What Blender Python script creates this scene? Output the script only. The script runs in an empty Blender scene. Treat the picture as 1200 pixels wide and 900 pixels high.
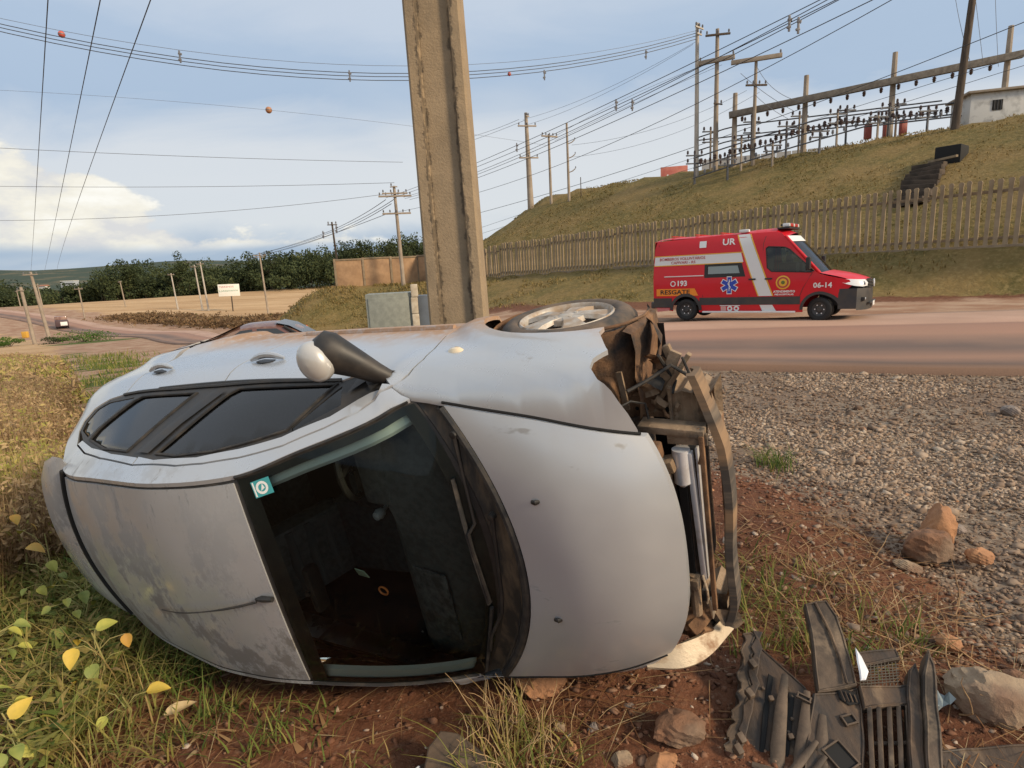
import bpy, bmesh, math, random
import numpy as np
from mathutils import Vector, Matrix, Euler
from mathutils.geometry import delaunay_2d_cdt
rng = np.random.default_rng(7)
random.seed(7)
S = bpy.context.scene
COL = S.collection
pi = math.pi

# ---------------------------------------------------------------- camera
CAM_Z = 2.0
cam_d = bpy.data.cameras.new('camera')
cam = bpy.data.objects.new('camera', cam_d)
COL.objects.link(cam)
S.camera = cam
cam_d.sensor_width = 36.0
cam_d.lens = 20.7
cam_d.clip_start = 0.05
cam_d.clip_end = 9000
_F = 690.0
_d = np.array([(790 - 600) / _F, (4000 - 450) / _F, 1.0]); _d /= np.linalg.norm(_d)
_up = -_d
_fw = np.array([0, 0, 1.0]) - _up * _up[2]; _fw /= np.linalg.norm(_fw)
_rt = np.cross(_fw, _up)
_W = np.stack([_rt, _fw, _up])
m = Matrix.Identity(4)
for i in range(3):
    m[i][0] = _W[i, 0]; m[i][1] = -_W[i, 1]; m[i][2] = -_W[i, 2]
m[2][3] = CAM_Z
cam.matrix_world = m

# ---------------------------------------------------------------- light
SUN_EL, SUN_AZ = math.radians(27), math.radians(122)      # azimuth clockwise from +Y
S.view_settings.view_transform = 'Standard'
S.view_settings.look = 'None'
S.view_settings.exposure = 1.38
S.view_settings.gamma = 1.0
S.cycles.max_bounces = 8
S.cycles.transparent_max_bounces = 12
S.cycles.use_denoising = True
S.cycles.caustics_reflective = False
S.cycles.caustics_refractive = False

w = bpy.data.worlds.new('World'); S.world = w; w.use_nodes = True
nt = w.node_tree; nt.nodes.clear()
def N(nt, typ, **kw):
    n = nt.nodes.new(typ)
    for k, v in kw.items():
        if k.startswith('i_'):
            n.inputs[int(k[2:]) if k[2:].isdigit() else k[2:].replace('_', ' ')].default_value = v
        else:
            setattr(n, k, v)
    return n
L = lambda a, b: nt.links.new(a, b)
def math_n(nt, op, a, b=None, clamp=False):
    n = nt.nodes.new('ShaderNodeMath'); n.operation = op; n.use_clamp = clamp
    for i, v in enumerate((a, b)):
        if v is None: continue
        if isinstance(v, (int, float)): n.inputs[i].default_value = v
        else: nt.links.new(v, n.inputs[i])
    return n.outputs[0]
def ramp(nt, fac, stops):
    n = nt.nodes.new('ShaderNodeValToRGB')
    el = n.color_ramp.elements
    while len(el) < len(stops): el.new(0.5)
    for e, (p, c) in zip(el, stops):
        e.position = p
        e.color = (c, c, c, 1) if isinstance(c, (int, float)) else (*c, 1)
    nt.links.new(fac, n.inputs[0])
    return n.outputs[0]
def mixc(nt, fac, a, b):
    n = nt.nodes.new('ShaderNodeMix'); n.data_type = 'RGBA'
    for s, v in ((n.inputs[0], fac), (n.inputs[6], a), (n.inputs[7], b)):
        if isinstance(v, (int, float)): s.default_value = v
        elif isinstance(v, tuple): s.default_value = (*v, 1)
        else: nt.links.new(v, s)
    return n.outputs[2]
sky = N(nt, 'ShaderNodeTexSky', sky_type='NISHITA', sun_disc=False, sun_elevation=SUN_EL,
        sun_rotation=SUN_AZ, air_density=1.0, dust_density=1.5, ozone_density=1.2)
geo = N(nt, 'ShaderNodeTexCoord')
sep = N(nt, 'ShaderNodeSeparateXYZ'); L(geo.outputs['Generated'], sep.inputs[0])
zc = math_n(nt, 'MAXIMUM', sep.outputs[2], 0.0)
den = math_n(nt, 'ADD', zc, 0.22)
px = math_n(nt, 'DIVIDE', sep.outputs[0], den); py = math_n(nt, 'DIVIDE', sep.outputs[1], den)
cmb = N(nt, 'ShaderNodeCombineXYZ'); L(px, cmb.inputs[0]); L(py, cmb.inputs[1])
mp = N(nt, 'ShaderNodeMapping'); L(cmb.outputs[0], mp.inputs[0]); mp.inputs['Scale'].default_value = (0.42, 0.62, 1); mp.inputs['Rotation'].default_value = (0, 0, 0.35); mp.inputs['Location'].default_value = (3.1, 1.7, 0)
n1 = N(nt, 'ShaderNodeTexNoise', noise_dimensions='2D'); L(mp.outputs[0], n1.inputs['Vector'])
n1.inputs['Scale'].default_value = 1.0; n1.inputs['Detail'].default_value = 6; n1.inputs['Roughness'].default_value = 0.46; n1.inputs['Distortion'].default_value = 0.35
# high thin overcast: pale veil, bluer bands and soft grey patches
SKYK = 10.0
gz = math_n(nt, 'ARCTAN2', sep.outputs[0], sep.outputs[1])        # azimuth
el_ = math_n(nt, 'ARCSINE', sep.outputs[2])
c1 = N(nt, 'ShaderNodeCombineXYZ'); L(math_n(nt, 'MULTIPLY', gz, 1.3), c1.inputs[0]); L(math_n(nt, 'MULTIPLY', el_, 4.2), c1.inputs[1])
n4 = N(nt, 'ShaderNodeTexNoise', noise_dimensions='2D'); L(c1.outputs[0], n4.inputs['Vector']); n4.inputs['Scale'].default_value = 1.9; n4.inputs['Detail'].default_value = 7; n4.inputs['Roughness'].default_value = 0.56; n4.inputs['Distortion'].default_value = 0.5
lift = math_n(nt, 'ADD', el_, math_n(nt, 'MULTIPLY', math_n(nt, 'SUBTRACT', n4.outputs[0], 0.5), 0.15))
K3 = lambda r, g, b_: (r * .93 * SKYK, g * .90 * SKYK, b_ * .855 * SKYK)
tone = ramp(nt, lift, [(0.0, K3(.20, .265, .36)), (0.06, K3(.21, .275, .37)), (0.10, K3(.36, .395, .44)), (0.185, K3(.36, .395, .445)), (0.25, K3(.225, .295, .40)), (0.31, K3(.235, .305, .41)), (0.38, K3(.30, .355, .44)), (0.5, K3(.325, .375, .455)), (0.9, K3(.31, .365, .45))])
soft = ramp(nt, n1.outputs[0], [(0.42, 0.0), (0.62, 0.80)])
tone = mixc(nt, soft, tone, K3(.385, .415, .455))
base = mixc(nt, 0.96, sky.outputs[0], tone)
# cumulus bank low over the valley (north west)
c2 = N(nt, 'ShaderNodeCombineXYZ'); L(math_n(nt, 'MULTIPLY', gz, 1.0), c2.inputs[0]); L(math_n(nt, 'MULTIPLY', el_, 2.2), c2.inputs[1])
n2 = N(nt, 'ShaderNodeTexNoise', noise_dimensions='2D'); L(c2.outputs[0], n2.inputs['Vector'])
n2.inputs['Scale'].default_value = 9.0; n2.inputs['Detail'].default_value = 8; n2.inputs['Roughness'].default_value = 0.58
n3 = N(nt, 'ShaderNodeTexNoise', noise_dimensions='2D'); L(c2.outputs[0], n3.inputs['Vector'])
n3.inputs['Scale'].default_value = 3.0; n3.inputs['Detail'].default_value = 2
# cloud top height depends on azimuth: high at -40 deg, nothing by -14 deg
top = N(nt, 'ShaderNodeMapRange', interpolation_type='SMOOTHSTEP'); L(gz, top.inputs[0])
top.inputs[1].default_value = -0.66; top.inputs[2].default_value = -0.43; top.inputs[3].default_value = 0.185; top.inputs[4].default_value = 0.075
top2 = N(nt, 'ShaderNodeMapRange', interpolation_type='SMOOTHSTEP'); L(gz, top2.inputs[0])
top2.inputs[1].default_value = -0.30; top2.inputs[2].default_value = 0.0; top2.inputs[3].default_value = 0.0; top2.inputs[4].default_value = 0.10
hh = math_n(nt, 'SUBTRACT', top.outputs[0], top2.outputs[0])
hh = math_n(nt, 'ADD', hh, math_n(nt, 'MULTIPLY', math_n(nt, 'SUBTRACT', n2.outputs[0], 0.5), 0.13))
up_ = math_n(nt, 'SUBTRACT', hh, el_)
cum = N(nt, 'ShaderNodeMapRange', interpolation_type='SMOOTHSTEP'); L(up_, cum.inputs[0]); cum.inputs[1].default_value = -0.004; cum.inputs[2].default_value = 0.014
lo = N(nt, 'ShaderNodeMapRange', interpolation_type='SMOOTHSTEP'); L(math_n(nt, 'ADD', el_, math_n(nt, 'MULTIPLY', n3.outputs[0], 0.02)), lo.inputs[0])
lo.inputs[1].default_value = 0.058; lo.inputs[2].default_value = 0.078
cm = math_n(nt, 'MULTIPLY', cum.outputs[0], lo.outputs[0])
ccol = ramp(nt, n2.outputs[0], [(0.36, (0.36 * SKYK, 0.36 * SKYK, 0.36 * SKYK)), (0.54, (0.47 * SKYK, 0.45 * SKYK, 0.39 * SKYK)), (0.70, (0.52 * SKYK, 0.51 * SKYK, 0.47 * SKYK))])
base = mixc(nt, math_n(nt, 'MULTIPLY', cm, 0.88), base, ccol)
bg = N(nt, 'ShaderNodeBackground'); L(base, bg.inputs[0]); bg.inputs[1].default_value = 0.077
wo = N(nt, 'ShaderNodeOutputWorld'); L(bg.outputs[0], wo.inputs[0])

sl = bpy.data.lights.new('sun', 'SUN'); sl.energy = 1.5; sl.angle = math.radians(10); sl.color = (1.0, 0.80, 0.56)
sun = bpy.data.objects.new('sun', sl); COL.objects.link(sun)
sd = Vector((math.sin(SUN_AZ) * math.cos(SUN_EL), math.cos(SUN_AZ) * math.cos(SUN_EL), math.sin(SUN_EL)))
sun.rotation_euler = sd.to_track_quat('Z', 'Y').to_euler()

# ---------------------------------------------------------------- helpers
class MB:
    """collects shapes, then links them as one mesh object"""
    def __init__(s): s.v = []; s.f = []; s.m = []
    def add(s, vs, fs, mi=0):
        o = len(s.v); s.v += [tuple(float(c) for c in p) for p in vs]
        s.f += [tuple(i + o for i in f) for f in fs]; s.m += [mi] * len(fs); return s
    def box(s, c, d, mat=None, mi=0, ch=0.0, taper=1.0):
        """box of size d at c, corners chamfered by ch"""
        hx, hy, hz = d[0] / 2, d[1] / 2, d[2] / 2
        ch = min(ch, hx * .9, hy * .9, hz * .9)
        M4 = mat or Matrix.Identity(4)
        if ch <= 0:
            vs = [(x, y, z) for z in (-hz, hz) for y in (-hy, hy) for x in (-hx, hx)]
            vs = [(x * (taper if z > 0 else 1), y * (taper if z > 0 else 1), z) for x, y, z in vs]
            fs = [(0, 2, 3, 1), (4, 5, 7, 6), (0, 1, 5, 4), (2, 6, 7, 3), (0, 4, 6, 2), (1, 3, 7, 5)]
        else:
            bm = bmesh.new(); bmesh.ops.create_cube(bm, size=1.0)
            for q in bm.verts: q.co = (q.co.x * d[0] * (taper if q.co.z > 0 else 1), q.co.y * d[1] * (taper if q.co.z > 0 else 1), q.co.z * d[2])
            bmesh.ops.bevel(bm, geom=list(bm.edges), offset=ch, segments=2, affect='EDGES', profile=0.6)
            bm.verts.index_update()
            vs = [tuple(q.co) for q in bm.verts]; fs = [tuple(q.index for q in f.verts) for f in bm.faces]; bm.free()
        vs = [M4 @ Vector(p) + Vector(c) for p in vs]
        return s.add(vs, fs, mi)
    def tube(s, pts, r, n=8, cap=True, mi=0, squash=None):
        pts = [Vector(p) for p in pts]; k = len(pts)
        rs = r if isinstance(r, (list, tuple)) else [r] * k
        vs = []; prev = None
        for i, p in enumerate(pts):
            t = (pts[min(i + 1, k - 1)] - pts[max(i - 1, 0)]).normalized()
            if prev is None:
                a = Vector((0, 0, 1)) if abs(t.z) < .9 else Vector((1, 0, 0))
                u = t.cross(a).normalized()
            else:
                u = (prev - t * prev.dot(t)).normalized()
            prev = u; q = t.cross(u)
            for j in range(n):
                an = 2 * pi * (j + .5) / n
                vs.append(p + (u * math.cos(an) + q * math.sin(an) * (squash or 1)) * rs[i])
        fs = [(i * n + j, i * n + (j + 1) % n, (i + 1) * n + (j + 1) % n, (i + 1) * n + j) for i in range(k - 1) for j in range(n)]
        if cap: fs += [tuple(range(n))[::-1], tuple((k - 1) * n + j for j in range(n))]
        return s.add(vs, fs, mi)
    def lathe(s, prof, n=24, mat=None, mi=0, cap=False):
        """profile of (radius, height) spun about local z"""
        M4 = mat or Matrix.Identity(4); k = len(prof); vs = []
        for r_, h in prof:
            for j in range(n):
                a = 2 * pi * j / n; vs.append(M4 @ Vector((r_ * math.cos(a), r_ * math.sin(a), h)))
        fs = [(i * n + j, i * n + (j + 1) % n, (i + 1) * n + (j + 1) % n, (i + 1) * n + j) for i in range(k - 1) for j in range(n)]
        if cap: fs += [tuple(range(n))[::-1], tuple((k - 1) * n + j for j in range(n))]
        return s.add(vs, fs, mi)
    def grid(s, P, mi=0, flip=False, closed=False):
        a = len(P); b = len(P[0]); vs = [p for r_ in P for p in r_]; fs = []
        for i in range(a - 1):
            for j in range(b if closed else b - 1):
                j2 = (j + 1) % b
                f = (i * b + j, i * b + j2, (i + 1) * b + j2, (i + 1) * b + j); fs.append(f[::-1] if flip else f)
        return s.add(vs, fs, mi)
    def prism(s, poly, depth, mat=None, mi=0):
        """polygon in local xy, extruded from z=0 to z=depth"""
        M4 = mat or Matrix.Identity(4); n = len(poly)
        area = sum(poly[i][0] * poly[(i + 1) % n][1] - poly[(i + 1) % n][0] * poly[i][1] for i in range(n))
        if area < 0: poly = poly[::-1]
        vs = [M4 @ Vector((x, y, 0)) for x, y in poly] + [M4 @ Vector((x, y, depth)) for x, y in poly]
        fs = [tuple(range(n))[::-1], tuple(range(n, 2 * n))] + [(i, (i + 1) % n, n + (i + 1) % n, n + i) for i in range(n)]
        return s.add(vs, fs, mi)
    def build(s, name, mats, parent=None, smooth=35, loc=None, kind=None):
        me = bpy.data.meshes.new(name); me.from_pydata(s.v, [], s.f); me.validate()
        mats = mats if isinstance(mats, (list, tuple)) else [mats]
        for m_ in mats: me.materials.append(m_)
        if len(mats) > 1 and len(me.polygons) == len(s.m): me.polygons.foreach_set('material_index', s.m)
        if smooth:
            me.polygons.foreach_set('use_smooth', [True] * len(me.polygons))
            me.set_sharp_from_angle(angle=math.radians(smooth))
        me.update()
        o = bpy.data.objects.new(name, me); COL.objects.link(o)
        if parent: o.parent = parent
        if loc is not None: o.location = loc
        if kind: o['kind'] = kind
        return o
def tag(o, label, cat, group=None):
    o['label'] = label; o['category'] = cat
    if group: o['group'] = group
    return o
def empty(name, loc=(0, 0, 0), rz=0.0, label=None, cat=None, group=None):
    o = bpy.data.objects.new(name, None); COL.objects.link(o); o.location = loc; o.rotation_euler = (0, 0, rz)
    o.empty_display_size = 0.1
    if label: tag(o, label, cat, group)
    return o
def copy_tree(o, parent=None):
    c = o.copy(); COL.objects.link(c)
    if parent: c.parent = parent
    for ch in list(o.children): copy_tree(ch, c)
    return c
def np_mesh(name, V, Fc, mats, mi=None, smooth=False, kind=None, parent=None, cols=None):
    """fast mesh from numpy arrays; Fc (n,3) or (n,4)"""
    me = bpy.data.meshes.new(name); V = np.asarray(V, np.float32); Fc = np.asarray(Fc, np.int32); k = Fc.shape[1]
    me.vertices.add(len(V)); me.vertices.foreach_set('co', V.ravel())
    me.loops.add(Fc.size); me.loops.foreach_set('vertex_index', Fc.ravel())
    me.polygons.add(len(Fc)); me.polygons.foreach_set('loop_start', np.arange(0, Fc.size, k, dtype=np.int32))
    me.polygons.foreach_set('loop_total', np.full(len(Fc), k, np.int32))
    for m_ in (mats if isinstance(mats, (list, tuple)) else [mats]): me.materials.append(m_)
    if mi is not None: me.polygons.foreach_set('material_index', np.asarray(mi, np.int32))
    if smooth: me.polygons.foreach_set('use_smooth', np.ones(len(Fc), bool))
    for nm, c in (cols or {}).items():
        a = me.attributes.new(nm, 'FLOAT', 'POINT'); a.data.foreach_set('value', np.asarray(c, np.float32))
    me.update(calc_edges=True); me.validate()
    o = bpy.data.objects.new(name, me); COL.objects.link(o)
    if kind: o['kind'] = kind
    if parent: o.parent = parent
    return o
def vnoise(x, y, seed=0):
    """2D value noise, arrays in, 0..1 out"""
    xi = np.floor(x).astype(np.int64); yi = np.floor(y).astype(np.int64); fx = x - xi; fy = y - yi
    fx = fx * fx * (3 - 2 * fx); fy = fy * fy * (3 - 2 * fy)
    def h(a, b):
        n = (a * 374761393 + b * 668265263 + seed * 974634777) & 0x7fffffff
        n = ((n ^ (n >> 13)) * 1274126177) & 0x7fffffff
        return ((n ^ (n >> 16)) & 0xffff) / 65535.0
    return (h(xi, yi) * (1 - fx) + h(xi + 1, yi) * fx) * (1 - fy) + (h(xi, yi + 1) * (1 - fx) + h(xi + 1, yi + 1) * fx) * fy
def fbm(x, y, o=4, seed=0):
    r = 0; a = .5
    for i in range(o):
        r = r + a * vnoise(x * 2 ** i, y * 2 ** i, seed + i * 17); a *= .5
    return r / (1 - .5 ** o)
def sstep(a, b, x):
    t = np.clip((np.asarray(x, float) - a) / (b - a), 0, 1); return t * t * (3 - 2 * t)

# ---------------------------------------------------------------- materials
def mat(name, col, rough=0.6, metal=0.0, col2=None, scale=8.0, bump=0.0, bscale=None, coat=0.0, spec=0.5,
        stops=(0.4, 0.62), detail=5, alpha=None, emit=None, stretch=None, coord='Object', col3=None, scale3=2.0, stops3=(0.55, 0.7)):
    m_ = bpy.data.materials.new(name); m_.use_nodes = True; t = m_.node_tree
    b = t.nodes['Principled BSDF']
    b.inputs['Base Color'].default_value = (*col, 1); b.inputs['Roughness'].default_value = rough
    b.inputs['Metallic'].default_value = metal; b.inputs['Coat Weight'].default_value = coat
    b.inputs['Specular IOR Level'].default_value = spec
    tc = t.nodes.new('ShaderNodeTexCoord'); vec = tc.outputs[coord]
    if stretch:
        mp_ = t.nodes.new('ShaderNodeMapping'); mp_.inputs['Scale'].default_value = stretch
        t.links.new(vec, mp_.inputs[0]); vec = mp_.outputs[0]
    def noise(sc, d=detail, r=0.6):
        n = t.nodes.new('ShaderNodeTexNoise'); n.inputs['Scale'].default_value = sc; n.inputs['Detail'].default_value = d
        n.inputs['Roughness'].default_value = r; t.links.new(vec, n.inputs['Vector']); return n.outputs[0]
    if col2 is not None:
        f = ramp(t, noise(scale), [(stops[0], 0.0), (stops[1], 1.0)])
        c = mixc(t, f, col, col2)
        if col3 is not None:
            f3 = ramp(t, noise(scale3), [(stops3[0], 0.0), (stops3[1], 1.0)]); c = mixc(t, f3, c, col3)
        t.links.new(c, b.inputs['Base Color'])
        rr = t.nodes.new('ShaderNodeMapRange'); t.links.new(f, rr.inputs[0]); rr.inputs[3].default_value = rough; rr.inputs[4].default_value = min(1, rough + .15)
        t.links.new(rr.outputs[0], b.inputs['Roughness'])
    if bump:
        bn = t.nodes.new('ShaderNodeBump'); bn.inputs['Strength'].default_value = bump; bn.inputs['Distance'].default_value = 0.02
        t.links.new(noise(bscale or scale * 3, 6, .65), bn.inputs['Height']); t.links.new(bn.outputs[0], b.inputs['Normal'])
    if emit: b.inputs['Emission Color'].default_value = (*emit[0], 1); b.inputs['Emission Strength'].default_value = emit[1]
    return m_
def glass(name, tint, dark=0.0, ior=1.5):
    """thin pane: tinted see-through plus mirror reflection by angle"""
    m_ = bpy.data.materials.new(name); m_.use_nodes = True; t = m_.node_tree; t.nodes.clear()
    fr = N(t, 'ShaderNodeFresnel'); fr.inputs[0].default_value = ior
    tr = N(t, 'ShaderNodeBsdfTransparent'); tr.inputs[0].default_value = (*tint, 1)
    gl = N(t, 'ShaderNodeBsdfGlossy'); gl.inputs['Roughness'].default_value = 0.02
    mx = N(t, 'ShaderNodeMixShader'); o = N(t, 'ShaderNodeOutputMaterial')
    t.links.new(fr.outputs[0], mx.inputs[0]); t.links.new(tr.outputs[0], mx.inputs[1]); t.links.new(gl.outputs[0], mx.inputs[2])
    t.links.new(mx.outputs[0], o.inputs[0]); return m_
def text_mesh(name, s, size, m_, parent, M4, align='CENTER', ext=0.002, bold=0.0, sx=1.0, kind=None):
    """flat lettering built from the built-in font and turned into a mesh"""
    c = bpy.data.curves.new(name, 'FONT'); c.body = s; c.size = size; c.align_x = align; c.align_y = 'CENTER'
    c.extrude = ext; c.offset = bold; c.resolution_u = 2
    o = bpy.data.objects.new(name, c); COL.objects.link(o)
    dg = bpy.context.evaluated_depsgraph_get(); me = bpy.data.meshes.new_from_object(o.evaluated_get(dg))
    bpy.data.objects.remove(o); bpy.data.curves.remove(c)
    me.name = name; me.transform(Matrix.Diagonal((sx, 1, 1, 1))); me.transform(M4); me.materials.clear(); me.materials.append(m_)
    o = bpy.data.objects.new(name, me); COL.objects.link(o); o.parent = parent
    return o
# ================================================================ HATCHBACK (lying on its right side)
# car axes: x forward from the front axle, y to the car's left, z up from its wheels
def pchip(xs, ys):
    xs = [float(v) for v in xs]; ys = [float(v) for v in ys]; n = len(xs)
    h = [xs[i + 1] - xs[i] for i in range(n - 1)]; dl = [(ys[i + 1] - ys[i]) / h[i] for i in range(n - 1)]; mm = [0.0] * n
    for i in range(1, n - 1):
        if dl[i - 1] * dl[i] > 0:
            w1 = 2 * h[i] + h[i - 1]; w2 = h[i] + 2 * h[i - 1]; mm[i] = (w1 + w2) / (w1 / dl[i - 1] + w2 / dl[i])
    mm[0] = dl[0]; mm[-1] = dl[-1]
    def f(x):
        x = min(max(x, xs[0]), xs[-1]); i = 0
        while i < n - 2 and x > xs[i + 1]: i += 1
        t = (x - xs[i]) / h[i]; t2 = t * t; t3 = t2 * t
        return (2 * t3 - 3 * t2 + 1) * ys[i] + (t3 - 2 * t2 + t) * h[i] * mm[i] + (3 * t2 - 2 * t3) * ys[i + 1] + (t3 - t2) * h[i] * mm[i + 1]
    return f
_TX = [-2.98, -2.9, -2.78, -2.65, -2.5, -2.347, -1.947, -1.551, -1.28, -.993, -.745, -.596, -.495, -.385, -.251, -.105, .094, .278, .46, .56, .64]
_TZ = [.70, .92, 1.12, 1.27, 1.38, 1.452, 1.504, 1.511, 1.478, 1.396, 1.262, 1.167, 1.085, .98, .961, .939, .907, .862, .773, .70, .62]
_TY = [.60, .60, .57, .52, .47, .453, .492, .513, .524, .542, .604, .639, .667, .707, .685, .655, .615, .562, .502, .47, .44]
ztop = pchip(_TX, _TZ); ytop = pchip(_TX, _TY)
half_w = pchip([-2.98, -2.85, -2.6, -2.2, -1.5, -.3, 0, .3, .5, .64], [.66, .715, .775, .815, .832, .835, .83, .80, .74, .66])
ybelt = pchip([-2.98, -2.8, -2.5, -2.2, -1.9, -1.2, -.7, -.4], [.62, .66, .715, .745, .765, .785, .775, .755])
def side_y(x, z):
    """half width of the body at station x, height z"""
    Wd = half_w(x); zt = ztop(x); yt = ytop(x); b = 1.0 - .02 * (x + 1.0)
    n = [(.18, Wd - .07), (.33, Wd - .02), (.50, Wd), (.68, Wd - .003)]
    if x < -.5 and zt > b + .06: n += [(b - .10, .6 * Wd + .4 * ybelt(x)), (b, ybelt(x))]
    else:
        for f, g in ((.45, .93), (.75, .72)):
            zz = .68 + (zt - .68) * f
            if zz > .69: n.append((zz, yt + (Wd - yt) * g))
    if zt > n[-1][0] + .01: n.append((zt, yt))
    else: n = [q for q in n if q[0] < zt - .01] + [(zt, yt)]
    y = pchip([q[0] for q in n], [q[1] for q in n])(z)
    for cx in (0.0, -2.46):                       # flared wheel arch lips
        r = math.hypot(x - cx, z - .295)
        if z > .25 and r < .6:
            q = min(1, max(0, (r - .415) / .085)); y += .027 * (1 - q * q * (3 - 2 * q))
    return y
_bx = pchip([-2.40, -1.95, -1.55, -1.28, -.993, -.745, -.596, -.495, -.385], [-.085, -.03, .01, .04, .08, .14, .18, .205, .235])
_bz = pchip([-2.40, -1.55, -.993, -.745, -.5, -.385], [.04, .045, .055, .05, .03, .008])
def top_pt(s, t, drop=0.0):
    """windscreen and roof skin: s runs along the gutter line, t from -1 (right) to 1 (left)"""
    k = 1 - t * t
    nx, nz = ztop(s - .02) - ztop(s + .02), .04; l = math.hypot(nx, nz)
    return (s + _bx(s) * k - drop * nx / l, t * ytop(s), ztop(s) + _bz(s) * k - drop * nz / l)
_HX = [-.251, -.105, .094, .278, .40, .46]
def hood_pt(u, t, drop=0.0):
    """bonnet skin: u from windscreen (0) to nose (1)"""
    x = -.251 + .711 * u; k = 1 - t * t; k2 = 1 - abs(t) ** 3
    bx = .262 + (.115 - .262) * u; bz = .052 + .055 * math.sin(pi * min(1, u)) * .9 - .018 * u
    return (x + bx * (k if u < .5 else k + (k2 - k) * (u - .5) * 1.2), t * ytop(x), ztop(x) + bz * k - drop)
CAR_M = np.array([[0.8609, -0.1314, -0.4916], [-0.5073, -0.1478, -0.849], [0.0389, 0.9803, -0.1939]])
CAR_O = np.array([0.5067, 2.9713, 1.0437])
def car_paint(name, dirty=1.0):
    m_ = bpy.data.materials.new(name); m_.use_nodes = True; t = m_.node_tree; b = t.nodes['Principled BSDF']
    lk = t.links.new
    tc = t.nodes.new('ShaderNodeTexCoord'); s3 = t.nodes.new('ShaderNodeSeparateXYZ'); lk(tc.outputs['Object'], s3.inputs[0])
    def nz(sc, stretch=None, d=6, r=.6):
        n = t.nodes.new('ShaderNodeTexNoise'); n.inputs['Scale'].default_value = sc; n.inputs['Detail'].default_value = d; n.inputs['Roughness'].default_value = r
        mp_ = t.nodes.new('ShaderNodeMapping'); mp_.inputs['Scale'].default_value = stretch or (1, 1, 1)
        lk(tc.outputs['Object'], mp_.inputs[0]); lk(mp_.outputs[0], n.inputs['Vector']); return n.outputs[0]
    def rng_(v, a, b_, c=0.0, d=1.0):
        n = t.nodes.new('ShaderNodeMapRange'); n.interpolation_type = 'SMOOTHSTEP'; lk(v, n.inputs[0])
        for i, q in enumerate((a, b_, c, d)): n.inputs[i + 1].default_value = q
        return n.outputs[0]
    # red road dust on the flanks below the waist
    low = rng_(math_n(t, 'ADD', s3.outputs[2], math_n(t, 'MULTIPLY', nz(5), 0.25)), 0.86, 0.58)
    low = math_n(t, 'MULTIPLY', low, rng_(nz(22), .30, .55, .55, 1.0))
    # thin film of dust everywhere, finer streaks
    film = math_n(t, 'ADD', math_n(t, 'MULTIPLY', rng_(nz(2.3), .35, .75), .30), .14 * (dirty - 1))
    # grey scuffs on the roof panel from sliding on the soil
    roof = math_n(t, 'MULTIPLY', rng_(s3.outputs[2], 1.36, 1.44), rng_(math_n(t, 'ADD', s3.outputs[1], math_n(t, 'MULTIPLY', s3.outputs[0], .10)), .30, -.35, .25, 1))
    sc = math_n(t, 'MULTIPLY', roof, rng_(nz(4.2, (1.0, .6, 1.0), 8, .72), .47, .56))
    sc2 = math_n(t, 'MULTIPLY', rng_(nz(8, (1.6, .45, 1), 5, .7), .58, .66), rng_(s3.outputs[2], 1.36, 1.44, 0, .7))
    scuff = math_n(t, 'MAXIMUM', sc, sc2)
    # a few rubbed marks on the bonnet
    bon = math_n(t, 'MULTIPLY', rng_(nz(5, (.7, 1.6, 1), 4), .64, .70), rng_(s3.outputs[0], -.1, .05, 0, .6))
    scuff = math_n(t, 'MAXIMUM', scuff, bon)
    c = mixc(t, film, (0.51, 0.54, 0.57), (0.43, 0.40, 0.36))
    c = mixc(t, math_n(t, 'MULTIPLY', scuff, .82), c, (0.125, 0.11, 0.09))
    c = mixc(t, low, c, (0.38, 0.235, 0.145))
    lk(c, b.inputs['Base Color'])
    d = math_n(t, 'MAXIMUM', math_n(t, 'MULTIPLY', scuff, .8), low)
    met = math_n(t, 'SUBTRACT', .50, math_n(t, 'MULTIPLY', math_n(t, 'ADD', d, film), .55), True); lk(met, b.inputs['Metallic'])
    lk(rng_(math_n(t, 'ADD', d, film), 0, 1, .27, .75), b.inputs['Roughness'])
    lk(math_n(t, 'SUBTRACT', .55, math_n(t, 'MULTIPLY', d, .6), True), b.inputs['Coat Weight']); b.inputs['Coat Roughness'].default_value = .12
    bn = t.nodes.new('ShaderNodeBump'); bn.inputs['Strength'].default_value = .03; bn.inputs['Distance'].default_value = .02
    lk(nz(3.0, None, 2), bn.inputs['Height']); lk(bn.outputs[0], b.inputs['Normal'])
    return m_
M_paint = car_paint('silver_paint'); M_dusty = car_paint('dusty_silver_paint', 2.0)
M_black = mat('black_plastic', (.022, .021, .020), .48, col2=(.06, .05, .04), scale=9, stops=(.45, .8))
M_rubber = mat('dusty_rubber', (.018, .018, .018), .62, col2=(.07, .058, .045), scale=14, stops=(.45, .75), bump=.1)
M_tyre = mat('tyre_rubber', (.050, .046, .042), .8, col2=(.15, .11, .08), scale=10, stops=(.36, .62), bump=.15)
M_alloy = mat('dirty_alloy', (.50, .47, .42), .55, .3, col2=(.36, .27, .19), scale=11, stops=(.38, .60))
M_inside = mat('dark_cabin', (.010, .010, .011), .8)
M_trim = mat('cabin_trim', (.085, .09, .09), .5, col2=(.055, .058, .058), scale=30)
M_grey = mat('pillar_trim', (.62, .68, .64), .7)
M_mud = mat('brown_dusty_steel', (.27, .15, .075), .85, col2=(.14, .075, .04), scale=9, stops=(.36, .62), bump=.5, bscale=34, col3=(.035, .03, .026), scale3=4.2, stops3=(.50, .66))
M_tan = mat('tan_dusty_steel', (.34, .245, .16), .8, col2=(.20, .135, .08), scale=8, stops=(.36, .62), bump=.45, bscale=30, col3=(.07, .06, .05), scale3=5.5, stops3=(.55, .68))
M_steel = mat('bare_aluminium', (.72, .73, .75), .34, .35, col2=(.46, .42, .38), scale=12, stops=(.5, .75))
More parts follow.
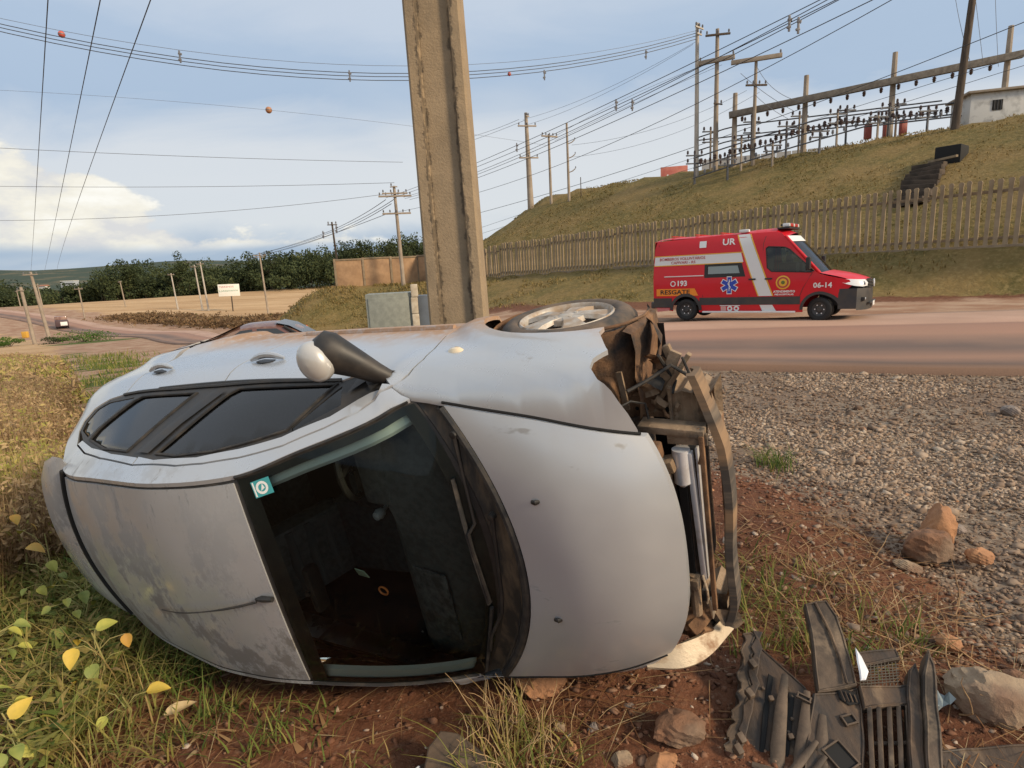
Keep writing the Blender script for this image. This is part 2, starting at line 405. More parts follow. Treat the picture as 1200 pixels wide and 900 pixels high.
M_engine = mat('engine_grime', (.055, .042, .033), .8, col2=(.14, .09, .06), scale=12, bump=.5, bscale=40)
M_cavity = mat('cavity_black', (.006, .006, .006), .8)
M_cream = mat('mud_coated_silver', (.50, .41, .29), .5, .15, col2=(.28, .17, .095), scale=5, stops=(.50, .66), stretch=(.5, 3, 3), bump=.2, bscale=18)
M_amber = mat('clear_lens', (.75, .62, .42), .2, coat=1.0)
M_redlens = mat('red_lens', (.35, .01, .01), .15, coat=1.0)
M_white = mat('white_print', (.78, .78, .76), .55)
M_teal = mat('teal_print', (.05, .32, .34), .5)
G_side = glass('tinted_side_glass', (.24, .27, .27), ior=1.75)
G_screen = glass('windscreen_glass', (.72, .80, .76), ior=1.30)
G_rear = glass('rear_glass', (.06, .065, .07))

CAR = empty('hatchback_car', label='silver hatchback lying on its right side with its front bumper torn off', cat='car')
cm4 = Matrix.Identity(4)
for i in range(3):
    for j in range(3): cm4[i][j] = CAR_M[i, j]
    cm4[i][3] = CAR_O[i]
_q, _r = np.linalg.qr(CAR_M)
CAR.matrix_world = Matrix.Translation(Vector(CAR_O)) @ cm4.to_3x3().to_quaternion().to_matrix().to_4x4()
def cpart(mb, name, mats, parent=CAR, smooth=35): return mb.build(name, mats, parent, smooth)

def inpoly(p, poly):
    x, y = p; c = False; n = len(poly)
    for i in range(n):
        x1, y1 = poly[i]; x2, y2 = poly[i - 1]
        if (y1 > y) != (y2 > y) and x < (x2 - x1) * (y - y1) / (y2 - y1) + x1: c = not c
    return c
def resample(poly, st):
    out = []
    for i in range(len(poly)):
        a, b = poly[i], poly[(i + 1) % len(poly)]; d = math.dist(a, b); k = max(1, int(d / st))
        out += [(a[0] + (b[0] - a[0]) * j / k, a[1] + (b[1] - a[1]) * j / k) for j in range(k)]
    return out
def arc(cx, cz, r, a0, a1, n=14): return [(cx + r * math.cos(math.radians(a0 + (a1 - a0) * i / n)), cz + r * math.sin(math.radians(a0 + (a1 - a0) * i / n))) for i in range(n + 1)]
def inset_poly(poly, d):
    n = len(poly); A = sum(poly[i][0] * poly[(i + 1) % n][1] - poly[(i + 1) % n][0] * poly[i][1] for i in range(n)); sg = 1 if A > 0 else -1
    out = []
    for i in range(n):
        p0, p1, p2 = Vector(poly[i - 1]), Vector(poly[i]), Vector(poly[(i + 1) % n])
        e1 = (p1 - p0).normalized(); e2 = (p2 - p1).normalized()
        nn = Vector((-(e1.y + e2.y), e1.x + e2.x)) * sg
        nn = nn.normalized() if nn.length > 1e-6 else Vector((-e1.y, e1.x)) * sg
        out.append((p1.x + nn.x * d, p1.y + nn.y * d))
    return out
def side_panel(polys, holes=(), off=0.0, thick=.018, st=.045, sides=(1, -1), surf=None):
    surf = surf or side_y
    """panel cut from the body side by an outline in (x, z); list per side of MB"""
    outer = resample(polys, st * .6)
    hs = [resample(h, st * .6) for h in holes]
    vs = [Vector(p) for p in outer]; faces = [list(range(len(outer)))]
    for h in hs:
        faces.append(list(range(len(vs), len(vs) + len(h)))); vs += [Vector(p) for p in h]
    xs = [p[0] for p in outer]; zs = [p[1] for p in outer]
    x = min(xs)
    while x < max(xs):
        z = min(zs)
        while z < max(zs):
            p = (x + .3 * st * ((int(z / st)) % 2), z)
            if inpoly(p, outer) and not any(inpoly(p, h) for h in hs) and all(math.dist(p, q) > st * .45 for q in outer) and all(math.dist(p, q) > st * .45 for h in hs for q in h): vs.append(Vector(p))
            z += st
        x += st
    eds = [(f[i], f[(i + 1) % len(f)]) for f in faces for i in range(len(f))]
    V2, _, F2, _, _, OF = delaunay_2d_cdt(vs, eds, [], 0, 1e-6)
    keep = []
    for f in F2:
        c = ((V2[f[0]].x + V2[f[1]].x + V2[f[2]].x) / 3, (V2[f[0]].y + V2[f[1]].y + V2[f[2]].y) / 3)
        if inpoly(c, outer) and not any(inpoly(c, h) for h in hs): keep.append(f)
    cnt = {}
    for f in keep:
        for i in range(len(f)): cnt[(f[i], f[(i + 1) % len(f)])] = 1
    rim = [e for e in cnt if (e[1], e[0]) not in cnt]
    res = []
    for s_ in sides:
        mb = MB(); n = len(V2)
        out = [(p.x, s_ * (surf(p.x, p.y) + off), p.y) for p in V2]
        inn = [(p.x, s_ * (surf(p.x, p.y) + off - thick), p.y) for p in V2]
        fs = [tuple(f[::-1]) if s_ > 0 else tuple(f) for f in keep]
        rf = []
        for a, b in rim:
            q = (a, b, b + n, a + n); rf.append(q if s_ > 0 else q[::-1])
        mb.add(out + inn, fs + rf); res.append(mb)
    return res
# --- outlines on the flank (x, z)
H_LINE = [(-.46, .20), (-.455, .58), (-.40, .75), (-.385, .85), (-.41, .93), (-.458, .985)]
GL = [(-.452, .985), (-.561, 1.087), (-.681, 1.172), (-.836, 1.262), (-1.028, 1.336), (-1.2, 1.388), (-1.353, 1.417), (-1.66, 1.437), (-2.001, 1.412), (-2.25, 1.37), (-2.43, 1.318)]
WIN_UP = [(-.54, 1.022), (-.581, 1.051), (-.677, 1.13), (-.799, 1.195), (-.863, 1.233), (-1.051, 1.306), (-1.259, 1.371), (-1.524, 1.409), (-1.922, 1.392), (-2.2, 1.35), (-2.40, 1.30), (-2.55, 1.235)]
WIN_LOW = [(-2.585, 1.18), (-2.55, 1.125), (-2.43, 1.08), (-2.30, 1.068), (-2.156, 1.06), (-1.8, 1.055), (-1.45, 1.04), (-1.062, 1.007), (-.72, .984), (-.613, .927), (-.461, .934)]
WIN = WIN_UP + WIN_LOW
BGAP = [(-1.448, 1.035), (-1.483, .956), (-1.499, .879), (-1.485, .6), (-1.475, .20)]
CGAP = [(-2.29, 1.064), (-2.30, .995), (-2.296, .93), (-2.27, .80)]
REAR_ARC = arc(-2.46, .295, .36, 62, 0, 8)
front_door = H_LINE[::1] + [(-.613, .927), (-.72, .984), (-1.062, 1.007), (-1.43, 1.036)] + [(x + .004, z) for x, z in BGAP]
rear_door = [(x - .004, z) for x, z in BGAP[::-1]] + [(-1.8, 1.055), (-2.156, 1.06), (-2.285, 1.064)] + [(x + .004, z) for x, z in CGAP[1:]] + [(-2.25, .61)] + REAR_ARC + [(-2.095, .20)]
top_line = [(x, ztop(x)) for x in np.linspace(-.385, -2.98, 40)]
body_side = top_line + [(-2.98, .52), (-2.86, .48)] + arc(-2.46, .295, .36, 150, 66, 8)[1:] + [(x - .004, z) for x, z in CGAP[::-1]] + [(-2.43, 1.082), (-2.55, 1.125), (-2.587, 1.18), (-2.555, 1.238)] + [(x, z + .004) for x, z in GL[::-1]]
frame_f = [(x, z - .004) for x, z in GL[:8]] + [(-1.66, 1.40)] + WIN_UP[:8][::-1]
frame_r = [(-1.668, 1.433)] + [(x, z - .004) for x, z in GL[8:]] + WIN_UP[8:11][::-1] + [(-1.668, 1.404)]
fender = [(-.452, .20)] + [(x + .007, z) for x, z in H_LINE[1:]] + [(-.385, .976)] + [(x, ztop(x) - .002) for x in np.linspace(-.36, .442, 18)] + [(.391, .795), (.327, .804), (.298, .788), (.301, .756), (.332, .688), (.27, .60)] + arc(0, .295, .36, 42, 180, 16) + [(-.36, .20)]
for nm, poly, off, kw in (('front_door', front_door, 0, {}), ('rear_door', rear_door, 0, {}), ('fender', fender, 0, {'st': .035}),
                      ('quarter_panel', body_side, 0.0, {'st': .04})):
    for i, mb in enumerate(side_panel(poly, off=off, **kw)):
        if nm == 'fender' and i == 1:          # the right wing is folded in under the bonnet edge
            mb.v = [(x, -(ytop(x) + (-y - ytop(x)) * (.30 if z > .5 else .30)), z) if x > -.42 else (x, y, z) for x, y, z in mb.v]
        o = cpart(mb, nm, M_paint, smooth=50)
        if nm == 'front_door': fd = (fd, o) if i else o
        if nm == 'rear_door': rd = (rd, o) if i else o
for i, d in enumerate(fd):
    cpart(side_panel(frame_f, st=.03, sides=((1, -1)[i],))[0], 'window_frame', M_paint, d, 50)
for i, d in enumerate(rd):
    cpart(side_panel(frame_r, st=.03, sides=((1, -1)[i],))[0], 'window_frame', M_paint, d, 50)
# glass openings
P_front = [(-1.545, 1.380), (-1.500, 1.32), (-1.345, 1.085), (-1.30, 1.052), (-1.035, 1.030), (-.731, 1.000), (-.86, 1.205), (-1.05, 1.283), (-1.185, 1.334), (-1.40, 1.378)]
P_tri = [(-.70, 1.005), (-.655, 1.08), (-.83, 1.203), (-.842, 1.19)]
P_rear = [(-2.31, 1.300), (-2.29, 1.25), (-2.12, 1.11), (-2.07, 1.088), (-1.60, 1.078), (-1.80, 1.376), (-2.04, 1.364)]
P_quart = [(-2.52, 1.235), (-2.545, 1.19), (-2.51, 1.13), (-2.42, 1.10), (-2.16, 1.085), (-2.34, 1.25), (-2.37, 1.282)]
panes = [P_front, P_tri, P_rear, P_quart]
surround = inset_poly(WIN, .003)
for i, mb in enumerate(side_panel(surround, holes=panes, off=-.006, thick=.012, st=.04)): sr = cpart(mb, 'window_surround', M_black); 
for p in panes:
    for mb in side_panel(inset_poly(p, -.003), off=-.0105, thick=.004, st=.05): cpart(mb, 'side_window', G_side, smooth=60)
# raised rubber edges round the panes, B pillar cover
for s_ in (1, -1):
    for p in (P_front, P_rear):
        mb = MB(); q = resample(p, .04); q.append(q[0])
        mb.tube([(x, s_ * (side_y(x, z) - .004), z) for x, z in q], .0075, 6, cap=False); cpart(mb, 'window_seal', M_rubber)
    mb = MB()
    a = [(-1.70, 1.385), (-1.6, 1.25), (-1.47, 1.075)]; b_ = [(-1.60, 1.385), (-1.515, 1.25), (-1.375, 1.07)]
    mb.grid([[(x, s_ * (side_y(x, z) + .004), z) for x, z in a], [(x, s_ * (side_y(x, z) + .007), z) for x, z in [((u[0] + v[0]) / 2, u[1]) for u, v in zip(a, b_)]], [(x, s_ * (side_y(x, z) + .004), z) for x, z in b_]], flip=s_ < 0)
    cpart(mb, 'pillar_cover', M_black)
# belt moulding
for s_ in (1, -1):
    mb = MB(); q = resample(WIN_LOW[3:9], .08)[:-3]
    mb.tube([(x, s_ * (side_y(x, z) + .0), z - .004) for x, z in q], .009, 6); cpart(mb, 'belt_moulding', M_black)
# door handles
for s_ in (1, -1):
    for (x0, z0, x1, z1) in ((-1.434, .862, -1.225, .835), (-2.235, .925, -2.055, .90)):
        d = fd[0 if s_ > 0 else 1] if x0 > -2 else rd[0 if s_ > 0 else 1]
        mb = MB(); xm, zm = x0 + .09, (z0 + z1) / 2
        mb.add([(xm + .062 * math.cos(a), s_ * (side_y(xm, zm) + .002), zm + .032 * math.sin(a)) for a in np.linspace(0, 2 * pi, 17)[:-1]], [tuple(range(16)) if s_ < 0 else tuple(range(16))[::-1]])
        cpart(mb, 'handle_recess', M_black, d)
        mb = MB(); pts = [(x0 + (x1 - x0) * k / 6, s_ * (side_y(x0 + (x1 - x0) * k / 6, zm) + .010 + .022 * math.sin(pi * k / 6)), z0 + (z1 - z0) * k / 6) for k in range(7)]
        mb.tube(pts, [.008, .014, .016, .016, .016, .014, .008], 8, squash=.7); cpart(mb, 'door_handle', M_paint, d)
# sills and side rubbing strip
for s_ in (1, -1):
    mb = MB(); xs = np.linspace(-2.10, -.36, 14)
    mb.grid([[(x, s_ * side_y(x, .20) - s_ * dy, z) for x in xs] for dy, z in ((.004, .215), (.015, .17), (.09, .15))], flip=s_ < 0); cpart(mb, 'sill', M_mud)
    mb = MB(); mb.tube([(x, s_ * (side_y(x, .47) + .002), .47) for x in np.linspace(-.48, -1.46, 10)], .016, 6, squash=.9); cpart(mb, 'rubbing_strip', M_paint, fd[0 if s_ > 0 else 1])
# side repeater
for s_ in (1, -1):
    mb = MB(); mb.lathe([(.0, .016), (.014, .014), (.022, .006), (.025, 0)], 16, Matrix.Translation((-.275, s_ * (side_y(-.275, .77) - .002), .77)) @ Matrix.Rotation(-s_ * pi / 2, 4, 'X') @ Matrix.Diagonal((1.5, 1, 1, 1)))
    cpart(mb, 'side_repeater', M_amber)
# --- roof, windscreen, bonnet
def patch(fn, ss, ts, drop=0, flip=False, mb=None, mi=0, rim=.012):
    mb = mb or MB(); P = [[fn(s_, t_, drop) for t_ in ts] for s_ in ss]
    mb.grid(P, mi, flip)
    return mb
ts = lambda a, n=25: list(np.linspace(-a, a, n))
def sheet(fn, ss, tsf, drop, thick, mats, name, flip=False):
    """skin with a turned-in edge; tsf gives the cross positions per station"""
    P = [[fn(s_, t_, drop) for t_ in tsf(s_)] for s_ in ss]; Q = [[fn(s_, t_, drop + thick) for t_ in tsf(s_)] for s_ in ss]
    mb = MB(); mb.grid(P, 0, flip)
    e1 = [P[0], Q[0]]; mb.grid(e1, 0, not flip); mb.grid([P[-1], Q[-1]], 0, flip)
    mb.grid([[r_[0] for r_ in P], [r_[0] for r_ in Q]], 0, flip); mb.grid([[r_[-1] for r_ in P], [r_[-1] for r_ in Q]], 0, not flip)
    i = len(ss) // 2; j = len(P[0]) // 2; e1_ = Vector(P[i + 1][j]) - Vector(P[i][j]); e2_ = Vector(P[i][j + 1]) - Vector(P[i][j]); nn = e2_.cross(e1_) if not flip else e1_.cross(e2_)
    o = cpart(mb, name, mats, smooth=50)
    if nn.z < 0: o.data.flip_normals()
    return o
edge = lambda s_, d: 1 - d / ytop(s_)
roof_s = list(np.linspace(-1.012, -2.352, 30))
sheet(top_pt, roof_s, lambda s_: ts(edge(s_, .030)), .002, .02, M_dusty, 'roof', flip=True)
ws_s = list(np.linspace(-.385, -.994, 18))
ws = sheet(top_pt, ws_s, lambda s_: ts(edge(s_, .022)), .006, .004, G_screen, 'windscreen', flip=True)
# black printed border of the windscreen, roof gutters
mb = MB()
for s0 in (1, -1):
    ss = list(np.linspace(-.375, -1.0, 18))
    mb.grid([[top_pt(s_, s0 * t_, .009) for t_ in (edge(s_, .05), edge(s_, .001))] for s_ in ss], flip=s0 > 0)
mb.grid([[top_pt(s_, t_, .009) for t_ in ts(.98)] for s_ in (-.935, -1.012)], flip=True)
mb.grid([[top_pt(s_, t_, .009) for t_ in ts(.98)] for s_ in (-.375, -.425)], flip=True)
cpart(mb, 'windscreen_border', M_black, ws)
for s0 in (1, -1):
    mb = MB(); ss = list(np.linspace(-.99, -2.36, 24))
    mb.grid([[top_pt(s_, s0 * t_, .008) for t_ in (edge(s_, .034), edge(s_, .001))] for s_ in ss], flip=s0 > 0); cpart(mb, 'roof_gutter', M_rubber)
    mb = MB(); mb.tube([top_pt(s_, s0 * edge(s_, .010), .006) for s_ in np.linspace(-.40, -1.0, 16)], .009, 6); cpart(mb, 'windscreen_trim', M_rubber)
hood_u = [0.0, .012] + list(np.linspace(.05, .95, 22)) + [.985, 1.0]
hd = sheet(hood_pt, hood_u, lambda u: ts(1 - .010 / .6, 31), 0.0, .03, M_dusty, 'bonnet', flip=False)
for u, t_ in ((.259, .489), (.221, -.325)):
    p = hood_pt(u, t_); mb = MB(); mb.tube([(p[0] + .012, p[1], p[2] - .004), (p[0], p[1], p[2] + .007), (p[0] - .016, p[1], p[2] + .006)], [.008, .011, .008], 8, squash=.7); cpart(mb, 'washer_nozzle', M_black, hd)
for s_ in (1, -1):
    mb = MB(); mb.tube([tuple(Vector(hood_pt(u, s_, .004)) ) for u in np.linspace(.0, .985, 24)], .0065, 6); cpart(mb, 'bonnet_gap', M_cavity)
# cowl between bonnet and screen, rubber seal, wipers
mb = MB()
A = [top_pt(-.375, t_, .012) for t_ in ts(.985)]; B = [hood_pt(-.02, t_, .022) for t_ in ts(.985)]
rows = []
for k, dz in ((0, 0), (.25, -.02), (.5, -.03), (.62, -.012), (.8, -.03), (1, 0)):
    rows.append([(a[0] + (b[0] - a[0]) * k, a[1] + (b[1] - a[1]) * k, a[2] + (b[2] - a[2]) * k + dz) for a, b in zip(A, B)])
mb.grid(rows, flip=False); cowl = cpart(mb, 'cowl', mat('cowl_plastic', (.03, .028, .025), .6, col2=(.16, .115, .07), scale=7, stops=(.42, .7), stretch=(3, .8, 1)))
mb = MB(); mb.tube([hood_pt(-.036, t_, .004) for t_ in ts(.96, 30)], .017, 8); cpart(mb, 'bonnet_seal', M_rubber)
mb = MB(); mb.tube([hood_pt(-.075, t_, .016) for t_ in ts(.95, 30)], .007, 6); cpart(mb, 'cowl_rib', M_rubber, cowl)
def wiper(arm, blade):
    mb = MB(); q = [(x, y, z + .012) for x, y, z in arm]
    mb.tube(q, [.013] + [.0075] * (len(q) - 1), 6); o = cpart(mb, 'wiper', M_black)
    mb = MB(); mb.tube([(x, y, z + .008) for x, y, z in blade], .0085, 6, squash=1.5); cpart(mb, 'wiper_blade', M_rubber, CAR)
    mb = MB(); x, y, z = arm[0]; mb.lathe([(.0, .028), (.014, .026), (.017, .0)], 10, Matrix.Translation((x, y, z))); cpart(mb, 'wiper_cap', M_black, o)
wiper([(-.205, .568, .975), (-.197, .41, .988), (-.18, .194, 1.008), (-.205, .156, 1.031), (-.2, .083, 1.035), (-.19, -.187, 1.016)], [(-.243, .383, 1.003), (-.222, .207, 1.026), (-.206, .033, 1.034), (-.203, -.201, 1.014)])
wiper([(-.104, .227, .99), (-.107, .154, .994), (-.138, -.152, .996), (-.16, -.251, .994), (-.239, -.393, 1.003), (-.269, -.486, .996)], [(-.20, -.229, 1.006), (-.252, -.403, 1.002), (-.337, -.645, .980)])
# roof antenna lying along the roof
mb = MB(); a = top_pt(-1.03, .02, -.004); mb.tube([(a[0] + .02, a[1], a[2]), (a[0] - .03, a[1], a[2] + .012), (a[0] - .07, a[1] - .01, a[2] + .012)], [.012, .014, .008], 8)
q = [top_pt(-1.08 - .60 * k / 8, .0 - .30 * k / 8, -.014 - .012 * math.sin(pi * k / 8)) for k in range(9)]
mb.tube(q, [.005] * 3 + [.003] * 6, 6); cpart(mb, 'roof_antenna', M_rubber)
# sticker inside the screen
def on_top(s_, t_, d): return Vector(top_pt(s_, t_, d))
p0 = on_top(-.905, .865, .013)
ex = (on_top(-.885, .865, .013) - p0).normalized(); ey = (on_top(-.905, .90, .013) - p0).normalized(); ez = ex.cross(ey)
sm = Matrix.Identity(4)
for i in range(3): sm[i][0] = ex[i]; sm[i][1] = ey[i]; sm[i][2] = ez[i]; sm[i][3] = p0[i]
sm = Matrix.Translation(ez * .020) @ sm
mb = MB(); mb.prism([(-.04, -.033), (.04, -.033), (.04, .033), (-.04, .033)], .001, sm); stk = cpart(mb, 'screen_sticker', M_teal, CAR)
mb = MB(); mb.lathe([(.016, .0015), (.026, .0015)], 20, sm, 0); mb.prism([(-.036, -.029), (-.030, -.029), (-.030, .029), (-.036, .029)], .0016, sm); mb.prism([(-.008, -.012), (.010, -.004), (.004, .014)], .0017, sm); cpart(mb, 'sticker_emblem', M_white, stk)
# --- tail
mb = MB(); zz = [.50, .62, .72, .80, .92, 1.02, 1.12, 1.2, 1.27, 1.33, 1.38, 1.43, 1.452]
def rear_x(z):
    if z <= .72: return -2.98
    lo_, hi_ = -2.98, -2.347
    for _ in range(40):
        md = (lo_ + hi_) / 2
        if ztop(md) < z: lo_ = md
        else: hi_ = md
    return lo_
def tail_pt(z, t_, d=0.0):
    x = rear_x(z); y = side_y(x, z) if z < ztop(x) - .01 else ytop(x)
    return (x - .085 * (1 - t_ * t_) - d, t_ * y, z)
mb.grid([[tail_pt(z, t_) for t_ in ts(.985, 21)] for z in zz], flip=True); tg = cpart(mb, 'tailgate', M_paint)
mb = MB(); mb.grid([[tail_pt(z, t_, .006) for t_ in ts(.86, 15)] for z in np.linspace(1.05, 1.36, 6)], flip=True); cpart(mb, 'rear_window', G_rear, tg)
for s_ in (1, -1):
    mb = MB(); mb.grid([[tail_pt(z, t_ * s_, .008) for t_ in (.80, .9, .985)] for z in np.linspace(.70, .98, 6)], flip=s_ > 0); cpart(mb, 'tail_light', M_redlens, CAR)
mb = MB(); path = [(-2.86, .75), (-2.93, .73), (-3.0, .66), (-3.045, .5), (-3.07, .25), (-3.075, 0)]; path = path + [(x, -y) for x, y in path[-2::-1]]
mb.grid([[(x * (1 if x > -2.9 else 1) + dx, y * k, z) for x, y in path] for z, k, dx in ((.20, .93, .05), (.26, .98, .01), (.40, 1, 0), (.52, 1, 0), (.57, .985, .02), (.575, .93, .08))], flip=True); cpart(mb, 'rear_bumper', M_paint)
# spoiler above the rear window
mb = MB(); n = 25; P = []
for dx, dz in ((.0, -.012), (-.04, .016), (-.13, .022), (-.25, .008), (-.29, -.012), (-.28, -.038), (-.13, -.048), (-.01, -.03)):
    row = []
    for t_ in np.linspace(-1.13, 1.13, n):
        e = math.sqrt(max(0, 1 - (abs(t_) / 1.13) ** 8)); b = top_pt(-2.392, max(-1, min(1, t_)), 0)
        row.append((b[0] + dx * (.35 + .65 * e) , t_ * ytop(-2.36), b[2] + dz * e - .06 * max(0, abs(t_) - .85)))
    P.append(row)
P.append(P[0]); mb.grid(P, flip=True)
for j in (0, n - 1): mb.add([r_[j] for r_ in P[:-1]], [tuple(range(len(P) - 1))])
cpart(mb, 'rear_spoiler', M_paint, smooth=40)
mb = MB(); mb.tube([tuple(Vector(top_pt(-2.362, t_, .004)) + Vector((-.012, 0, 0))) for t_ in ts(1.0, 24)], .016, 8); cpart(mb, 'spoiler_gap_seal', M_cavity)
# --- mirror (the right hand one is gone)
for s_ in (1,):
    mb = MB(); b0 = (-.50, side_y(-.5, .965), .955)
    foot = [(-.495, .778, .945), (-.53, .81, .972), (-.57, .855, 1.006), (-.612, .90, 1.045), (-.645, .935, 1.075), (-.675, .962, 1.094), (-.690, .975, 1.10)]
    mb.tube([(x, s_ * y, z) for x, y, z in foot], [.034, .044, .056, .072, .084, .074, .03], 18, squash=.9); mr = cpart(mb, 'door_mirror', M_black, CAR, 60)
    mb = MB(); prof = [(.0, .050), (.022, .048), (.045, .040), (.063, .026), (.074, .004), (.077, -.03), (.070, -.07)]
    ax = Vector((.22, s_ * .02, .97)).normalized(); up_v = Vector((-.30, s_ * .92, .1)); xx = (up_v - ax * up_v.dot(ax)).normalized(); yy = ax.cross(xx)
    mm = Matrix.Identity(4)
    for i in range(3): mm[i][0] = xx[i]; mm[i][1] = yy[i]; mm[i][2] = ax[i]
    mm = Matrix.Translation((-.652, s_ * .918, 1.150)) @ mm @ Matrix.Diagonal((1.06, .84, .8, 1)); mb.lathe(prof, 24, mm); cpart(mb, 'mirror_cap', mat('mirror_cap_paint', (.52, .51, .48), .34, .25, coat=.5), mr, 80)
    mb = MB(); mb.grid([[(x, s_ * (side_y(x, z) + .004), z) for x, z in ((-.462, .935), (-.54, 1.015))], [(x, s_ * (side_y(x, z) + .012), z) for x, z in ((-.54, .93), (-.58, .99))], [(x, s_ * (side_y(x, z) + .004), z) for x, z in ((-.64, .935), (-.645, 1.04))]], flip=s_ > 0); cpart(mb, 'mirror_base', M_black, mr)
# --- wheels
def wheel(x, s_):
    o = Matrix.Translation((x, s_ * (.818 if x > -1 else .745), .295)) @ Matrix.Rotation(-s_ * pi / 2, 4, 'X')      # local z points outwards
    mb = MB(); mb.lathe([(.205, -.02), (.212, -.004), (.235, .008), (.268, .003), (.288, -.012), (.298, -.035), (.301, -.09), (.298, -.145), (.285, -.17), (.24, -.182), (.205, -.17)], 48, o); ty = cpart(mb, 'tyre', M_tyre, CAR, 40)
    mb = MB(); k = 60
    for j in range(k):                                  # tread blocks
        a = 2 * pi * j / k
        for z0 in (-.055, -.125): mb.box(o @ Vector((.301 * math.cos(a), .301 * math.sin(a), z0)), (.010, .024, .045), o.to_3x3().to_4x4() @ Matrix.Rotation(a, 4, 'Z'))
    b = cpart(mb, 'tread', M_tyre, ty); b['kind'] = 'stuff'
    mb = MB(); mb.lathe([(.214, -.004), (.208, .004), (.199, .0), (.192, -.014), (.188, -.06), (.185, -.16)], 48, o)
    for j in range(5):
        a = 2 * pi * j / 5 + .3; pr = []
        for r_, hw, h in ((.035, .030, .004), (.08, .036, .006), (.14, .052, .000), (.192, .080, -.012)):
            pr.append([(r_, -hw, h - .018), (r_, -hw * .75, h), (r_, hw * .75, h), (r_, hw, h - .018)])
        R_ = o @ Matrix.Rotation(a, 4, 'Z'); mb.grid([[R_ @ Vector(q) for q in row] for row in pr])
    mb.lathe([(0, .008), (.028, .008), (.034, .004), (.085, .001), (.095, -.02)], 24, o)
    for j in range(4):
        a = 2 * pi * (j + .5) / 4; mb.lathe([(.0, .006), (.008, .006), (.009, 0)], 8, o @ Matrix.Translation((.048 * math.cos(a), .048 * math.sin(a), .001)))
    rim = cpart(mb, 'rim', M_alloy, CAR, 40)
    mb = MB(); mb.lathe([(.0, -.06), (.13, -.06), (.132, -.075), (.0, -.075)], 32, o); mb.lathe([(.13, -.09), (.186, -.10), (.19, -.17)], 24, o); cpart(mb, 'brake_disc', M_engine, rim)
for x in (0.0, -2.46):
    for s_ in (1, -1): wheel(x, s_)
# --- inside the cabin
mb = MB()
for s_ in (1, -1): mb.grid([[(x, s_ * (min(side_y(x, .95), .78) - .10), z) for x in np.linspace(-.35, -2.85, 12)] for z in (.22, .6, .94)], flip=s_ < 0)
mb.grid([[(x, y, .20) for y in (-.74, 0, .74)] for x in np.linspace(.40, -2.9, 8)])
mb.add([(-.30, -.70, .2), (-.30, .70, .2), (-.30, .70, .93), (-.30, -.70, .93)], [(0, 1, 2, 3)])
cpart(mb, 'cabin_floor', M_inside)
mb = MB(); mb.grid([[(-.33 - .0 + .20 * (1 - t_ * t_), .66 * t_, .945) for t_ in ts(1, 13)], [(-.48 + .14 * (1 - t_ * t_), .67 * t_, .955) for t_ in ts(1, 13)], [(-.66, .66 * t_, .95 + .05 * math.exp(-((t_ - .45) / .3) ** 2)) for t_ in ts(1, 13)], [(-.74, .65 * t_, .90) for t_ in ts(1, 13)], [(-.70, .63 * t_, .60) for t_ in ts(1, 13)]]); dash = cpart(mb, 'dashboard', M_trim)
mb = MB(); mb.box((-.70, .36, .965), (.16, .34, .07), ch=.03); cpart(mb, 'instrument_hood', M_trim, dash)
mb = MB(); sw = Matrix.Translation((-.90, .36, .90)) @ Matrix.Rotation(math.radians(-62), 4, 'Y'); k = 32
mb.tube([sw @ Vector((.185 * math.cos(2 * pi * j / k), .185 * math.sin(2 * pi * j / k), 0)) for j in range(k + 1)], .016, 8, cap=False)
for a in (0, pi * .5, pi, pi * 1.5): mb.tube([sw @ Vector((0, 0, -.01)), sw @ Vector((.18 * math.cos(a), .18 * math.sin(a), 0))], .018, 6)
mb.lathe([(0, .02), (.05, .018), (.065, -.01)], 16, sw); cpart(mb, 'steering_wheel', M_black)
for y in (.36, -.36):
    mb = MB(); mb.box((-1.28, y, .52), (.50, .48, .16), Matrix.Rotation(math.radians(8), 4, 'Y'), ch=.05); mb.box((-1.62, y, .86), (.16, .46, .62), Matrix.Rotation(math.radians(-18), 4, 'Y'), ch=.06); st_ = cpart(mb, 'front_seat', M_trim)
    mb = MB(); mb.box((-1.745, y, 1.235), (.10, .27, .18), Matrix.Rotation(math.radians(-14), 4, 'Y'), ch=.045); mb.tube([(-1.70, y - .06, 1.12), (-1.74, y - .06, 1.2)], .007, 6); mb.tube([(-1.70, y + .06, 1.12), (-1.74, y + .06, 1.2)], .007, 6); cpart(mb, 'headrest', M_trim, st_)
mb = MB(); mb.box((-2.1, 0, .52), (.46, 1.24, .16), ch=.05); mb.box((-2.42, 0, .85), (.14, 1.22, .58), Matrix.Rotation(math.radians(-18), 4, 'Y'), ch=.05); cpart(mb, 'rear_bench', M_trim)
for s_ in (1, -1):
    mb = MB(); mb.grid([[top_pt(s_x, s_ * edge(s_x, d), .02 + dd) for d, dd in ((.03, .0), (.085, .015), (.10, .03))] for s_x in np.linspace(-.42, -.96, 10)], flip=s_ > 0); cpart(mb, 'pillar_trim', M_grey)
mb = MB(); mb.grid([[top_pt(s_, t_, .035) for t_ in ts(.93, 9)] for s_ in (-1.03, -1.5, -2.0, -2.33)]); cpart(mb, 'headliner', M_trim)
mb = MB(); q = top_pt(-.90, 0, .07); mb.box((q[0] + .02, q[1], q[2]), (.045, .22, .065), ch=.02); mb.tube([top_pt(-.905, 0, .02), q], .012, 6); cpart(mb, 'rear_view_mirror', M_black)
mb = MB(); mb.tube([(-.98, -.02, .62), (-.95, -.02, .78)], .012, 6); mb.lathe([(0, .055), (.022, .05), (.03, .025), (.022, 0)], 14, Matrix.Translation((-.95, -.02, .77))); cpart(mb, 'gear_lever', M_steel)
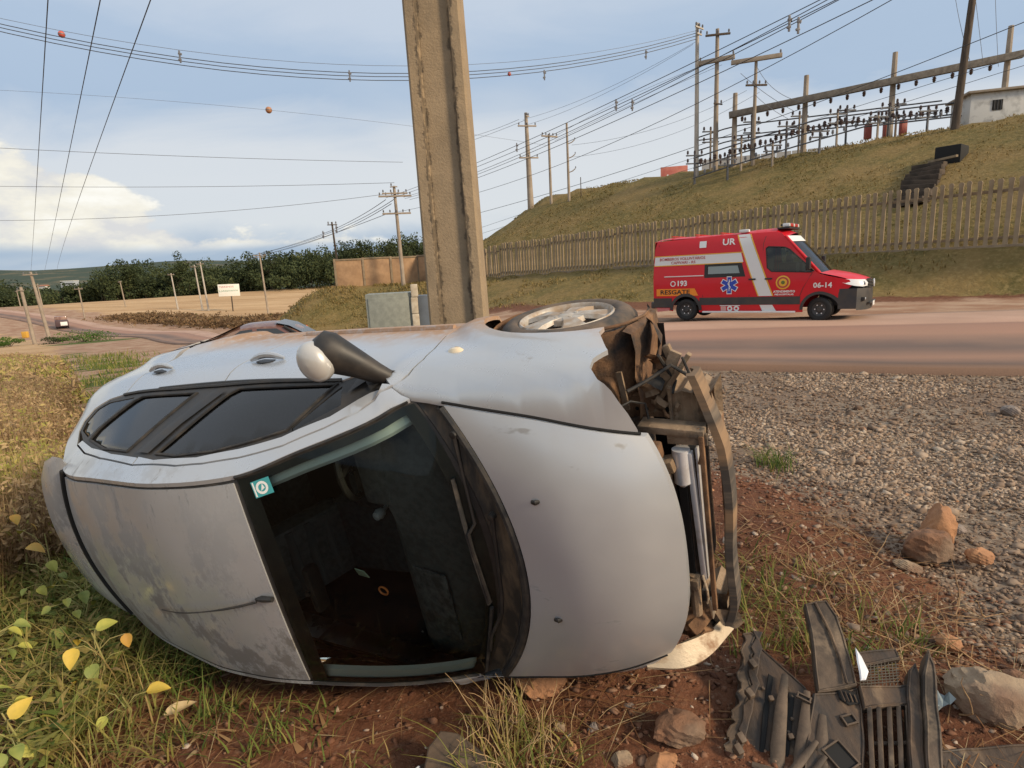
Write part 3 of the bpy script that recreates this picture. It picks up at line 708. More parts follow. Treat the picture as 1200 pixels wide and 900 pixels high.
mb = MB(); mb.box((-1.05, -.02, .55), (.5, .22, .18), ch=.04); cpart(mb, 'centre_console', M_trim)
mb = MB(); k = 16; mb.tube([(-.86 + .028 * math.cos(2 * pi * j / k), -.32 + .022 * math.sin(2 * pi * j / k), .985) for j in range(k + 1)], .005, 5, cap=False); cpart(mb, 'orange_ring', mat('orange_ring_paint', (.75, .22, .06), .5))
mb = MB(); mb.prism([(-.035, -.03), (.03, -.035), (.035, .025), (-.02, .035)], .003, Matrix.Translation((-.93, -.20, 1.02)) @ Matrix.Rotation(.4, 4, 'X')); cpart(mb, 'paper_tag', mat('pale_green_tag', (.45, .58, .42), .6))
M_seat = mat('seat_fabric', (.12, .125, .125), .55, col2=(.035, .036, .037), scale=20)
for y in (.36, -.36):
    for k in range(5):
        mb = MB(); mb.tube([(-1.53 - .028 * k, y - .20, .70 + .105 * k), (-1.505 - .028 * k, y, .715 + .105 * k), (-1.53 - .028 * k, y + .20, .70 + .105 * k)], .045, 10, squash=.6); cpart(mb, 'seat_roll', mat('vinyl_sheen', (.11, .115, .115), .25, coat=.8) if k == 0 and y > 0 else bpy.data.materials['vinyl_sheen'])
mb = MB(); mb.box((-.55, -.33, .965), (.20, .36, .012), Matrix.Rotation(-.1, 4, 'Y'), ch=.005); cpart(mb, 'airbag_cover', M_seat, dash)
for y in (-.05, .05):
    mb = MB(); mb.lathe([(.0, .004), (.045, .004), (.05, 0)], 16, Matrix.Translation((-.735, y * 1.3, .84)) @ Matrix.Rotation(-pi / 2, 4, 'Y')); cpart(mb, 'air_vent', M_seat, dash)
# --- bared front end
mb = MB(); mb.box((.10, 0, .46), (.46, .84, .40)); mb.box((-.12, .0, .50), (.30, 1.20, .56)); cpart(mb, 'engine', M_engine)
mb = MB(); rows = []
for a in np.linspace(205, -32, 22):                       # plastic liner wrapped round the wheel
    A = math.radians(a); r_ = .335 + .025 * (1 if a < 40 else 0)
    rows.append([(r_ * math.cos(A), y, .295 + r_ * math.sin(A)) for y in (.805, .78, .62, .42)])
mb.grid(rows); ln = cpart(mb, 'wheel_liner', M_mud)
mb = MB(); rr = np.random.default_rng(21); rows = []
for i in range(9):                                        # front wall of the liner, creased and torn along its free edge
    k = i / 8; z = .16 + .34 * k; bulge = .012 * math.sin(pi * k)
    rows.append([(.325 + bulge + .05 * k * (1 - k), .812 - .012 * rr.random(), z), (.362 + bulge, .79, z + .01), (.372 + bulge * .6, .72, z + .012), (.362, .62, z + .02), (.372, .52, z + .02), (.365, .44, z + .03)])
mb.grid(rows); mb.tube([(.10, .815, .60), (.22, .818, .545), (.315, .812, .44), (.352, .806, .31), (.345, .80, .20)], .007, 6)
cpart(mb, 'liner_front_shell', M_mud, ln, 25)
mb = MB(); mb.grid([[(.355, .80, .30), (.40, .76, .30), (.41, .66, .32)], [(.40, .795, .36), (.44, .74, .37), (.43, .66, .38)], [(.435, .785, .44), (.455, .73, .45), (.43, .68, .46)]]); cpart(mb, 'torn_liner_flap', M_mud, ln)
for s_ in (1, -1):
    mb = MB(); mb.box((.33, s_ * .47, .40), (.34, .095, .13), ch=.008)
    rl = cpart(mb, 'chassis_rail', M_mud)
    for x in (.26, .335, .375, .455):
        mb = MB(); mb.lathe([(.0, 0), (.0085 if x < .4 else .013, 0)], 10, Matrix.Translation((x, s_ * .47 - .01, .4665))); cpart(mb, 'bolt_hole', M_cavity, rl)
    mb = MB(); prof = []
    for i in range(13):                                    # crumple can with pressed ribs
        x = .475 + .165 * i / 12; b = .008 * math.cos(i * pi * 2 / 4)
        prof.append([(x, s_ * .47 + sy * (.075 + b), .40 + sz * (.085 + b)) for sy, sz in ((1, 1), (1, -1), (-1, -1), (-1, 1))])
    mb.grid(prof, closed=True); mb.box((.485, s_ * .47, .40), (.012, .20, .22)); cpart(mb, 'crumple_can', M_tan)
mb = MB(); P = []
for i in range(25):
    y = .64 - 1.14 * i / 24; x = .682 - .12 * max(0, abs(y + .02) - .36) ** 1.3 / .25 ** 1.3 * .6 - .02 * abs(y)
    wz = 1.0 if abs(y + .2) < .55 else .85
    x += .006 * math.sin(y * 11); P.append([(x + .016, y, .46), (x + .020, y, .505), (x + .016, y, .555), (x - .012, y, .56), (x - .020, y, .535), (x - .002, y, .525), (x - .002, y, .485), (x - .020, y, .475), (x - .014, y, .455)])
mb.grid(P, closed=True); mb.add(P[0], [tuple(range(9))]); mb.add(P[-1], [tuple(range(9))[::-1]]); beam = cpart(mb, 'crash_beam', mat('scuffed_beam', (.27, .175, .10), .75, col2=(.065, .056, .048), scale=2.6, stops=(.42, .56), stretch=(.25, 2.2, .25), bump=.12, bscale=14, col3=(.17, .135, .10), scale3=5), smooth=25)
mb = MB(); mb.grid([[(.60, -.40, .58), (.64, -.42, .55), (.69, -.43, .53)], [(.63, -.48, .57), (.66, -.485, .54), (.70, -.47, .52)], [(.67, -.53, .53), (.68, -.535, .52), (.70, -.52, .5)]]); cpart(mb, 'bent_bracket', M_tan, beam)
# radiator pack
mb = MB(); mb.box((.535, -.03, .42), (.03, .64, .40)); rad = cpart(mb, 'radiator', M_cavity)
mb = MB()
for k in range(26): mb.box((.552, -.03, .24 + .0145 * k), (.006, .60, .004))
f_ = cpart(mb, 'radiator_fins', M_engine, rad); f_['kind'] = 'stuff'
mb = MB(); mb.tube([(.535, .36, .60), (.535, .22, .605)], .034, 16); mb.tube([(.535, .22, .605), (.535, .205, .605)], [.026, .018], 12); cpart(mb, 'receiver_tube', M_steel)
mb = MB(); mb.box((.575, .06, .60), (.022, .58, .035), Matrix.Rotation(.03, 4, 'Z'), ch=.006); mb.box((.59, .06, .565), (.008, .60, .05), ch=.002); cpart(mb, 'condenser_tank', M_steel)
mb = MB(); mb.box((.615, .02, .60), (.018, .80, .024), ch=.004); mb.box((.62, -.02, .28), (.02, .90, .05), ch=.006); cpart(mb, 'lower_crossbar', M_mud)
mb = MB(); mb.tube([(.55, -.20, .625), (.548, -.30, .63), (.545, -.40, .62)], .022, 10); mb.box((.545, -.23, .64), (.05, .05, .045), ch=.012); cpart(mb, 'condenser_end', M_tan)
mb = MB(); mb.tube([(.58, -.20, .62), (.60, -.25, .645), (.60, -.30, .64), (.592, -.33, .63)], .005, 6); mb.tube([(.60, -.33, .60), (.605, -.40, .60), (.60, -.44, .59)], [.012, .010, .004], 6); cpart(mb, 'broken_clip', M_cream)
mb = MB(); mb.box((.47, .30, .63), (.10, .05, .08), Matrix.Rotation(.25, 4, 'Z'), ch=.01); mb.box((.475, .12, .60), (.045, .36, .10), ch=.015); mb.box((.455, -.22, .60), (.05, .40, .08), ch=.02); cpart(mb, 'front_panel', M_tan)
mb = MB(); mb.box((.50, .43, .565), (.25, .03, .085), Matrix.Rotation(-.05, 4, 'Z'), ch=.006); mb.box((.56, .40, .59), (.15, .05, .012), ch=.003); cpart(mb, 'headlamp_support', M_tan)
mb = MB(); mb.tube([(.36, .50, .70), (.41, .44, .715), (.445, .36, .70), (.455, .24, .68), (.45, .10, .66)], .014, 8); cpart(mb, 'engine_hose', M_rubber)
mb = MB(); mb.tube([(.30, .53, .66), (.36, .55, .60), (.40, .52, .55), (.41, .46, .56)], .005, 6); mb.tube([(.455, .70, .50), (.47, .64, .47), (.50, .58, .46), (.49, .54, .49)], .007, 6); mb.tube([(.55, .70, .52), (.575, .62, .52), (.585, .55, .52)], .005, 6); cpart(mb, 'loose_wire', M_rubber)
mb = MB(); mb.tube([(.215, .63, .46), (.225, .57, .50), (.235, .47, .56)], [.058, .062, .06], 18); mb.lathe([(0, .012), (.05, .010), (.066, 0), (.066, -.012)], 18, Matrix.Translation((.213, .64, .453)) @ Vector((0, .8, -.5)).to_track_quat('Z', 'Y').to_matrix().to_4x4()); cpart(mb, 'washer_bottle', M_mud)
mb = MB(); mb.box((.315, .57, .545), (.022, .16, .012), Matrix.Rotation(.1, 4, 'Z')); mb.box((.47, .61, .46), (.045, .20, .018), Matrix.Rotation(-.45, 4, 'Z'), ch=.003); mb.box((.50, .60, .47), (.02, .23, .03), Matrix.Rotation(-.6, 4, 'Z'), ch=.004); mb.box((.475, .69, .43), (.03, .06, .03), Matrix.Rotation(.3, 4, 'Z'), ch=.006); mb.lathe([(0, 0), (.014, 0), (.014, -.01)], 10, Matrix.Translation((.47, .60, .476))); cpart(mb, 'lamp_bracket', M_tan)
rr = np.random.default_rng(31)
for k in range(12):                                      # torn plastic shreds and twisted tabs round the wing opening
    p = Vector((.38 + .12 * rr.random(), .42 + .22 * rr.random(), .36 + .18 * rr.random())); d = Vector(rr.normal(0, 1, 3)).normalized(); e_ = d.cross(Vector((0, 0, 1))).normalized() * (.012 + .02 * rr.random()); L_ = .05 + .08 * rr.random()
    mb = MB(); rows = []
    for j in range(5):
        q = p + d * L_ * j / 4 + Vector((0, 0, .025 * math.sin(j * 1.1 + k))); rows.append([q - e_ * (1 - .12 * j), q + Vector((0, 0, .006)), q + e_ * (1 - .15 * j)])
    mb.grid(rows); cpart(mb, 'torn_shred', (M_mud, M_tan, M_rubber)[k % 3], smooth=20)
for k, (q, r_) in enumerate((([(.42, .40, .60), (.47, .33, .64), (.50, .22, .655), (.49, .12, .64), (.47, .05, .66)], .010), ([(.40, .28, .66), (.46, .20, .68), (.47, .05, .69), (.455, -.12, .70), (.44, -.28, .69)], .008), ([(.36, .60, .62), (.42, .62, .56), (.50, .66, .50), (.56, .62, .50)], .007), ([(.60, .44, .58), (.62, .38, .60), (.60, .30, .60)], .006), ([(.48, -.05, .67), (.52, -.14, .68), (.53, -.26, .67), (.50, -.36, .65)], .012))):
    mb = MB(); mb.tube(q, r_, 7); cpart(mb, 'engine_hose', (M_rubber, M_mud)[k % 2])
for k in range(7):
    mb = MB(); mb.box((.43 + .05 * rr.random(), .34 - .10 * k + .03 * rr.random(), .645 + .03 * rr.random()), (.05 + .04 * rr.random(), .05 + .04 * rr.random(), .05), Euler(rr.normal(0, .35, 3)).to_matrix().to_4x4(), ch=.010); cpart(mb, 'engine_bracket', (M_mud, M_tan, M_engine)[k % 3])
mb = MB(); mb.lathe([(0, .02), (.05, .018), (.055, 0), (.07, -.01), (.07, -.05)], 18, Matrix.Translation((.44, .16, .69)) @ Matrix.Rotation(.9, 4, 'Y')); cpart(mb, 'pulley', M_engine)
# crushed lump low in the front, right front corner piece bent forward
mb = MB(); rr = np.random.default_rng(3)
for k in range(9): mb.box((.50 + .05 * rr.random(), -.42 - .16 * rr.random(), .52 + .10 * rr.random()), (.06 + .05 * rr.random(), .07, .05), Euler((rr.random(), rr.random(), rr.random())).to_matrix().to_4x4(), ch=.012)
cpart(mb, 'crushed_bracket', M_mud)
mb = MB(); mb.box((.50, -.575, .50), (.17, .07, .12), Matrix.Rotation(-.15, 4, 'Z'), ch=.02); cpart(mb, 'crushed_lamp_housing', M_black)
mb = MB(); P = []
U_ = [pchip([0, .33, .7, 1], v) for v in ([.36, .48, .565, .622], [-.56, -.56, -.575, -.59], [.80, .69, .57, .42])]
V_ = [pchip([0, .33, .7, 1], v) for v in ([.37, .495, .588, .652], [-.565, -.585, -.60, -.60], [.812, .755, .635, .46])]
for i in range(19):
    k = i / 18; u_ = Vector([f(k) for f in U_]); v_ = Vector([f(k) for f in V_]); d_ = (v_ - u_); out = Vector((.25, -.92, .15)).normalized() * (.03 * math.sin(pi * min(.93, .15 + k * .8)))
    P.append([u_, u_ + d_ * .25 + out * .8 + Vector((0, 0, .004)), u_ + d_ * .6 + out * 1.2, v_, v_ - Vector((.012, -.03, .02)), u_ + d_ * .4 + Vector((0, .05, -.03)), u_ - Vector((.0, -.03, .02))])
mb.grid(P, closed=True); mb.add(P[-1], [tuple(range(7))[::-1]]); mb.add(P[0], [tuple(range(7))])
cpart(mb, 'bumper_corner', M_cream, smooth=40)
# ================================================================ LIE OF THE LAND
_PX = [-1e4, 10, 15, 36, 46, 66, 121, 150, 240, 330, 520, 900, 1e4]
_PZ = [0, 0, -.25, -1.5, -2.2, -3.5, -5.5, -5.3, -1.0, -6.5, -16, -18, -18]
def seg_dist(x, y, pts):
    d = None
    for (x1, y1), (x2, y2) in zip(pts[:-1], pts[1:]):
        l2 = (x2 - x1) ** 2 + (y2 - y1) ** 2; t = np.clip(((x - x1) * (x2 - x1) + (y - y1) * (y2 - y1)) / l2, 0, 1)
        q = np.hypot(x - x1 - t * (x2 - x1), y - y1 - t * (y2 - y1)); d = q if d is None else np.minimum(d, q)
    return d
WALL = [(-1.6, 54.0), (-9.0, 62.0), (-17.0, 60.0)]
def hill_sa(x, y): return (x - 21.7) * .78 + (y - 25) * .626, (x - 21.7) * -.626 + (y - 25) * .78
def height(x, y, micro=True):
    x = np.asarray(x, float); y = np.asarray(y, float)
    p = -.6 * x + .8 * y
    z = np.interp(p, _PX, _PZ) * sstep(7, -10, x) + sstep(150, 300, y) * np.clip((x + 125) * .02, -5, 5) * sstep(900, 400, y)
    # far ridge across the valley
    r = np.hypot(x, y); az = np.arctan2(x, y)
    z = z + sstep(700, 2300, r) * (84 + 46 * fbm(az * 6 + 5, r / 1500, 3, 5) + 8 * np.sin(az * 3)) * sstep(-.0, .2, y / np.maximum(r, 1))
    s, a = hill_sa(x, y)
    wd = np.interp(a, [-30, 0, 18, 45, 60], [3, 3, 9, 14, 14]); zf = np.interp(a, [-60, 0, 12, 37, 50, 70], [2.0, 2.0, 1.87, 1.3, 1.25, .4])
    keep = 1 - sstep(50, 78, a)
    ls = np.interp(a, [-60, 0, 50], [20, 19.6, 14.7])
    k1 = sstep(-wd, 0.6, s) * keep
    z1 = z + (zf - z) * k1
    k2 = np.clip(s / ls, 0, 1); k2 = k2 * (1.12 - .12 * k2)
    rise = (10.2 - zf) * k2 * (1 - sstep(44, 60, a)) * sstep(-90, -60, a)
    z = np.where(s > 0, z1 + rise, z1)
    dm = seg_dist(x, y, WALL); md = (1 - sstep(1.0, 9, dm)); z = np.maximum(z, z + (1.2 - z) * md)
    if micro:
        near = sstep(60, 12, r)
        z = z + near * sstep(9.5, 7.0, y - .0 * x) * (.055 * (fbm(x * 1.7, y * 1.7, 4, 3) - .5) * 2 + .030 * (fbm(x * 9, y * 9, 3, 9) - .5) * sstep(2.6, 1.9, x - .1) ) 
        # heaped soil under the nose of the car and the red bank beside the gravel
        z = z + .11 * np.exp(-((x - .45) ** 2 + (y - 2.65) ** 2) / .28) + .13 * np.exp(-(((x - 1.75) / .55) ** 2 + ((y - 3.9) / 1.2) ** 2)) - .02
        z = z + .16 * (fbm(x / 3.5, y / 3.5, 4, 21) - .5) * sstep(2, 6, s) * keep
        z = z + .10 * (fbm(x / .9, y / .9, 3, 23) - .5) * sstep(-8, -1, s) * keep
    return z
# ---------------------------------------------------------------- ground sheet
def axis(dense0, dense1, st, lo, hi, g=1.055):
    a = list(np.arange(dense0, dense1, st)); s_ = st
    while a[-1] < hi: s_ = min(s_ * g, 260); a.append(a[-1] + s_)
    s_ = st; b = []
    v = dense0
    while v > lo: s_ = min(s_ * g, 260); v -= s_; b.append(v)
    return np.array(b[::-1] + a)
GX = axis(-5.5, 6.5, .05, -3500, 3500); GY = axis(1.3, 8.5, .05, -2500, 4200)
X, Y_ = np.meshgrid(GX, GY); Z = height(X, Y_)
NEAR_EDGE = [(60, -8), (30, 1.5), (15, 6.2), (7.6, 8.9), (3.2, 10.9), (-3, 13.5), (-8.5, 18), (-14, 30), (-23.4, 46), (-37, 63), (-54.5, 86), (-80, 110), (-125, 148), (-200, 196)]
FAR_EDGE = [(62, 3), (33, 11.5), (16, 16.6), (9.2, 18.1), (5.3, 18.7), (0, 20.5), (-4, 24), (-8.5, 33), (-19, 49.5), (-32.5, 68), (-48.5, 92), (-74, 116), (-119, 154), (-194, 203)]
sA, aA = hill_sa(X, Y_)
wdA = np.interp(aA, [-30, 0, 18, 45, 60], [3, 3, 9, 14, 14])
jit = fbm(X * 1.1, Y_ * 1.1, 4, 31) - .5; jit2 = fbm(X / 6, Y_ / 6, 4, 33) - .5
dm = seg_dist(X, Y_, WALL)
w_hill = np.maximum(sstep(-.15, .35, (sA + wdA) / wdA + jit2 * .6) * (1 - sstep(55, 78, aA)) * (aA > -70), 1 - sstep(9, 12, dm + jit2 * 3))
droad = seg_dist(X, Y_, [((a[0] + b[0]) / 2, (a[1] + b[1]) / 2) for a, b in zip(NEAR_EDGE, FAR_EDGE)])
def side_of(pts, x, y):
    """signed offset right of a polyline (nearest segment)"""
    best = np.full(x.shape, 1e9); sg = np.zeros(x.shape)
    for (x1, y1), (x2, y2) in zip(pts[:-1], pts[1:]):
        l2 = (x2 - x1) ** 2 + (y2 - y1) ** 2; t = np.clip(((x - x1) * (x2 - x1) + (y - y1) * (y2 - y1)) / l2, 0, 1)
        d = np.hypot(x - x1 - t * (x2 - x1), y - y1 - t * (y2 - y1)); c = (x2 - x1) * (y - y1) - (y2 - y1) * (x - x1)
        u = d < best; best = np.where(u, d, best); sg = np.where(u, np.sign(c), sg)
    return best * sg
CROP = [(-2.2, -6), (-2.5, 2.4), (-3.1, 3.9), (-5.0, 6.4), (-6.9, 8.8), (-12, 15.2), (-21, 27), (-33, 42), (-62, 72)]
crop = side_of(CROP, X, Y_)                       # positive on the crop side
w_crop = sstep(-.35, .5, crop + jit * .8) * (Y_ < 130)
gl = np.where(Y_ < 5.1, X - 2.25 + .1 * (Y_ - 5), X - 2.25 + (Y_ - 5.1) * 1.1)
w_grav = sstep(-.30, .45, gl + jit * 1.3) * (1 - w_hill) * sstep(-14, -9, X) * (Y_ < 13.5)
w_tan = sstep(7, 12, droad - 3 + jit2 * 4) * sstep(62, 70, -.6 * X + .8 * Y_) * (1 - w_hill) * (X < 30)
w_grn = np.maximum(sstep(.48, .66, fbm(X / 1.6, Y_ / 1.6, 4, 41)) * sstep(-5.2, -2.8, crop + jit * 2) * (1 - w_crop) * (Y_ > 6.5) * (Y_ < 60),
                   0)
w_grn = np.maximum(w_grn, sstep(4, 1, np.hypot((X + 57) / 2.6, (Y_ - 81) / 1.6)) )
w_dust = sstep(16, 6, droad + jit * 4) * sstep(11, 17, np.hypot(X, Y_)) * (1 - w_hill) * (1 - w_crop)
w_dust = np.maximum(w_dust, sstep(38, 55, np.hypot(X, Y_)) * (1 - w_hill) * (1 - w_crop))
far_g = sstep(500, 900, np.hypot(X, Y_))

def ground_material():
    m_ = bpy.data.materials.new('ground_material'); m_.use_nodes = True; t = m_.node_tree; b = t.nodes['Principled BSDF']
    lk = t.links.new; tc = t.nodes.new('ShaderNodeTexCoord'); P = tc.outputs['Object']
    def nz(sc, d=6, r=.6, stretch=None):
        n = t.nodes.new('ShaderNodeTexNoise'); n.inputs['Scale'].default_value = sc; n.inputs['Detail'].default_value = d; n.inputs['Roughness'].default_value = r
        v = P
        if stretch:
            mp_ = t.nodes.new('ShaderNodeMapping'); mp_.inputs['Scale'].default_value = stretch; lk(P, mp_.inputs[0]); v = mp_.outputs[0]
        lk(v, n.inputs['Vector']); return n.outputs[0]
    def at(nm):
        n = t.nodes.new('ShaderNodeAttribute'); n.attribute_name = nm; return n.outputs['Fac']
    fine, mid, big = nz(38, 6, .7), nz(6, 6, .65), nz(.55, 5, .6)
    vor = t.nodes.new('ShaderNodeTexVoronoi'); vor.inputs['Scale'].default_value = 26; lk(P, vor.inputs['Vector'])
    vs = t.nodes.new('ShaderNodeSeparateColor'); lk(vor.outputs['Color'], vs.inputs[0])
    soil = mixc(t, ramp(t, mid, [(.35, 0.), (.65, 1.)]), (.105, .040, .021), (.195, .085, .046))
    soil = mixc(t, ramp(t, fine, [(.52, 0.), (.70, .55)]), soil, (.27, .17, .11))
    grav = mixc(t, ramp(t, vs.outputs[0], [(.1, 0.), (.9, 1.)]), (.16, .115, .08), (.33, .265, .20))
    grav = mixc(t, ramp(t, big, [(.42, 0.), (.62, .75)]), grav, (.17, .115, .082))
    straw = mixc(t, ramp(t, mid, [(.35, 0.), (.65, 1.)]), (.13, .085, .045), (.28, .19, .105))
    tan = mixc(t, ramp(t, nz(.10, 5, .55, (.4, 2.2, 1)), [(.35, 0.), (.62, 1.)]), (.42, .265, .135), (.56, .385, .215))
    tan = mixc(t, ramp(t, nz(.9, 5, .6, (.35, 1.6, 1)), [(.45, 0.), (.65, .35)]), tan, (.33, .20, .11))
    hl = mixc(t, ramp(t, nz(1.1, 7, .68), [(.36, 0.), (.62, 1.)]), (.215, .155, .055), (.125, .105, .035))
    hl = mixc(t, ramp(t, nz(.22, 5, .6), [(.45, 0.), (.62, .8)]), hl, (.26, .175, .07))
    hl = mixc(t, ramp(t, nz(5, 5, .7), [(.48, 0.), (.66, .55)]), hl, (.36, .27, .12))
    grn = mixc(t, ramp(t, mid, [(.35, 0.), (.65, 1.)]), (.055, .085, .018), (.12, .14, .035))
    wood = mixc(t, ramp(t, nz(.012, 6, .7), [(.52, 0.), (.66, .8)]), (.050, .070, .050), (.22, .17, .10))
    c = soil
    dst = mixc(t, ramp(t, big, [(.4, 0.), (.62, 1.)]), (.30, .17, .105), (.42, .29, .20))
    for nm, col, e in (('dust', dst, .3), ('gravel', grav, .25), ('straw', straw, .3), ('tan', tan, .15), ('hill', hl, .3), ('green', grn, .5), ('far', wood, .1)):
        f = t.nodes.new('ShaderNodeMapRange'); f.interpolation_type = 'SMOOTHSTEP'
        lk(math_n(t, 'ADD', at(nm), math_n(t, 'MULTIPLY', math_n(t, 'SUBTRACT', mid, .5), e * 2)), f.inputs[0]); f.inputs[1].default_value = .35; f.inputs[2].default_value = .65
        c = mixc(t, f.outputs[0], c, col)
    lk(c, b.inputs['Base Color']); b.inputs['Roughness'].default_value = .95; b.inputs['Specular IOR Level'].default_value = .2
    bn = t.nodes.new('ShaderNodeBump'); bn.inputs['Strength'].default_value = .8; bn.inputs['Distance'].default_value = .03
    hgt = math_n(t, 'ADD', math_n(t, 'MULTIPLY', fine, .6), mid)
    lk(hgt, bn.inputs['Height'])
    bn2 = t.nodes.new('ShaderNodeBump'); bn2.inputs['Strength'].default_value = .9; bn2.inputs['Distance'].default_value = .35
    lk(math_n(t, 'MULTIPLY', nz(1.6, 7, .7), math_n(t, 'MAXIMUM', at('hill'), math_n(t, 'MULTIPLY', at('tan'), .3))), bn2.inputs['Height']); lk(bn2.outputs[0], bn.inputs['Normal'])
    lk(bn.outputs[0], b.inputs['Normal'])
    return m_
M_ground = ground_material()
ny, nx = X.shape
idx = np.arange(nx * ny).reshape(ny, nx)
Q = np.stack([idx[:-1, :-1], idx[:-1, 1:], idx[1:, 1:], idx[1:, :-1]], -1).reshape(-1, 4)
V = np.stack([X, Y_, Z], -1).reshape(-1, 3)
cols = dict(gravel=w_grav.ravel(), straw=w_crop.ravel(), tan=w_tan.ravel(), hill=w_hill.ravel(), green=w_grn.ravel(), far=far_g.ravel(), dust=w_dust.ravel())
def zone(name, sel):
    q = Q[sel]; u, inv = np.unique(q, return_inverse=True)
    return np_mesh(name, V[u], inv.reshape(-1, 4), M_ground, smooth=True, kind='structure', cols={k: c[u] for k, c in cols.items()})
cm_ = lambda w: w.ravel()[Q].mean(1)
is_h = cm_(w_hill) > .5; is_t = (cm_(w_tan) > .5) & ~is_h; is_f = (cm_(far_g) > .5) & ~is_h & ~is_t
is_g = (cm_(w_grav) > .5) & ~is_h & ~is_t & ~is_f
zone('grassy_hill', is_h); zone('harvested_field', is_t); zone('far_hills', is_f); zone('gravel_shoulder', is_g); zone('ground', ~(is_h | is_t | is_f | is_g))

# ---------------------------------------------------------------- road
def smooth_line(pts, st):
    pts = np.array(pts, float); d = np.r_[0, np.cumsum(np.hypot(*np.diff(pts, axis=0).T))]
    fx = pchip(d, pts[:, 0]); fy = pchip(d, pts[:, 1]); return fx, fy, d[-1]
na, nb = smooth_line(NEAR_EDGE, 1), smooth_line(FAR_EDGE, 1)
K = 170; W_ = 20; RV = []; RT = []; RS = []
for i in range(K + 1):
    u = (i / K); a = np.array([na[0](u * na[2]), na[1](u * na[2])]); b = np.array([nb[0](u * nb[2]), nb[1](u * nb[2])])
    for j in range(-1, W_ + 2):
        f = min(max(j / W_, 0), 1); p = a + (b - a) * f; RV.append((p[0], p[1])); RT.append(f); RS.append(u * na[2])
RV = np.array(RV); rz = height(RV[:, 0], RV[:, 1], False).reshape(K + 1, W_ + 3)
rz = rz + .10 + .03 * np.sin(np.linspace(0, pi, W_ + 3))[None]; rz[:, 0] -= .20; rz[:, -1] -= .20
RV = np.column_stack([RV, rz.ravel()])
ri = np.arange((K + 1) * (W_ + 3)).reshape(K + 1, -1)
RQ = np.stack([ri[:-1, :-1], ri[:-1, 1:], ri[1:, 1:], ri[1:, :-1]], -1).reshape(-1, 4)
m_ = bpy.data.materials.new('dusty_asphalt'); m_.use_nodes = True; t = m_.node_tree; b = t.nodes['Principled BSDF']
ta = t.nodes.new('ShaderNodeAttribute'); ta.attribute_name = 'across'; sa = t.nodes.new('ShaderNodeAttribute'); sa.attribute_name = 'along'
cb = t.nodes.new('ShaderNodeCombineXYZ'); t.links.new(math_n(t, 'MULTIPLY', sa.outputs['Fac'], .22), cb.inputs[0]); t.links.new(math_n(t, 'MULTIPLY', ta.outputs['Fac'], 9), cb.inputs[1])
n = t.nodes.new('ShaderNodeTexNoise'); n.inputs['Scale'].default_value = 1; n.inputs['Detail'].default_value = 6; t.links.new(cb.outputs[0], n.inputs['Vector'])
tt = math_n(t, 'ADD', ta.outputs['Fac'], math_n(t, 'MULTIPLY', math_n(t, 'SUBTRACT', n.outputs[0], .5), .10))
dust = ramp(t, tt, [(.0, (.25, .15, .10)), (.05, (.13, .085, .065)), (.12, (.31, .175, .115)), (.24, (.135, .092, .075)), (.36, (.19, .118, .09)), (.47, (.38, .205, .135)), (.60, (.35, .19, .13)), (.655, (.30, .17, .12)), (.69, (.50, .305, .215)), (.85, (.53, .345, .255)), (1., (.45, .285, .20))])
tc = t.nodes.new('ShaderNodeTexCoord'); n2_ = t.nodes.new('ShaderNodeTexNoise'); n2_.inputs['Scale'].default_value = 60; n2_.inputs['Detail'].default_value = 4; t.links.new(tc.outputs['Object'], n2_.inputs['Vector'])
n3_ = t.nodes.new('ShaderNodeTexNoise'); n3_.inputs['Scale'].default_value = .35; n3_.inputs['Detail'].default_value = 5; t.links.new(tc.outputs['Object'], n3_.inputs['Vector'])
c = mixc(t, ramp(t, n2_.outputs[0], [(.4, 0.), (.7, .3)]), dust, (.10, .075, .06)); c = mixc(t, ramp(t, n3_.outputs[0], [(.45, 0.), (.7, .5)]), c, (.30, .18, .12))
t.links.new(c, b.inputs['Base Color']); b.inputs['Roughness'].default_value = .85
bn = t.nodes.new('ShaderNodeBump'); bn.inputs['Strength'].default_value = .35; bn.inputs['Distance'].default_value = .01; t.links.new(n2_.outputs[0], bn.inputs['Height']); t.links.new(bn.outputs[0], b.inputs['Normal'])
np_mesh('road', RV, RQ[:, ::-1], m_, smooth=True, kind='structure', cols=dict(across=RT, along=RS))
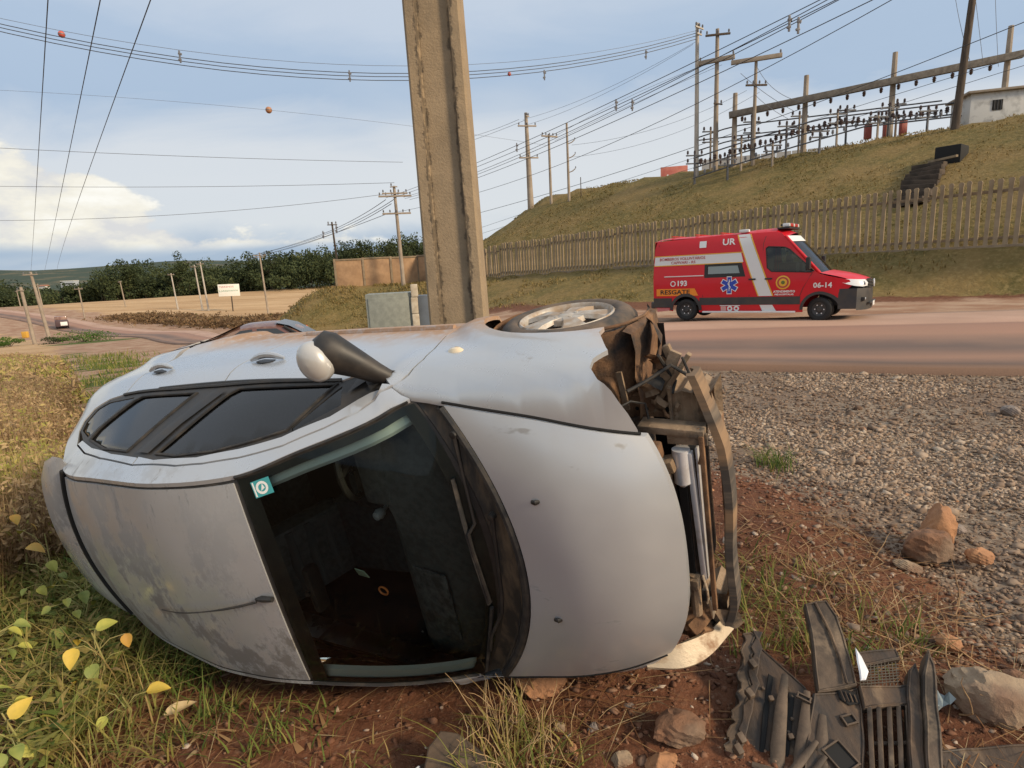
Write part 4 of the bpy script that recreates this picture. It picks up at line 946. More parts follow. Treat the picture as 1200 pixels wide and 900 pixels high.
# ================================================================ BIG CONCRETE POLE AND THINGS BEHIND THE CAR
def gz(x, y): return float(height(np.array([x]), np.array([y]), False)[0])
def concrete(name, a, b_, c=None, **kw): return mat(name, a, .9, col2=b_, scale=kw.pop('scale', 3), bump=kw.pop('bump', .4), bscale=kw.pop('bscale', 40), col3=c, **kw)
def pole_material():
    m_ = bpy.data.materials.new('weathered_pole_concrete'); m_.use_nodes = True; t = m_.node_tree; b = t.nodes['Principled BSDF']; lk = t.links.new
    tc = t.nodes.new('ShaderNodeTexCoord'); P = tc.outputs['Object']; s3 = t.nodes.new('ShaderNodeSeparateXYZ'); lk(P, s3.inputs[0])
    def nz(sc, st=(1, 1, 1), d=6, r=.65):
        mp_ = t.nodes.new('ShaderNodeMapping'); mp_.inputs['Scale'].default_value = st; lk(P, mp_.inputs[0])
        n = t.nodes.new('ShaderNodeTexNoise'); n.inputs['Scale'].default_value = sc; n.inputs['Detail'].default_value = d; n.inputs['Roughness'].default_value = r; lk(mp_.outputs[0], n.inputs['Vector']); return n.outputs[0]
    c = mixc(t, ramp(t, nz(3.5), [(.35, 0.), (.65, 1.)]), (.35, .265, .17), (.26, .20, .13))
    c = mixc(t, ramp(t, nz(2.2, (1, 1, .25)), [(.5, 0.), (.75, .6)]), c, (.39, .275, .155))
    # black lichen along the recess edges
    ax = math_n(t, 'ABSOLUTE', math_n(t, 'ADD', s3.outputs[0], math_n(t, 'MULTIPLY', math_n(t, 'SUBTRACT', nz(2.0, (.3, .3, 1.4)), .5), .17)))
    d = math_n(t, 'ABSOLUTE', math_n(t, 'SUBTRACT', ax, .148))
    li = t.nodes.new('ShaderNodeMapRange'); li.interpolation_type = 'SMOOTHSTEP'; lk(math_n(t, 'ADD', d, math_n(t, 'MULTIPLY', math_n(t, 'SUBTRACT', nz(26, (1, 1, .6)), .5), .085)), li.inputs[0]); li.inputs[1].default_value = .028; li.inputs[2].default_value = .002
    c = mixc(t, math_n(t, 'MULTIPLY', li.outputs[0], .72), c, (.055, .045, .034))
    c = mixc(t, ramp(t, nz(55), [(.60, 0.), (.72, .5)]), c, (.10, .08, .06))
    lk(c, b.inputs['Base Color']); b.inputs['Roughness'].default_value = .95
    bn = t.nodes.new('ShaderNodeBump'); bn.inputs['Strength'].default_value = .6; bn.inputs['Distance'].default_value = .012
    lk(math_n(t, 'SUBTRACT', nz(45), math_n(t, 'MULTIPLY', li.outputs[0], .6)), bn.inputs['Height']); lk(bn.outputs[0], b.inputs['Normal']); return m_
PX_, PY_ = -.44, 5.75
big = empty('concrete_pole', (PX_, PY_, gz(PX_, PY_) - .3), label='thick concrete pole with dark lichen streaks standing behind the silver hatchback', cat='utility pole')
big.rotation_euler = (0, math.radians(-.9), math.radians(-4))
mb = MB(); P = []
for h in np.linspace(0, 11.5, 40):
    k = (1 - h / 11.5 * .30); w_, d_, f, r = .282 * k, .20 * k, .148 * k, .055 * k
    P.append([(-w_, -d_ + .02, h), (-w_ + .02, -d_, h), (-f - .018, -d_, h), (-f, -d_ + r, h), (f, -d_ + r, h), (f + .018, -d_, h), (w_ - .02, -d_, h), (w_, -d_ + .02, h), (w_, d_ - .02, h), (w_ - .02, d_, h), (f + .018, d_, h), (f, d_ - r, h), (-f, d_ - r, h), (-f - .018, d_, h), (-w_ + .02, d_, h), (-w_, d_ - .02, h)])
mb.grid(P, closed=True, flip=False); mb.add(P[-1], [tuple(range(16))]); mb.build('shaft', pole_material(), big, 25)
# grey meter cabinet
M_cab = mat('galvanised_grey', (.30, .315, .27), .5, .2, col2=(.24, .255, .225), scale=14, stops=(.4, .6), bump=.05)
M_cab2 = mat('blue_grey_steel', (.13, .155, .19), .5, .1, col2=(.10, .12, .15), scale=6)
cx, cy = -1.34, 7.3
cb_ = empty('meter_cabinet', (cx, cy, gz(cx, cy) - .03), math.radians(6), 'grey steel meter cabinet with a torn white edge beside the thick pole', 'cabinet')
mb = MB(); mb.box((-.10, .0, .93), (.54, .36, 1.80), ch=.012); mb.build('housing', M_cab, cb_)
mb = MB(); mb.box((-.10, -.186, .95), (.48, .012, 1.66), ch=.004); dr = mb.build('door', M_cab, cb_)
mb = MB(); mb.box((.32, .03, .90), (.17, .30, 1.76), ch=.01); mb.build('side_box', M_cab2, cb_)
mb = MB(); rr = np.random.default_rng(5); z = .15
while z < 1.85:
    hh_ = .10 + .12 * rr.random(); mb.box((.20 + .018 * rr.random(), -.19, z + hh_ / 2), (.075 + .03 * rr.random(), .05, hh_ - .004), Euler((0, .06 * (rr.random() - .5), 0)).to_matrix().to_4x4(), ch=.012); z += hh_
mb.build('torn_lining', mat('foam_white', (.62, .56, .45), .9, col2=(.45, .38, .28), scale=9), cb_)

# ---------------------------------------------------------------- palisade fence and wall
M_pick = concrete('picket_concrete', (.33, .255, .165), (.25, .19, .122), (.16, .118, .077), scale=1.4, bscale=25, scale3=1.1)
M_rail = concrete('rail_concrete', (.28, .215, .14), (.20, .15, .10), scale=2)
M_wall = concrete('wall_concrete', (.42, .265, .15), (.33, .205, .115), (.24, .15, .09), scale=1.1, scale3=.5, stops3=(.5, .7))
fen = empty('palisade_fence', (21.7, 25, gz(21.7, 25)), label='long concrete picket fence stepping down the grassy bank behind the ambulance', cat='fence')
fen_inv = Matrix.Translation(-fen.location)
dx, dy = -.626, .780; ang = math.atan2(dy, dx)
mb = MB(); prof = [(-.082, 0), (.082, 0), (.078, 2.66), (.095, 2.74), (.095, 2.80), (.05, 2.86), (-.05, 2.86), (-.095, 2.80), (-.095, 2.74), (-.078, 2.66)]
mb.prism(prof, .085, Matrix.Rotation(pi / 2, 4, 'X') @ Matrix.Translation((0, 0, -.0425)))
pk = mb.build('picket', M_pick, fen, 30); pk_me = pk.data; first = True
SP = .34; nsec = 19; a = -3.4; rr = np.random.default_rng(11); sec = 0
while a < 36.9:
    a0, a1 = a, min(a + SP * nsec, 37.3); ac = (a0 + a1) / 2
    zs = max(gz(21.7 + dx * q - .0, 25 + dy * q) for q in (a0, ac, a1)) - .05
    for q in np.arange(a0, a1 - .01, SP):
        if first: o = pk; first = False
        else: o = bpy.data.objects.new('picket', pk_me); COL.objects.link(o); o.parent = fen
        j = rr.normal(0, .012, 3)
        o.location = (dx * q, dy * q, zs - fen.location.z + j[0] * 1.2 - .0); o.rotation_euler = (j[1] * 1.2, j[2] * 1.4, ang + j[0] * 5); o.scale = (1 + j[1] * 5, 1, 1 + j[2] * .8)
    for hz in (.42, 2.36):
        mb = MB(); R_ = Matrix.Rotation(ang, 4, 'Z'); mid = Vector((dx * ac - dy * .07, dy * ac + dx * .07, zs - fen.location.z + hz)); mid = Vector((dx * ac + .78 * .09, dy * ac + .626 * .09, zs - fen.location.z + hz))
        mb.box(mid, (a1 - a0 + .05, .08, .13), R_, ch=.01); mb.build('rail', M_rail, fen)
    mb = MB(); mb.box((dx * ac + .78 * .02, dy * ac + .626 * .02, zs - fen.location.z - .02), (a1 - a0 + .02, .15, .30), R_, ch=.015); mb.build('plinth', M_rail, fen)
    a = a1
wl = empty('boundary_wall', (-9, 62, gz(-9, 62)), label='tan concrete panel wall with a capping behind the twin crossarm pole', cat='wall')
def wall_run(p, q, n, skip=0):
    p = Vector(p); q = Vector(q); ln = (q - p).length; an = math.atan2(q.y - p.y, q.x - p.x); R_ = Matrix.Rotation(an, 4, 'Z'); zb_ = min(gz(*p), gz(*q)) - .15 - wl.location.z
    for i in range(n):
        c = p + (q - p) * ((i + .5) / n) - Vector((-9, 62)); zz_ = zb_ + .04 * (i % 2)
        mb = MB(); mb.box((c.x, c.y, zz_ + 1.38), (ln / n - .16, .10, 2.6), R_, ch=.01); mb.build('panel', M_wall, wl)
        mb = MB(); mb.box((c.x, c.y, zz_ + 2.78), (ln / n - .02, .22, .16), R_, ch=.02); mb.build('capping', M_rail, wl)
    for i in range(n + 1):
        c = p + (q - p) * (i / n) - Vector((-9, 62)); mb = MB(); mb.box((c.x, c.y, zb_ + 1.46), (.22, .26, 2.92), R_, ch=.02); mb.build('post', M_rail, wl)
wall_run((-1.8, 54.3), (-9, 62), 4); wall_run((-9, 62), (-17, 60), 3)
# drain gully with broken steps up the bank
M_dark = concrete('wet_gully_concrete', (.085, .062, .045), (.045, .035, .027), scale=2)
gx, gy = 25.2, 35.6
gul = empty('drain_gully', (gx, gy, gz(gx, gy)), label='dark broken concrete drain steps set in the grassy slope above the fence', cat='drain')
rr = np.random.default_rng(8)
for k in range(9):
    s0 = -4.6 + k * .75; x_, y_ = .78 * s0 - .15 * k + .3, .626 * s0; zz_ = gz(gx + x_, gy + y_) - gul.location.z
    mb = MB(); R_ = Matrix.Rotation(math.atan2(.626, .78) + rr.normal(0, .12), 4, 'Z') @ Matrix.Rotation(rr.normal(0, .08), 4, 'X')
    mb.box((x_, y_, zz_ + .12), (.75, 1.5 + .3 * rr.random(), .32), R_, ch=.03); mb.build('step', M_dark, gul)
mb = MB(); mb.box((1.7, 1.2, gz(gx + 1.7, gy + 1.2) - gul.location.z + .1), (1.5, 1.3, 1.1), Matrix.Rotation(.67, 4, 'Z'), ch=.05); mb.build('sump', M_cavity, gul)
mb = MB(); mb.box((.5, .25, gz(gx + .5, gy + .25) - gul.location.z + .5), (.14, 2.0, .12), Matrix.Rotation(.1, 4, 'Z')); mb.build('slab', M_rail, gul)

# ---------------------------------------------------------------- utility poles
M_pc = concrete('pole_concrete', (.36, .30, .235), (.27, .22, .17), scale=.8, bscale=12)
M_pl = concrete('pale_pole_concrete', (.50, .46, .40), (.40, .36, .31), scale=.8, bscale=12)
M_pd = mat('dark_wood_pole', (.10, .075, .055), .9, col2=(.06, .046, .036), scale=3, stretch=(4, 4, .4))
M_ins = mat('brown_porcelain', (.06, .035, .028), .3)
M_gin = mat('grey_insulator', (.17, .17, .18), .45)
_ins = {}
def insulator(parent, p, m_, s=1.0, down=False):
    key = (m_.name, down)
    if key not in _ins:
        mb = MB(); sg = -1 if down else 1
        mb.lathe([(.02, 0), (.02, .05 * sg), (.07, .06 * sg), (.045, .10 * sg), (.075, .12 * sg), (.045, .16 * sg), (.065, .18 * sg), (.03, .24 * sg), (0, .25 * sg)], 8)
        o = mb.build('insulator', m_, parent); _ins[key] = o.data
    else: o = bpy.data.objects.new('insulator', _ins[key]); COL.objects.link(o); o.parent = parent
    o.location = p; o.scale = (s, s, s); return o
def upole(label, x, y, h, r0, r1, m_, lean=(0, 0), arms=(), group=None, sink=.3, sides=10, name='utility_pole'):
    z = gz(x, y); o = empty(name, (x, y, z), 0, label, 'utility pole', group)
    mb = MB(); n = 8; mb.tube([(lean[0] * h * k / n, lean[1] * h * k / n, -sink + (h + sink) * k / n) for k in range(n + 1)], [r0 + (r1 - r0) * k / n for k in range(n + 1)], sides); mb.build('shaft', m_, o, 40)
    for (zz_, half, yaw, ni, m2, thick) in arms:
        R_ = Matrix.Rotation(yaw, 4, 'Z'); c = Vector((lean[0] * zz_, lean[1] * zz_, zz_))
        if half > 0:
            mb = MB(); mb.box(c + R_ @ Vector((0, -r1 - .05, 0)), (2 * half, thick, thick * 1.2), R_, ch=.01); ca = mb.build('crossarm', m2, o)
        for i in range(ni):
            u = -half + .12 + (2 * half - .24) * i / max(1, ni - 1); insulator(o, c + R_ @ Vector((u, -r1 - .05, thick * .6)), M_gin, 1.2)
    return o
yA = math.radians(35)
upole('twin crossarm concrete pole carrying many cables in front of the tan wall', -10.12, 58.81, 9.3, .21, .13, M_pc, (-.012, 0), [(8.35, 1.55, math.radians(12), 6, M_pc, .13), (8.6, 1.2, math.radians(12), 4, M_pc, .12), (6.75, 1.35, math.radians(12), 5, M_pc, .13), (9.2, .35, 0, 1, M_pc, .08)])
upole('slim concrete pole rising from the brown scrub to the right of the white board', -54.18, 134.4, 14.0, .24, .15, M_pc, (-.02, 0), [(13.4, 1.3, .2, 4, M_pc, .14), (13.0, 1.0, .2, 0, M_pc, .1)])
upole('thin wooden pole standing at the left end of the tan wall', -17.6, 63.5, 7.2, .14, .09, M_pd, (-.03, 0), [(6.9, .5, .3, 2, M_pd, .08)])
upole('left pole of the leaning pair by the white board, whitewashed', -79.6, 155.4, 11.7, .24, .15, M_pl, (-.035, 0), [(11.2, .9, .2, 3, M_pc, .12)])
upole('right pole of the leaning pair by the white board, taller', -77.65, 154.6, 12.4, .25, .15, M_pl, (-.03, 0), [(11.9, .9, .2, 3, M_pc, .12)])
upole('pale pole against the dark wood left of the leaning pair', -88.5, 160, 9.6, .22, .14, M_pl, (-.04, 0), [(9.2, .8, .2, 2, M_pc, .12)])
upole('short pole in the tan field nearest the leaning post pair', -101.1, 142.2, 7.4, .18, .12, M_pc, (-.02, 0), [(7.0, .9, .2, 3, M_pc, .12)])
upole('short pole at the field edge with bare top before the wood', -110.0, 172, 7.4, .18, .12, M_pc, (-.05, 0), [(7.1, .5, .2, 2, M_pc, .1)])
upole('faint small pole at the far left edge of the wood', -166, 204, 6.4, .2, .13, M_pc, (-.04, 0), [(6.1, .5, .2, 2, M_pc, .1)])
upole('faint small pole in front of the wood behind the leaning posts', -141.5, 182, 6.8, .2, .13, M_pc, (-.04, 0), [(6.4, .5, .2, 2, M_pc, .1)])
upole('shorter leaning post of the close pair at the end of the green verge', -70.9, 88.3, 8.5, .27, .2, M_pc, (-.045, 0), [(8.0, .5, .1, 1, M_pc, .1)])
upole('taller leaning post of the close pair at the end of the green verge', -69.3, 89.3, 10.6, .27, .18, M_pc, (-.085, 0), [(10.2, 1.0, .1, 3, M_pc, .12)])
upole('thick tapered concrete pole with two crossarms at the left end of the hilltop', 3.18, 68.65, 9.9, .36, .17, M_pc, (-.01, 0), [(9.5, .25, .8, 2, M_pc, .1), (8.5, 1.05, .25, 3, M_pc, .12), (5.2, 1.1, .25, 3, M_pc, .12)])
upole('slender hilltop pole with one wide crossarm', 5.25, 65.79, 7.0, .16, .11, M_pc, (0, 0), [(6.75, 1.0, .5, 5, M_pc, .12)])
o = upole('slender hilltop pole with three short side brackets', 6.98, 63.9, 7.6, .15, .10, M_pc, (0, 0), [])
for zz_ in (5.6, 4.2, 2.8):
    mb = MB(); mb.tube([(.08, 0, zz_), (.45, 0, zz_ + .12), (.75, 0, zz_ + .35)], .05, 6); mb.build('bracket', M_pc, o); insulator(o, (.78, 0, zz_ + .36), M_gin, .9)
upole('short thin iron stake on the hilltop right of the three bracket pole', 8.19, 63.5, 1.9, .05, .04, M_pd)
upole('tall pale concrete pole on the hilltop left of the dark crossarm pole', 17.35, 54.74, 12.3, .22, .15, M_pl, (.0, 0), [(11.9, .6, .7, 3, M_pl, .1), (11.4, .35, .7, 2, M_pl, .1)])
upole('tall brown hilltop pole with crossarms beside the pale concrete pole', 18.7, 53.83, 11.3, .24, .15, M_pc, (.005, 0), [(10.8, 1.0, -.15, 3, M_pd, .13), (8.85, 1.45, -.5, 2, M_pc, .28), (5.4, .5, .5, 2, M_pd, .09)])
upole('hilltop pole with a tilted heavy top beam over a short crossarm', 20.96, 51.33, 8.2, .17, .12, M_pc, (.01, 0), [(8.05, 1.9, -.35, 2, M_pc, .26), (6.1, .9, .1, 4, M_pd, .12)])
upole('dark leaning wooden pole on the hill in front of the white hut', 30.86, 42.12, 13.5, .25, .17, M_pd, (.055, 0), [])

# ---------------------------------------------------------------- substation on the hill
sub = empty('substation', (20.07, 52.74, gz(20.07, 52.74)), label='open air electrical substation of concrete posts, beams and buses on the hilltop', cat='substation')
def loc(p): return Vector(p) - sub.location
A = Vector((20.07, 52.74, 13.85)); B = Vector((37.9, 46.5, 15.4)); ab = B - A; an = math.atan2(ab.y, ab.x)
mb = MB(); n = 6
Rb = Vector(ab).to_track_quat('X', 'Z').to_matrix().to_4x4(); mb.box(loc((A + B) / 2), (ab.length + 1.2, .40, .50), Rb, ch=.02); mb.build('main_beam', concrete('grey_beam_concrete', (.19, .17, .145), (.13, .115, .10)), sub)
for k, (px_, py_, top_) in enumerate(((20.07, 52.74, 15.6), (25.17, 50.96, 16.2), (31.0, 48.9, 16.95), (37.9, 46.5, 17.6))):
    zb_ = gz(px_, py_ + .5); mb = MB(); mb.tube([loc((px_, py_ + .5, zb_ - .4)), loc((px_ + .06, py_ + .5, top_))], [.24, .18], 8); mb.build('gantry_post', M_pc, sub)
M_bus = mat('dark_bus_steel', (.07, .075, .085), .5, .4, col2=(.12, .12, .13), scale=4)
def along(t_, off, z): p = A + ab * t_; nrm = Vector((-ab.y, ab.x, 0)).normalized(); q = p + nrm * off; return Vector((q.x, q.y, gz(q.x, q.y) + z))
for off, z in ((-1.6, 2.15), (-1.6, 1.35), (1.5, 3.0), (1.5, 1.9), (-3.0, .95), (3.4, 2.5)):
    mb = MB(); mb.tube([loc(along(t_, off, z)) for t_ in np.linspace(-.18, .80, 16)], .055, 6); mb.build('bus_pipe', M_bus, sub)
rr = np.random.default_rng(4)
for i in range(15):
    t_ = -.17 + .062 * i + rr.normal(0, .006); off = (-1.6, 1.5, -3.0)[i % 3]; h = (2.6, 3.5, 1.7)[i % 3]
    p0, p1 = along(t_, off, -.2), along(t_, off, h); mb = MB(); mb.tube([loc(p0), loc(p1)], [.10, .08], 6); mb.build('support_post', M_pc if i % 2 else M_bus, sub)
    for dz in (.65 * h, .9 * h):
        c = along(t_, off, dz); mb = MB(); mb.box(loc(c), (1.5, .10, .10), Matrix.Rotation(an + .4, 4, 'Z')); mb.build('bracket_arm', M_bus, sub)
        for q in (-.6, .0, .6): insulator(sub, loc(c) + Matrix.Rotation(an + .4, 4, 'Z') @ Vector((q, 0, .05)), M_ins, 1.5)
for i in range(46):
    t_ = -.15 + .0205 * i; insulator(sub, loc(along(t_, -1.6, 1.40)), M_ins, 1.7 if i % 3 else 2.3)
    if i % 2: insulator(sub, loc(along(t_, -3.0, 1.0)), M_gin, 1.6)
    if i % 3 == 0: insulator(sub, loc(A + ab * max(0.02, t_ + .15) + Vector((0, -.2, -.25))), M_ins, 2.0, True)
for t_ in (.53, .60, .66):
    mb = MB(); c = along(t_, 1.0, 1.2); mb.box(loc(c), (.45, .4, 1.1), ch=.04); mb.build('breaker_box', mat('faded_red_paint', (.34, .08, .06), .6), sub)
mb = MB(); 
for i in range(12): mb.box(loc(along(-.12 + .07 * i, 6.5, .6)), (1.25, .05, 1.2), Matrix.Rotation(an, 4, 'Z'))
o = mb.build('panel_screen', mat('pale_sheet', (.50, .50, .50), .6), sub); o['kind'] = 'stuff'
# hut
hx, hy = 33.6, 44.6; hut = empty('equipment_hut', (hx, hy, gz(hx, hy)), math.radians(-14), 'small whitewashed hut with stained walls and a flat slab roof on the hilltop', 'hut')
M_ww = mat('stained_whitewash', (.62, .62, .60), .9, col2=(.36, .36, .35), scale=1.6, stops=(.5, .72), bump=.2)
mb = MB(); mb.box((3.4, 1.6, 1.0), (6.6, 3.0, 2.6), ch=.01); w0 = mb.build('wall', M_ww, hut)
mb = MB(); mb.box((3.4, 1.6, 2.39), (7.2, 3.6, .16), ch=.02); mb.build('roof_slab', M_pc, hut)
mb = MB(); mb.box((1.75, .085, 1.42), (.62, .06, .68)); wn = mb.build('window', M_cavity, hut)
for q in (-.2, 0, .2):
    mb = MB(); mb.box((1.75 + q, .05, 1.42), (.03, .03, .66)); mb.build('window_bar', M_bus, wn)
# red sign over the crest
rs = empty('red_sign', (21.9, 78, 10.35), math.radians(-12), 'faded red hoarding with white letters peeping over the hill crest', 'sign')
mb = MB(); mb.box((0, 0, 2.2), (3.3, .12, 2.3), ch=.01); mb.build('board', mat('faded_red_board', (.50, .13, .10), .6, col2=(.58, .22, .16), scale=1), rs)
text_mesh('lettering', 'AGa', 1.15, M_white, rs, Matrix.Translation((-.1, -.07, 1.95)) @ Matrix.Rotation(pi / 2, 4, 'X'), bold=.03)
for q in (-1.2, 1.2):
    mb = MB(); mb.box((q, .12, .7), (.12, .12, 3.4)); mb.build('post', M_pd, rs)
# ---------------------------------------------------------------- overhead cables
M_wire = mat('cable_black', (.055, .058, .066), .6); M_wire2 = mat('cable_grey', (.14, .15, .17), .6)
def curve(p0, pm, p1, n=24):
    p0, pm, p1 = Vector(p0), Vector(pm), Vector(p1); l = (pm - p0).length / ((pm - p0).length + (p1 - pm).length)
    c = (pm - p0 * (1 - l) ** 2 - p1 * l ** 2) / (2 * l * (1 - l))
    return [p0 * (1 - t_) ** 2 + c * 2 * t_ * (1 - t_) + p1 * t_ ** 2 for t_ in np.linspace(0, 1, n)]
def cable(label, p, r, m_=M_wire, group=None):
    mb = MB(); q = curve(*p); rs_ = [r] * len(q); mb.tube(q, rs_, 5, cap=False)
    return tag(mb.build('power_cable', m_, None, 60), label, 'cable', group)
def spacer(parent, p, s=1.0):
    mb = MB(); p = Vector(p)
    mb.box(p, (.10 * s, .08 * s, .74 * s), ch=.02 * s); mb.box(p + Vector((.03 * s, 0, .17 * s)), (.22 * s, .10 * s, .13 * s), Matrix.Rotation(.3, 4, 'Y'), ch=.02); mb.box(p - Vector((.02 * s, 0, .17 * s)), (.20 * s, .10 * s, .12 * s), Matrix.Rotation(-.2, 4, 'Y'), ch=.02); mb.build('cable_spacer', M_gin, parent)
def bundle(label, p, offs, r, spacers=(), s=1.0):
    o = empty('cable_bundle', p[0], 0, label, 'cable'); o0 = Vector(p[0])
    for d in offs:
        q = [Vector(a) + Vector(d) - o0 for a in curve(*p)]; mb = MB(); mb.tube(q, r, 5, cap=False); mb.build('cable', M_wire, o, 60)
    for sp_ in spacers: spacer(o, Vector(sp_) - o0, s)
    return o
bundle('sagging three strand cable bundle with spacers crossing the sky above the car', [(-38.02, 40, 20.6), (-10.25, 45, 15.98), (17.26, 54.7, 20.69)], [(0, 0, .0), (0, 0, .22), (0, .1, -.22)], .026, [(-20.5, 42, 16.75), (-10.27, 45, 15.98), (3.76, 49, 16.55), (12.55, 53, 18.9)], 1.0)
ew = cable('thin messenger wire running just over the sagging spacer bundle', [(-37.97, 40, 21.0), (-10.79, 45, 16.75), (17.25, 54.7, 21.1)], .014, M_wire2)
cable('faint wire with the brown marker ball high over the valley', [(-62.24, 60, 22.2), (-21.65, 60, 18.04), (5.11, 68, 15.1)], .012, M_wire2)
for i, (p, l) in enumerate((([(-5.64, 9, 7.57), (-14.49, 20, 7.18), (-69.5, 88.5, 5.3)], 'left'), ([(-4.7, 9, 7.53), (-13.42, 20, 7.12), (-67.9, 89, 5.3)], 'middle'), ([(-3.75, 9, 7.48), (-12.48, 20, 7.08), (-66.5, 89.5, 5.2)], 'right'))):
    cable('%s one of three steep wires falling from the top edge to the leaning posts' % l, p, .0105)
cable('upper of three level wires running from the twin crossarm pole to the left edge', [(-54, 60, 16.61), (-29.26, 62, 14.56), (-10.33, 66, 13.79)], .022, M_wire2)
cable('middle of three level wires running from the twin crossarm pole to the left edge', [(-54.89, 60, 12.92), (-32.02, 60, 11.59), (-10.17, 58.8, 10.7)], .02, M_wire2)
cable('lowest of three level wires running from the twin crossarm pole to the left edge', [(-55.67, 60, 9.69), (-32.44, 60, 8.98), (-10.26, 58.8, 9.77)], .02, M_wire2)
bundle('cable bundle with two spacers dropping left from the twin crossarm pole', [(-11.13, 58.8, 9.19), (-23.2, 85, 8.98), (-55.06, 134, 8.29)], [(0, 0, 0), (.5, 0, -.4), (1.0, 0, .1)], .032, [(-23.3, 85, 8.8), (-27.0, 91, 8.6)], 1.5)
cable('lower wire from the twin crossarm pole down to the far leaning pair', [(-11, 58.8, 7.92), (-32.2, 95, 7.54), (-77.23, 155, 6.55)], .03, M_wire2)
GB = 'parallel cables rising over the road to the top right'
for i, p in enumerate(([(-11.11, 58.8, 9.35), (5.56, 31, 9.8), (12.51, 19, 10.48)], [(-10.46, 58.8, 9.31), (5.85, 31, 9.63), (12.5, 18.6, 10.18)], [(-8.85, 58.8, 9.07), (6.51, 30, 9.04), (12.81, 18, 9.73)])):
    cable(['topmost of the three dark parallel cables rising to the top right', 'middle of the three dark parallel cables rising to the top right', 'lowest of the three dark parallel cables rising to the top right'][i], p, .016, M_wire, GB)
bundle('spaced pair of cables with paired spacers rising over the ambulance to top right', [(-9.4, 58.8, 9.26), (6.2, 30.5, 9.46), (12.4, 18.6, 10.3)], [(0, 0, .07), (.1, 0, -.07)], .015, [(5.85, 31, 9.67), (6.54, 30.5, 9.50), (10.35, 22.5, 9.93), (10.53, 22.2, 9.74), (1.08, 38.5, 9.38)], .72)
cable('single cable from the lower crossarm passing under the parallel lines', [(-10.42, 58.8, 7.97), (2.95, 40, 8.21), (12.58, 19, 9.58)], .014)
for p, l in (([(-3.19, 78, 9.27), (20.35, 54, 12.58), (30.46, 36, 14.33)], 'upper'), ([(-3.39, 80, 7.51), (21.12, 56, 11.95), (32.37, 38, 13.14)], 'middle'), ([(-3.53, 82, 6.86), (21.1, 58, 11.21), (34.15, 40, 13.13)], 'lowest')):
    cable('%s of three long lines following the hill crest to the right edge' % l, p, .026 if l == 'upper' else .018)
for p, l in (([(21.05, 51, 16.8), (22.31, 50, 14.68), (24.09, 49, 13.51)], 'right end of the tilted top beam'), ([(19.68, 51, 16.49), (21.16, 50, 14.73), (23.11, 49, 13.0)], 'left end of the tilted top beam'), ([(20.94, 51.3, 14.97), (21.87, 50, 13.43), (23.03, 49.5, 12.49)], 'short crossarm below the tilted beam')):
    cable('down lead from the %s into the substation' % l, p, .018, M_wire2)
GT = 'hilltop lines between the poles left of the substation'
for i, p in enumerate(([(17.33, 54.7, 20.28), (10.78, 60, 18.46), (2.75, 68.6, 18.0)], [(16.97, 54.7, 20.03), (10.53, 60, 18.02), (3.19, 68.6, 17.45)], [(18.22, 53.8, 18.21), (12.8, 60, 17.6), (5.42, 65.8, 15.27)], [(19.16, 53.8, 18.03), (13.6, 60, 17.11), (5.86, 65.8, 15.08)], [(20.31, 51.3, 15.26), (14.71, 58, 14.17), (7.43, 63.9, 14.2)], [(21.36, 51.3, 15.08), (15.5, 58, 13.38), (7.57, 63.9, 13.03)])):
    cable(['grey line from the top of the pale concrete pole to the thick tapered pole', 'second grey line just under the one at the pale pole top', 'line from the upper crossarm of the tall brown pole to the slender crossarm pole', 'line from the long lower crossarm of the tall brown pole going left', 'line from the short crossarm under the tilted beam to the three bracket pole', 'lowest line from the tilted beam pole to the lowest of three brackets'][i], p, .014, M_wire2, GT)
GH = 'lines leaving the thick tapered hilltop pole to the left'
for i, p in enumerate(([(2.29, 68.6, 18.03), (-2.49, 75, 18.04), (-9.53, 82, 18.4)], [(3.13, 68.6, 17.98), (-1.89, 75, 17.82), (-9.04, 82, 17.53)])):
    cable(['upper grey line leaving the thick tapered hilltop pole to the left', 'lower grey line leaving the thick tapered hilltop pole to the left'][i], p, .02, M_wire2, GH)
for p, l in (([(29.86, 42, 18.66), (30.97, 42.3, 15.69), (31.87, 42.5, 13.84)], 'left'), ([(31.19, 42, 18.6), (32.11, 42.3, 15.64), (32.67, 42.5, 13.9)], 'middle'), ([(31.8, 41, 18.14), (32.46, 41.3, 15.26), (32.93, 41.5, 13.36)], 'right')):
    cable('%s of three near vertical wires between the dark leaning pole and the hut' % l, p, .014, M_wire2)
def ball(p, r, col, label):
    mb = MB(); bm = bmesh.new(); bmesh.ops.create_uvsphere(bm, u_segments=16, v_segments=10, radius=r); bm.verts.index_update(); mb.add([v.co for v in bm.verts], [tuple(v.index for v in f.verts) for f in bm.faces]); bm.free()
    o = tag(mb.build('marker_ball', mat('ball_paint', col, .6), None, 60, loc=p), label, 'marker ball'); mb = MB(); mb.lathe([(r * 1.01, -.03), (r * 1.04, 0), (r * 1.01, .03)], 16); mb.build('clamp_band', M_gin, o)
ball((-27.56, 41.5, 18.25), .20, (.55, .10, .07), 'red marker ball at the far left of the sagging bundle')
ball((-21.65, 60, 18.04), .30, (.42, .20, .10), 'brown orange marker ball alone in the cloud above the valley')
ball((1.06, 48.5, 16.6), .14, (.60, .10, .08), 'tiny red marker ball beside the big concrete pole')
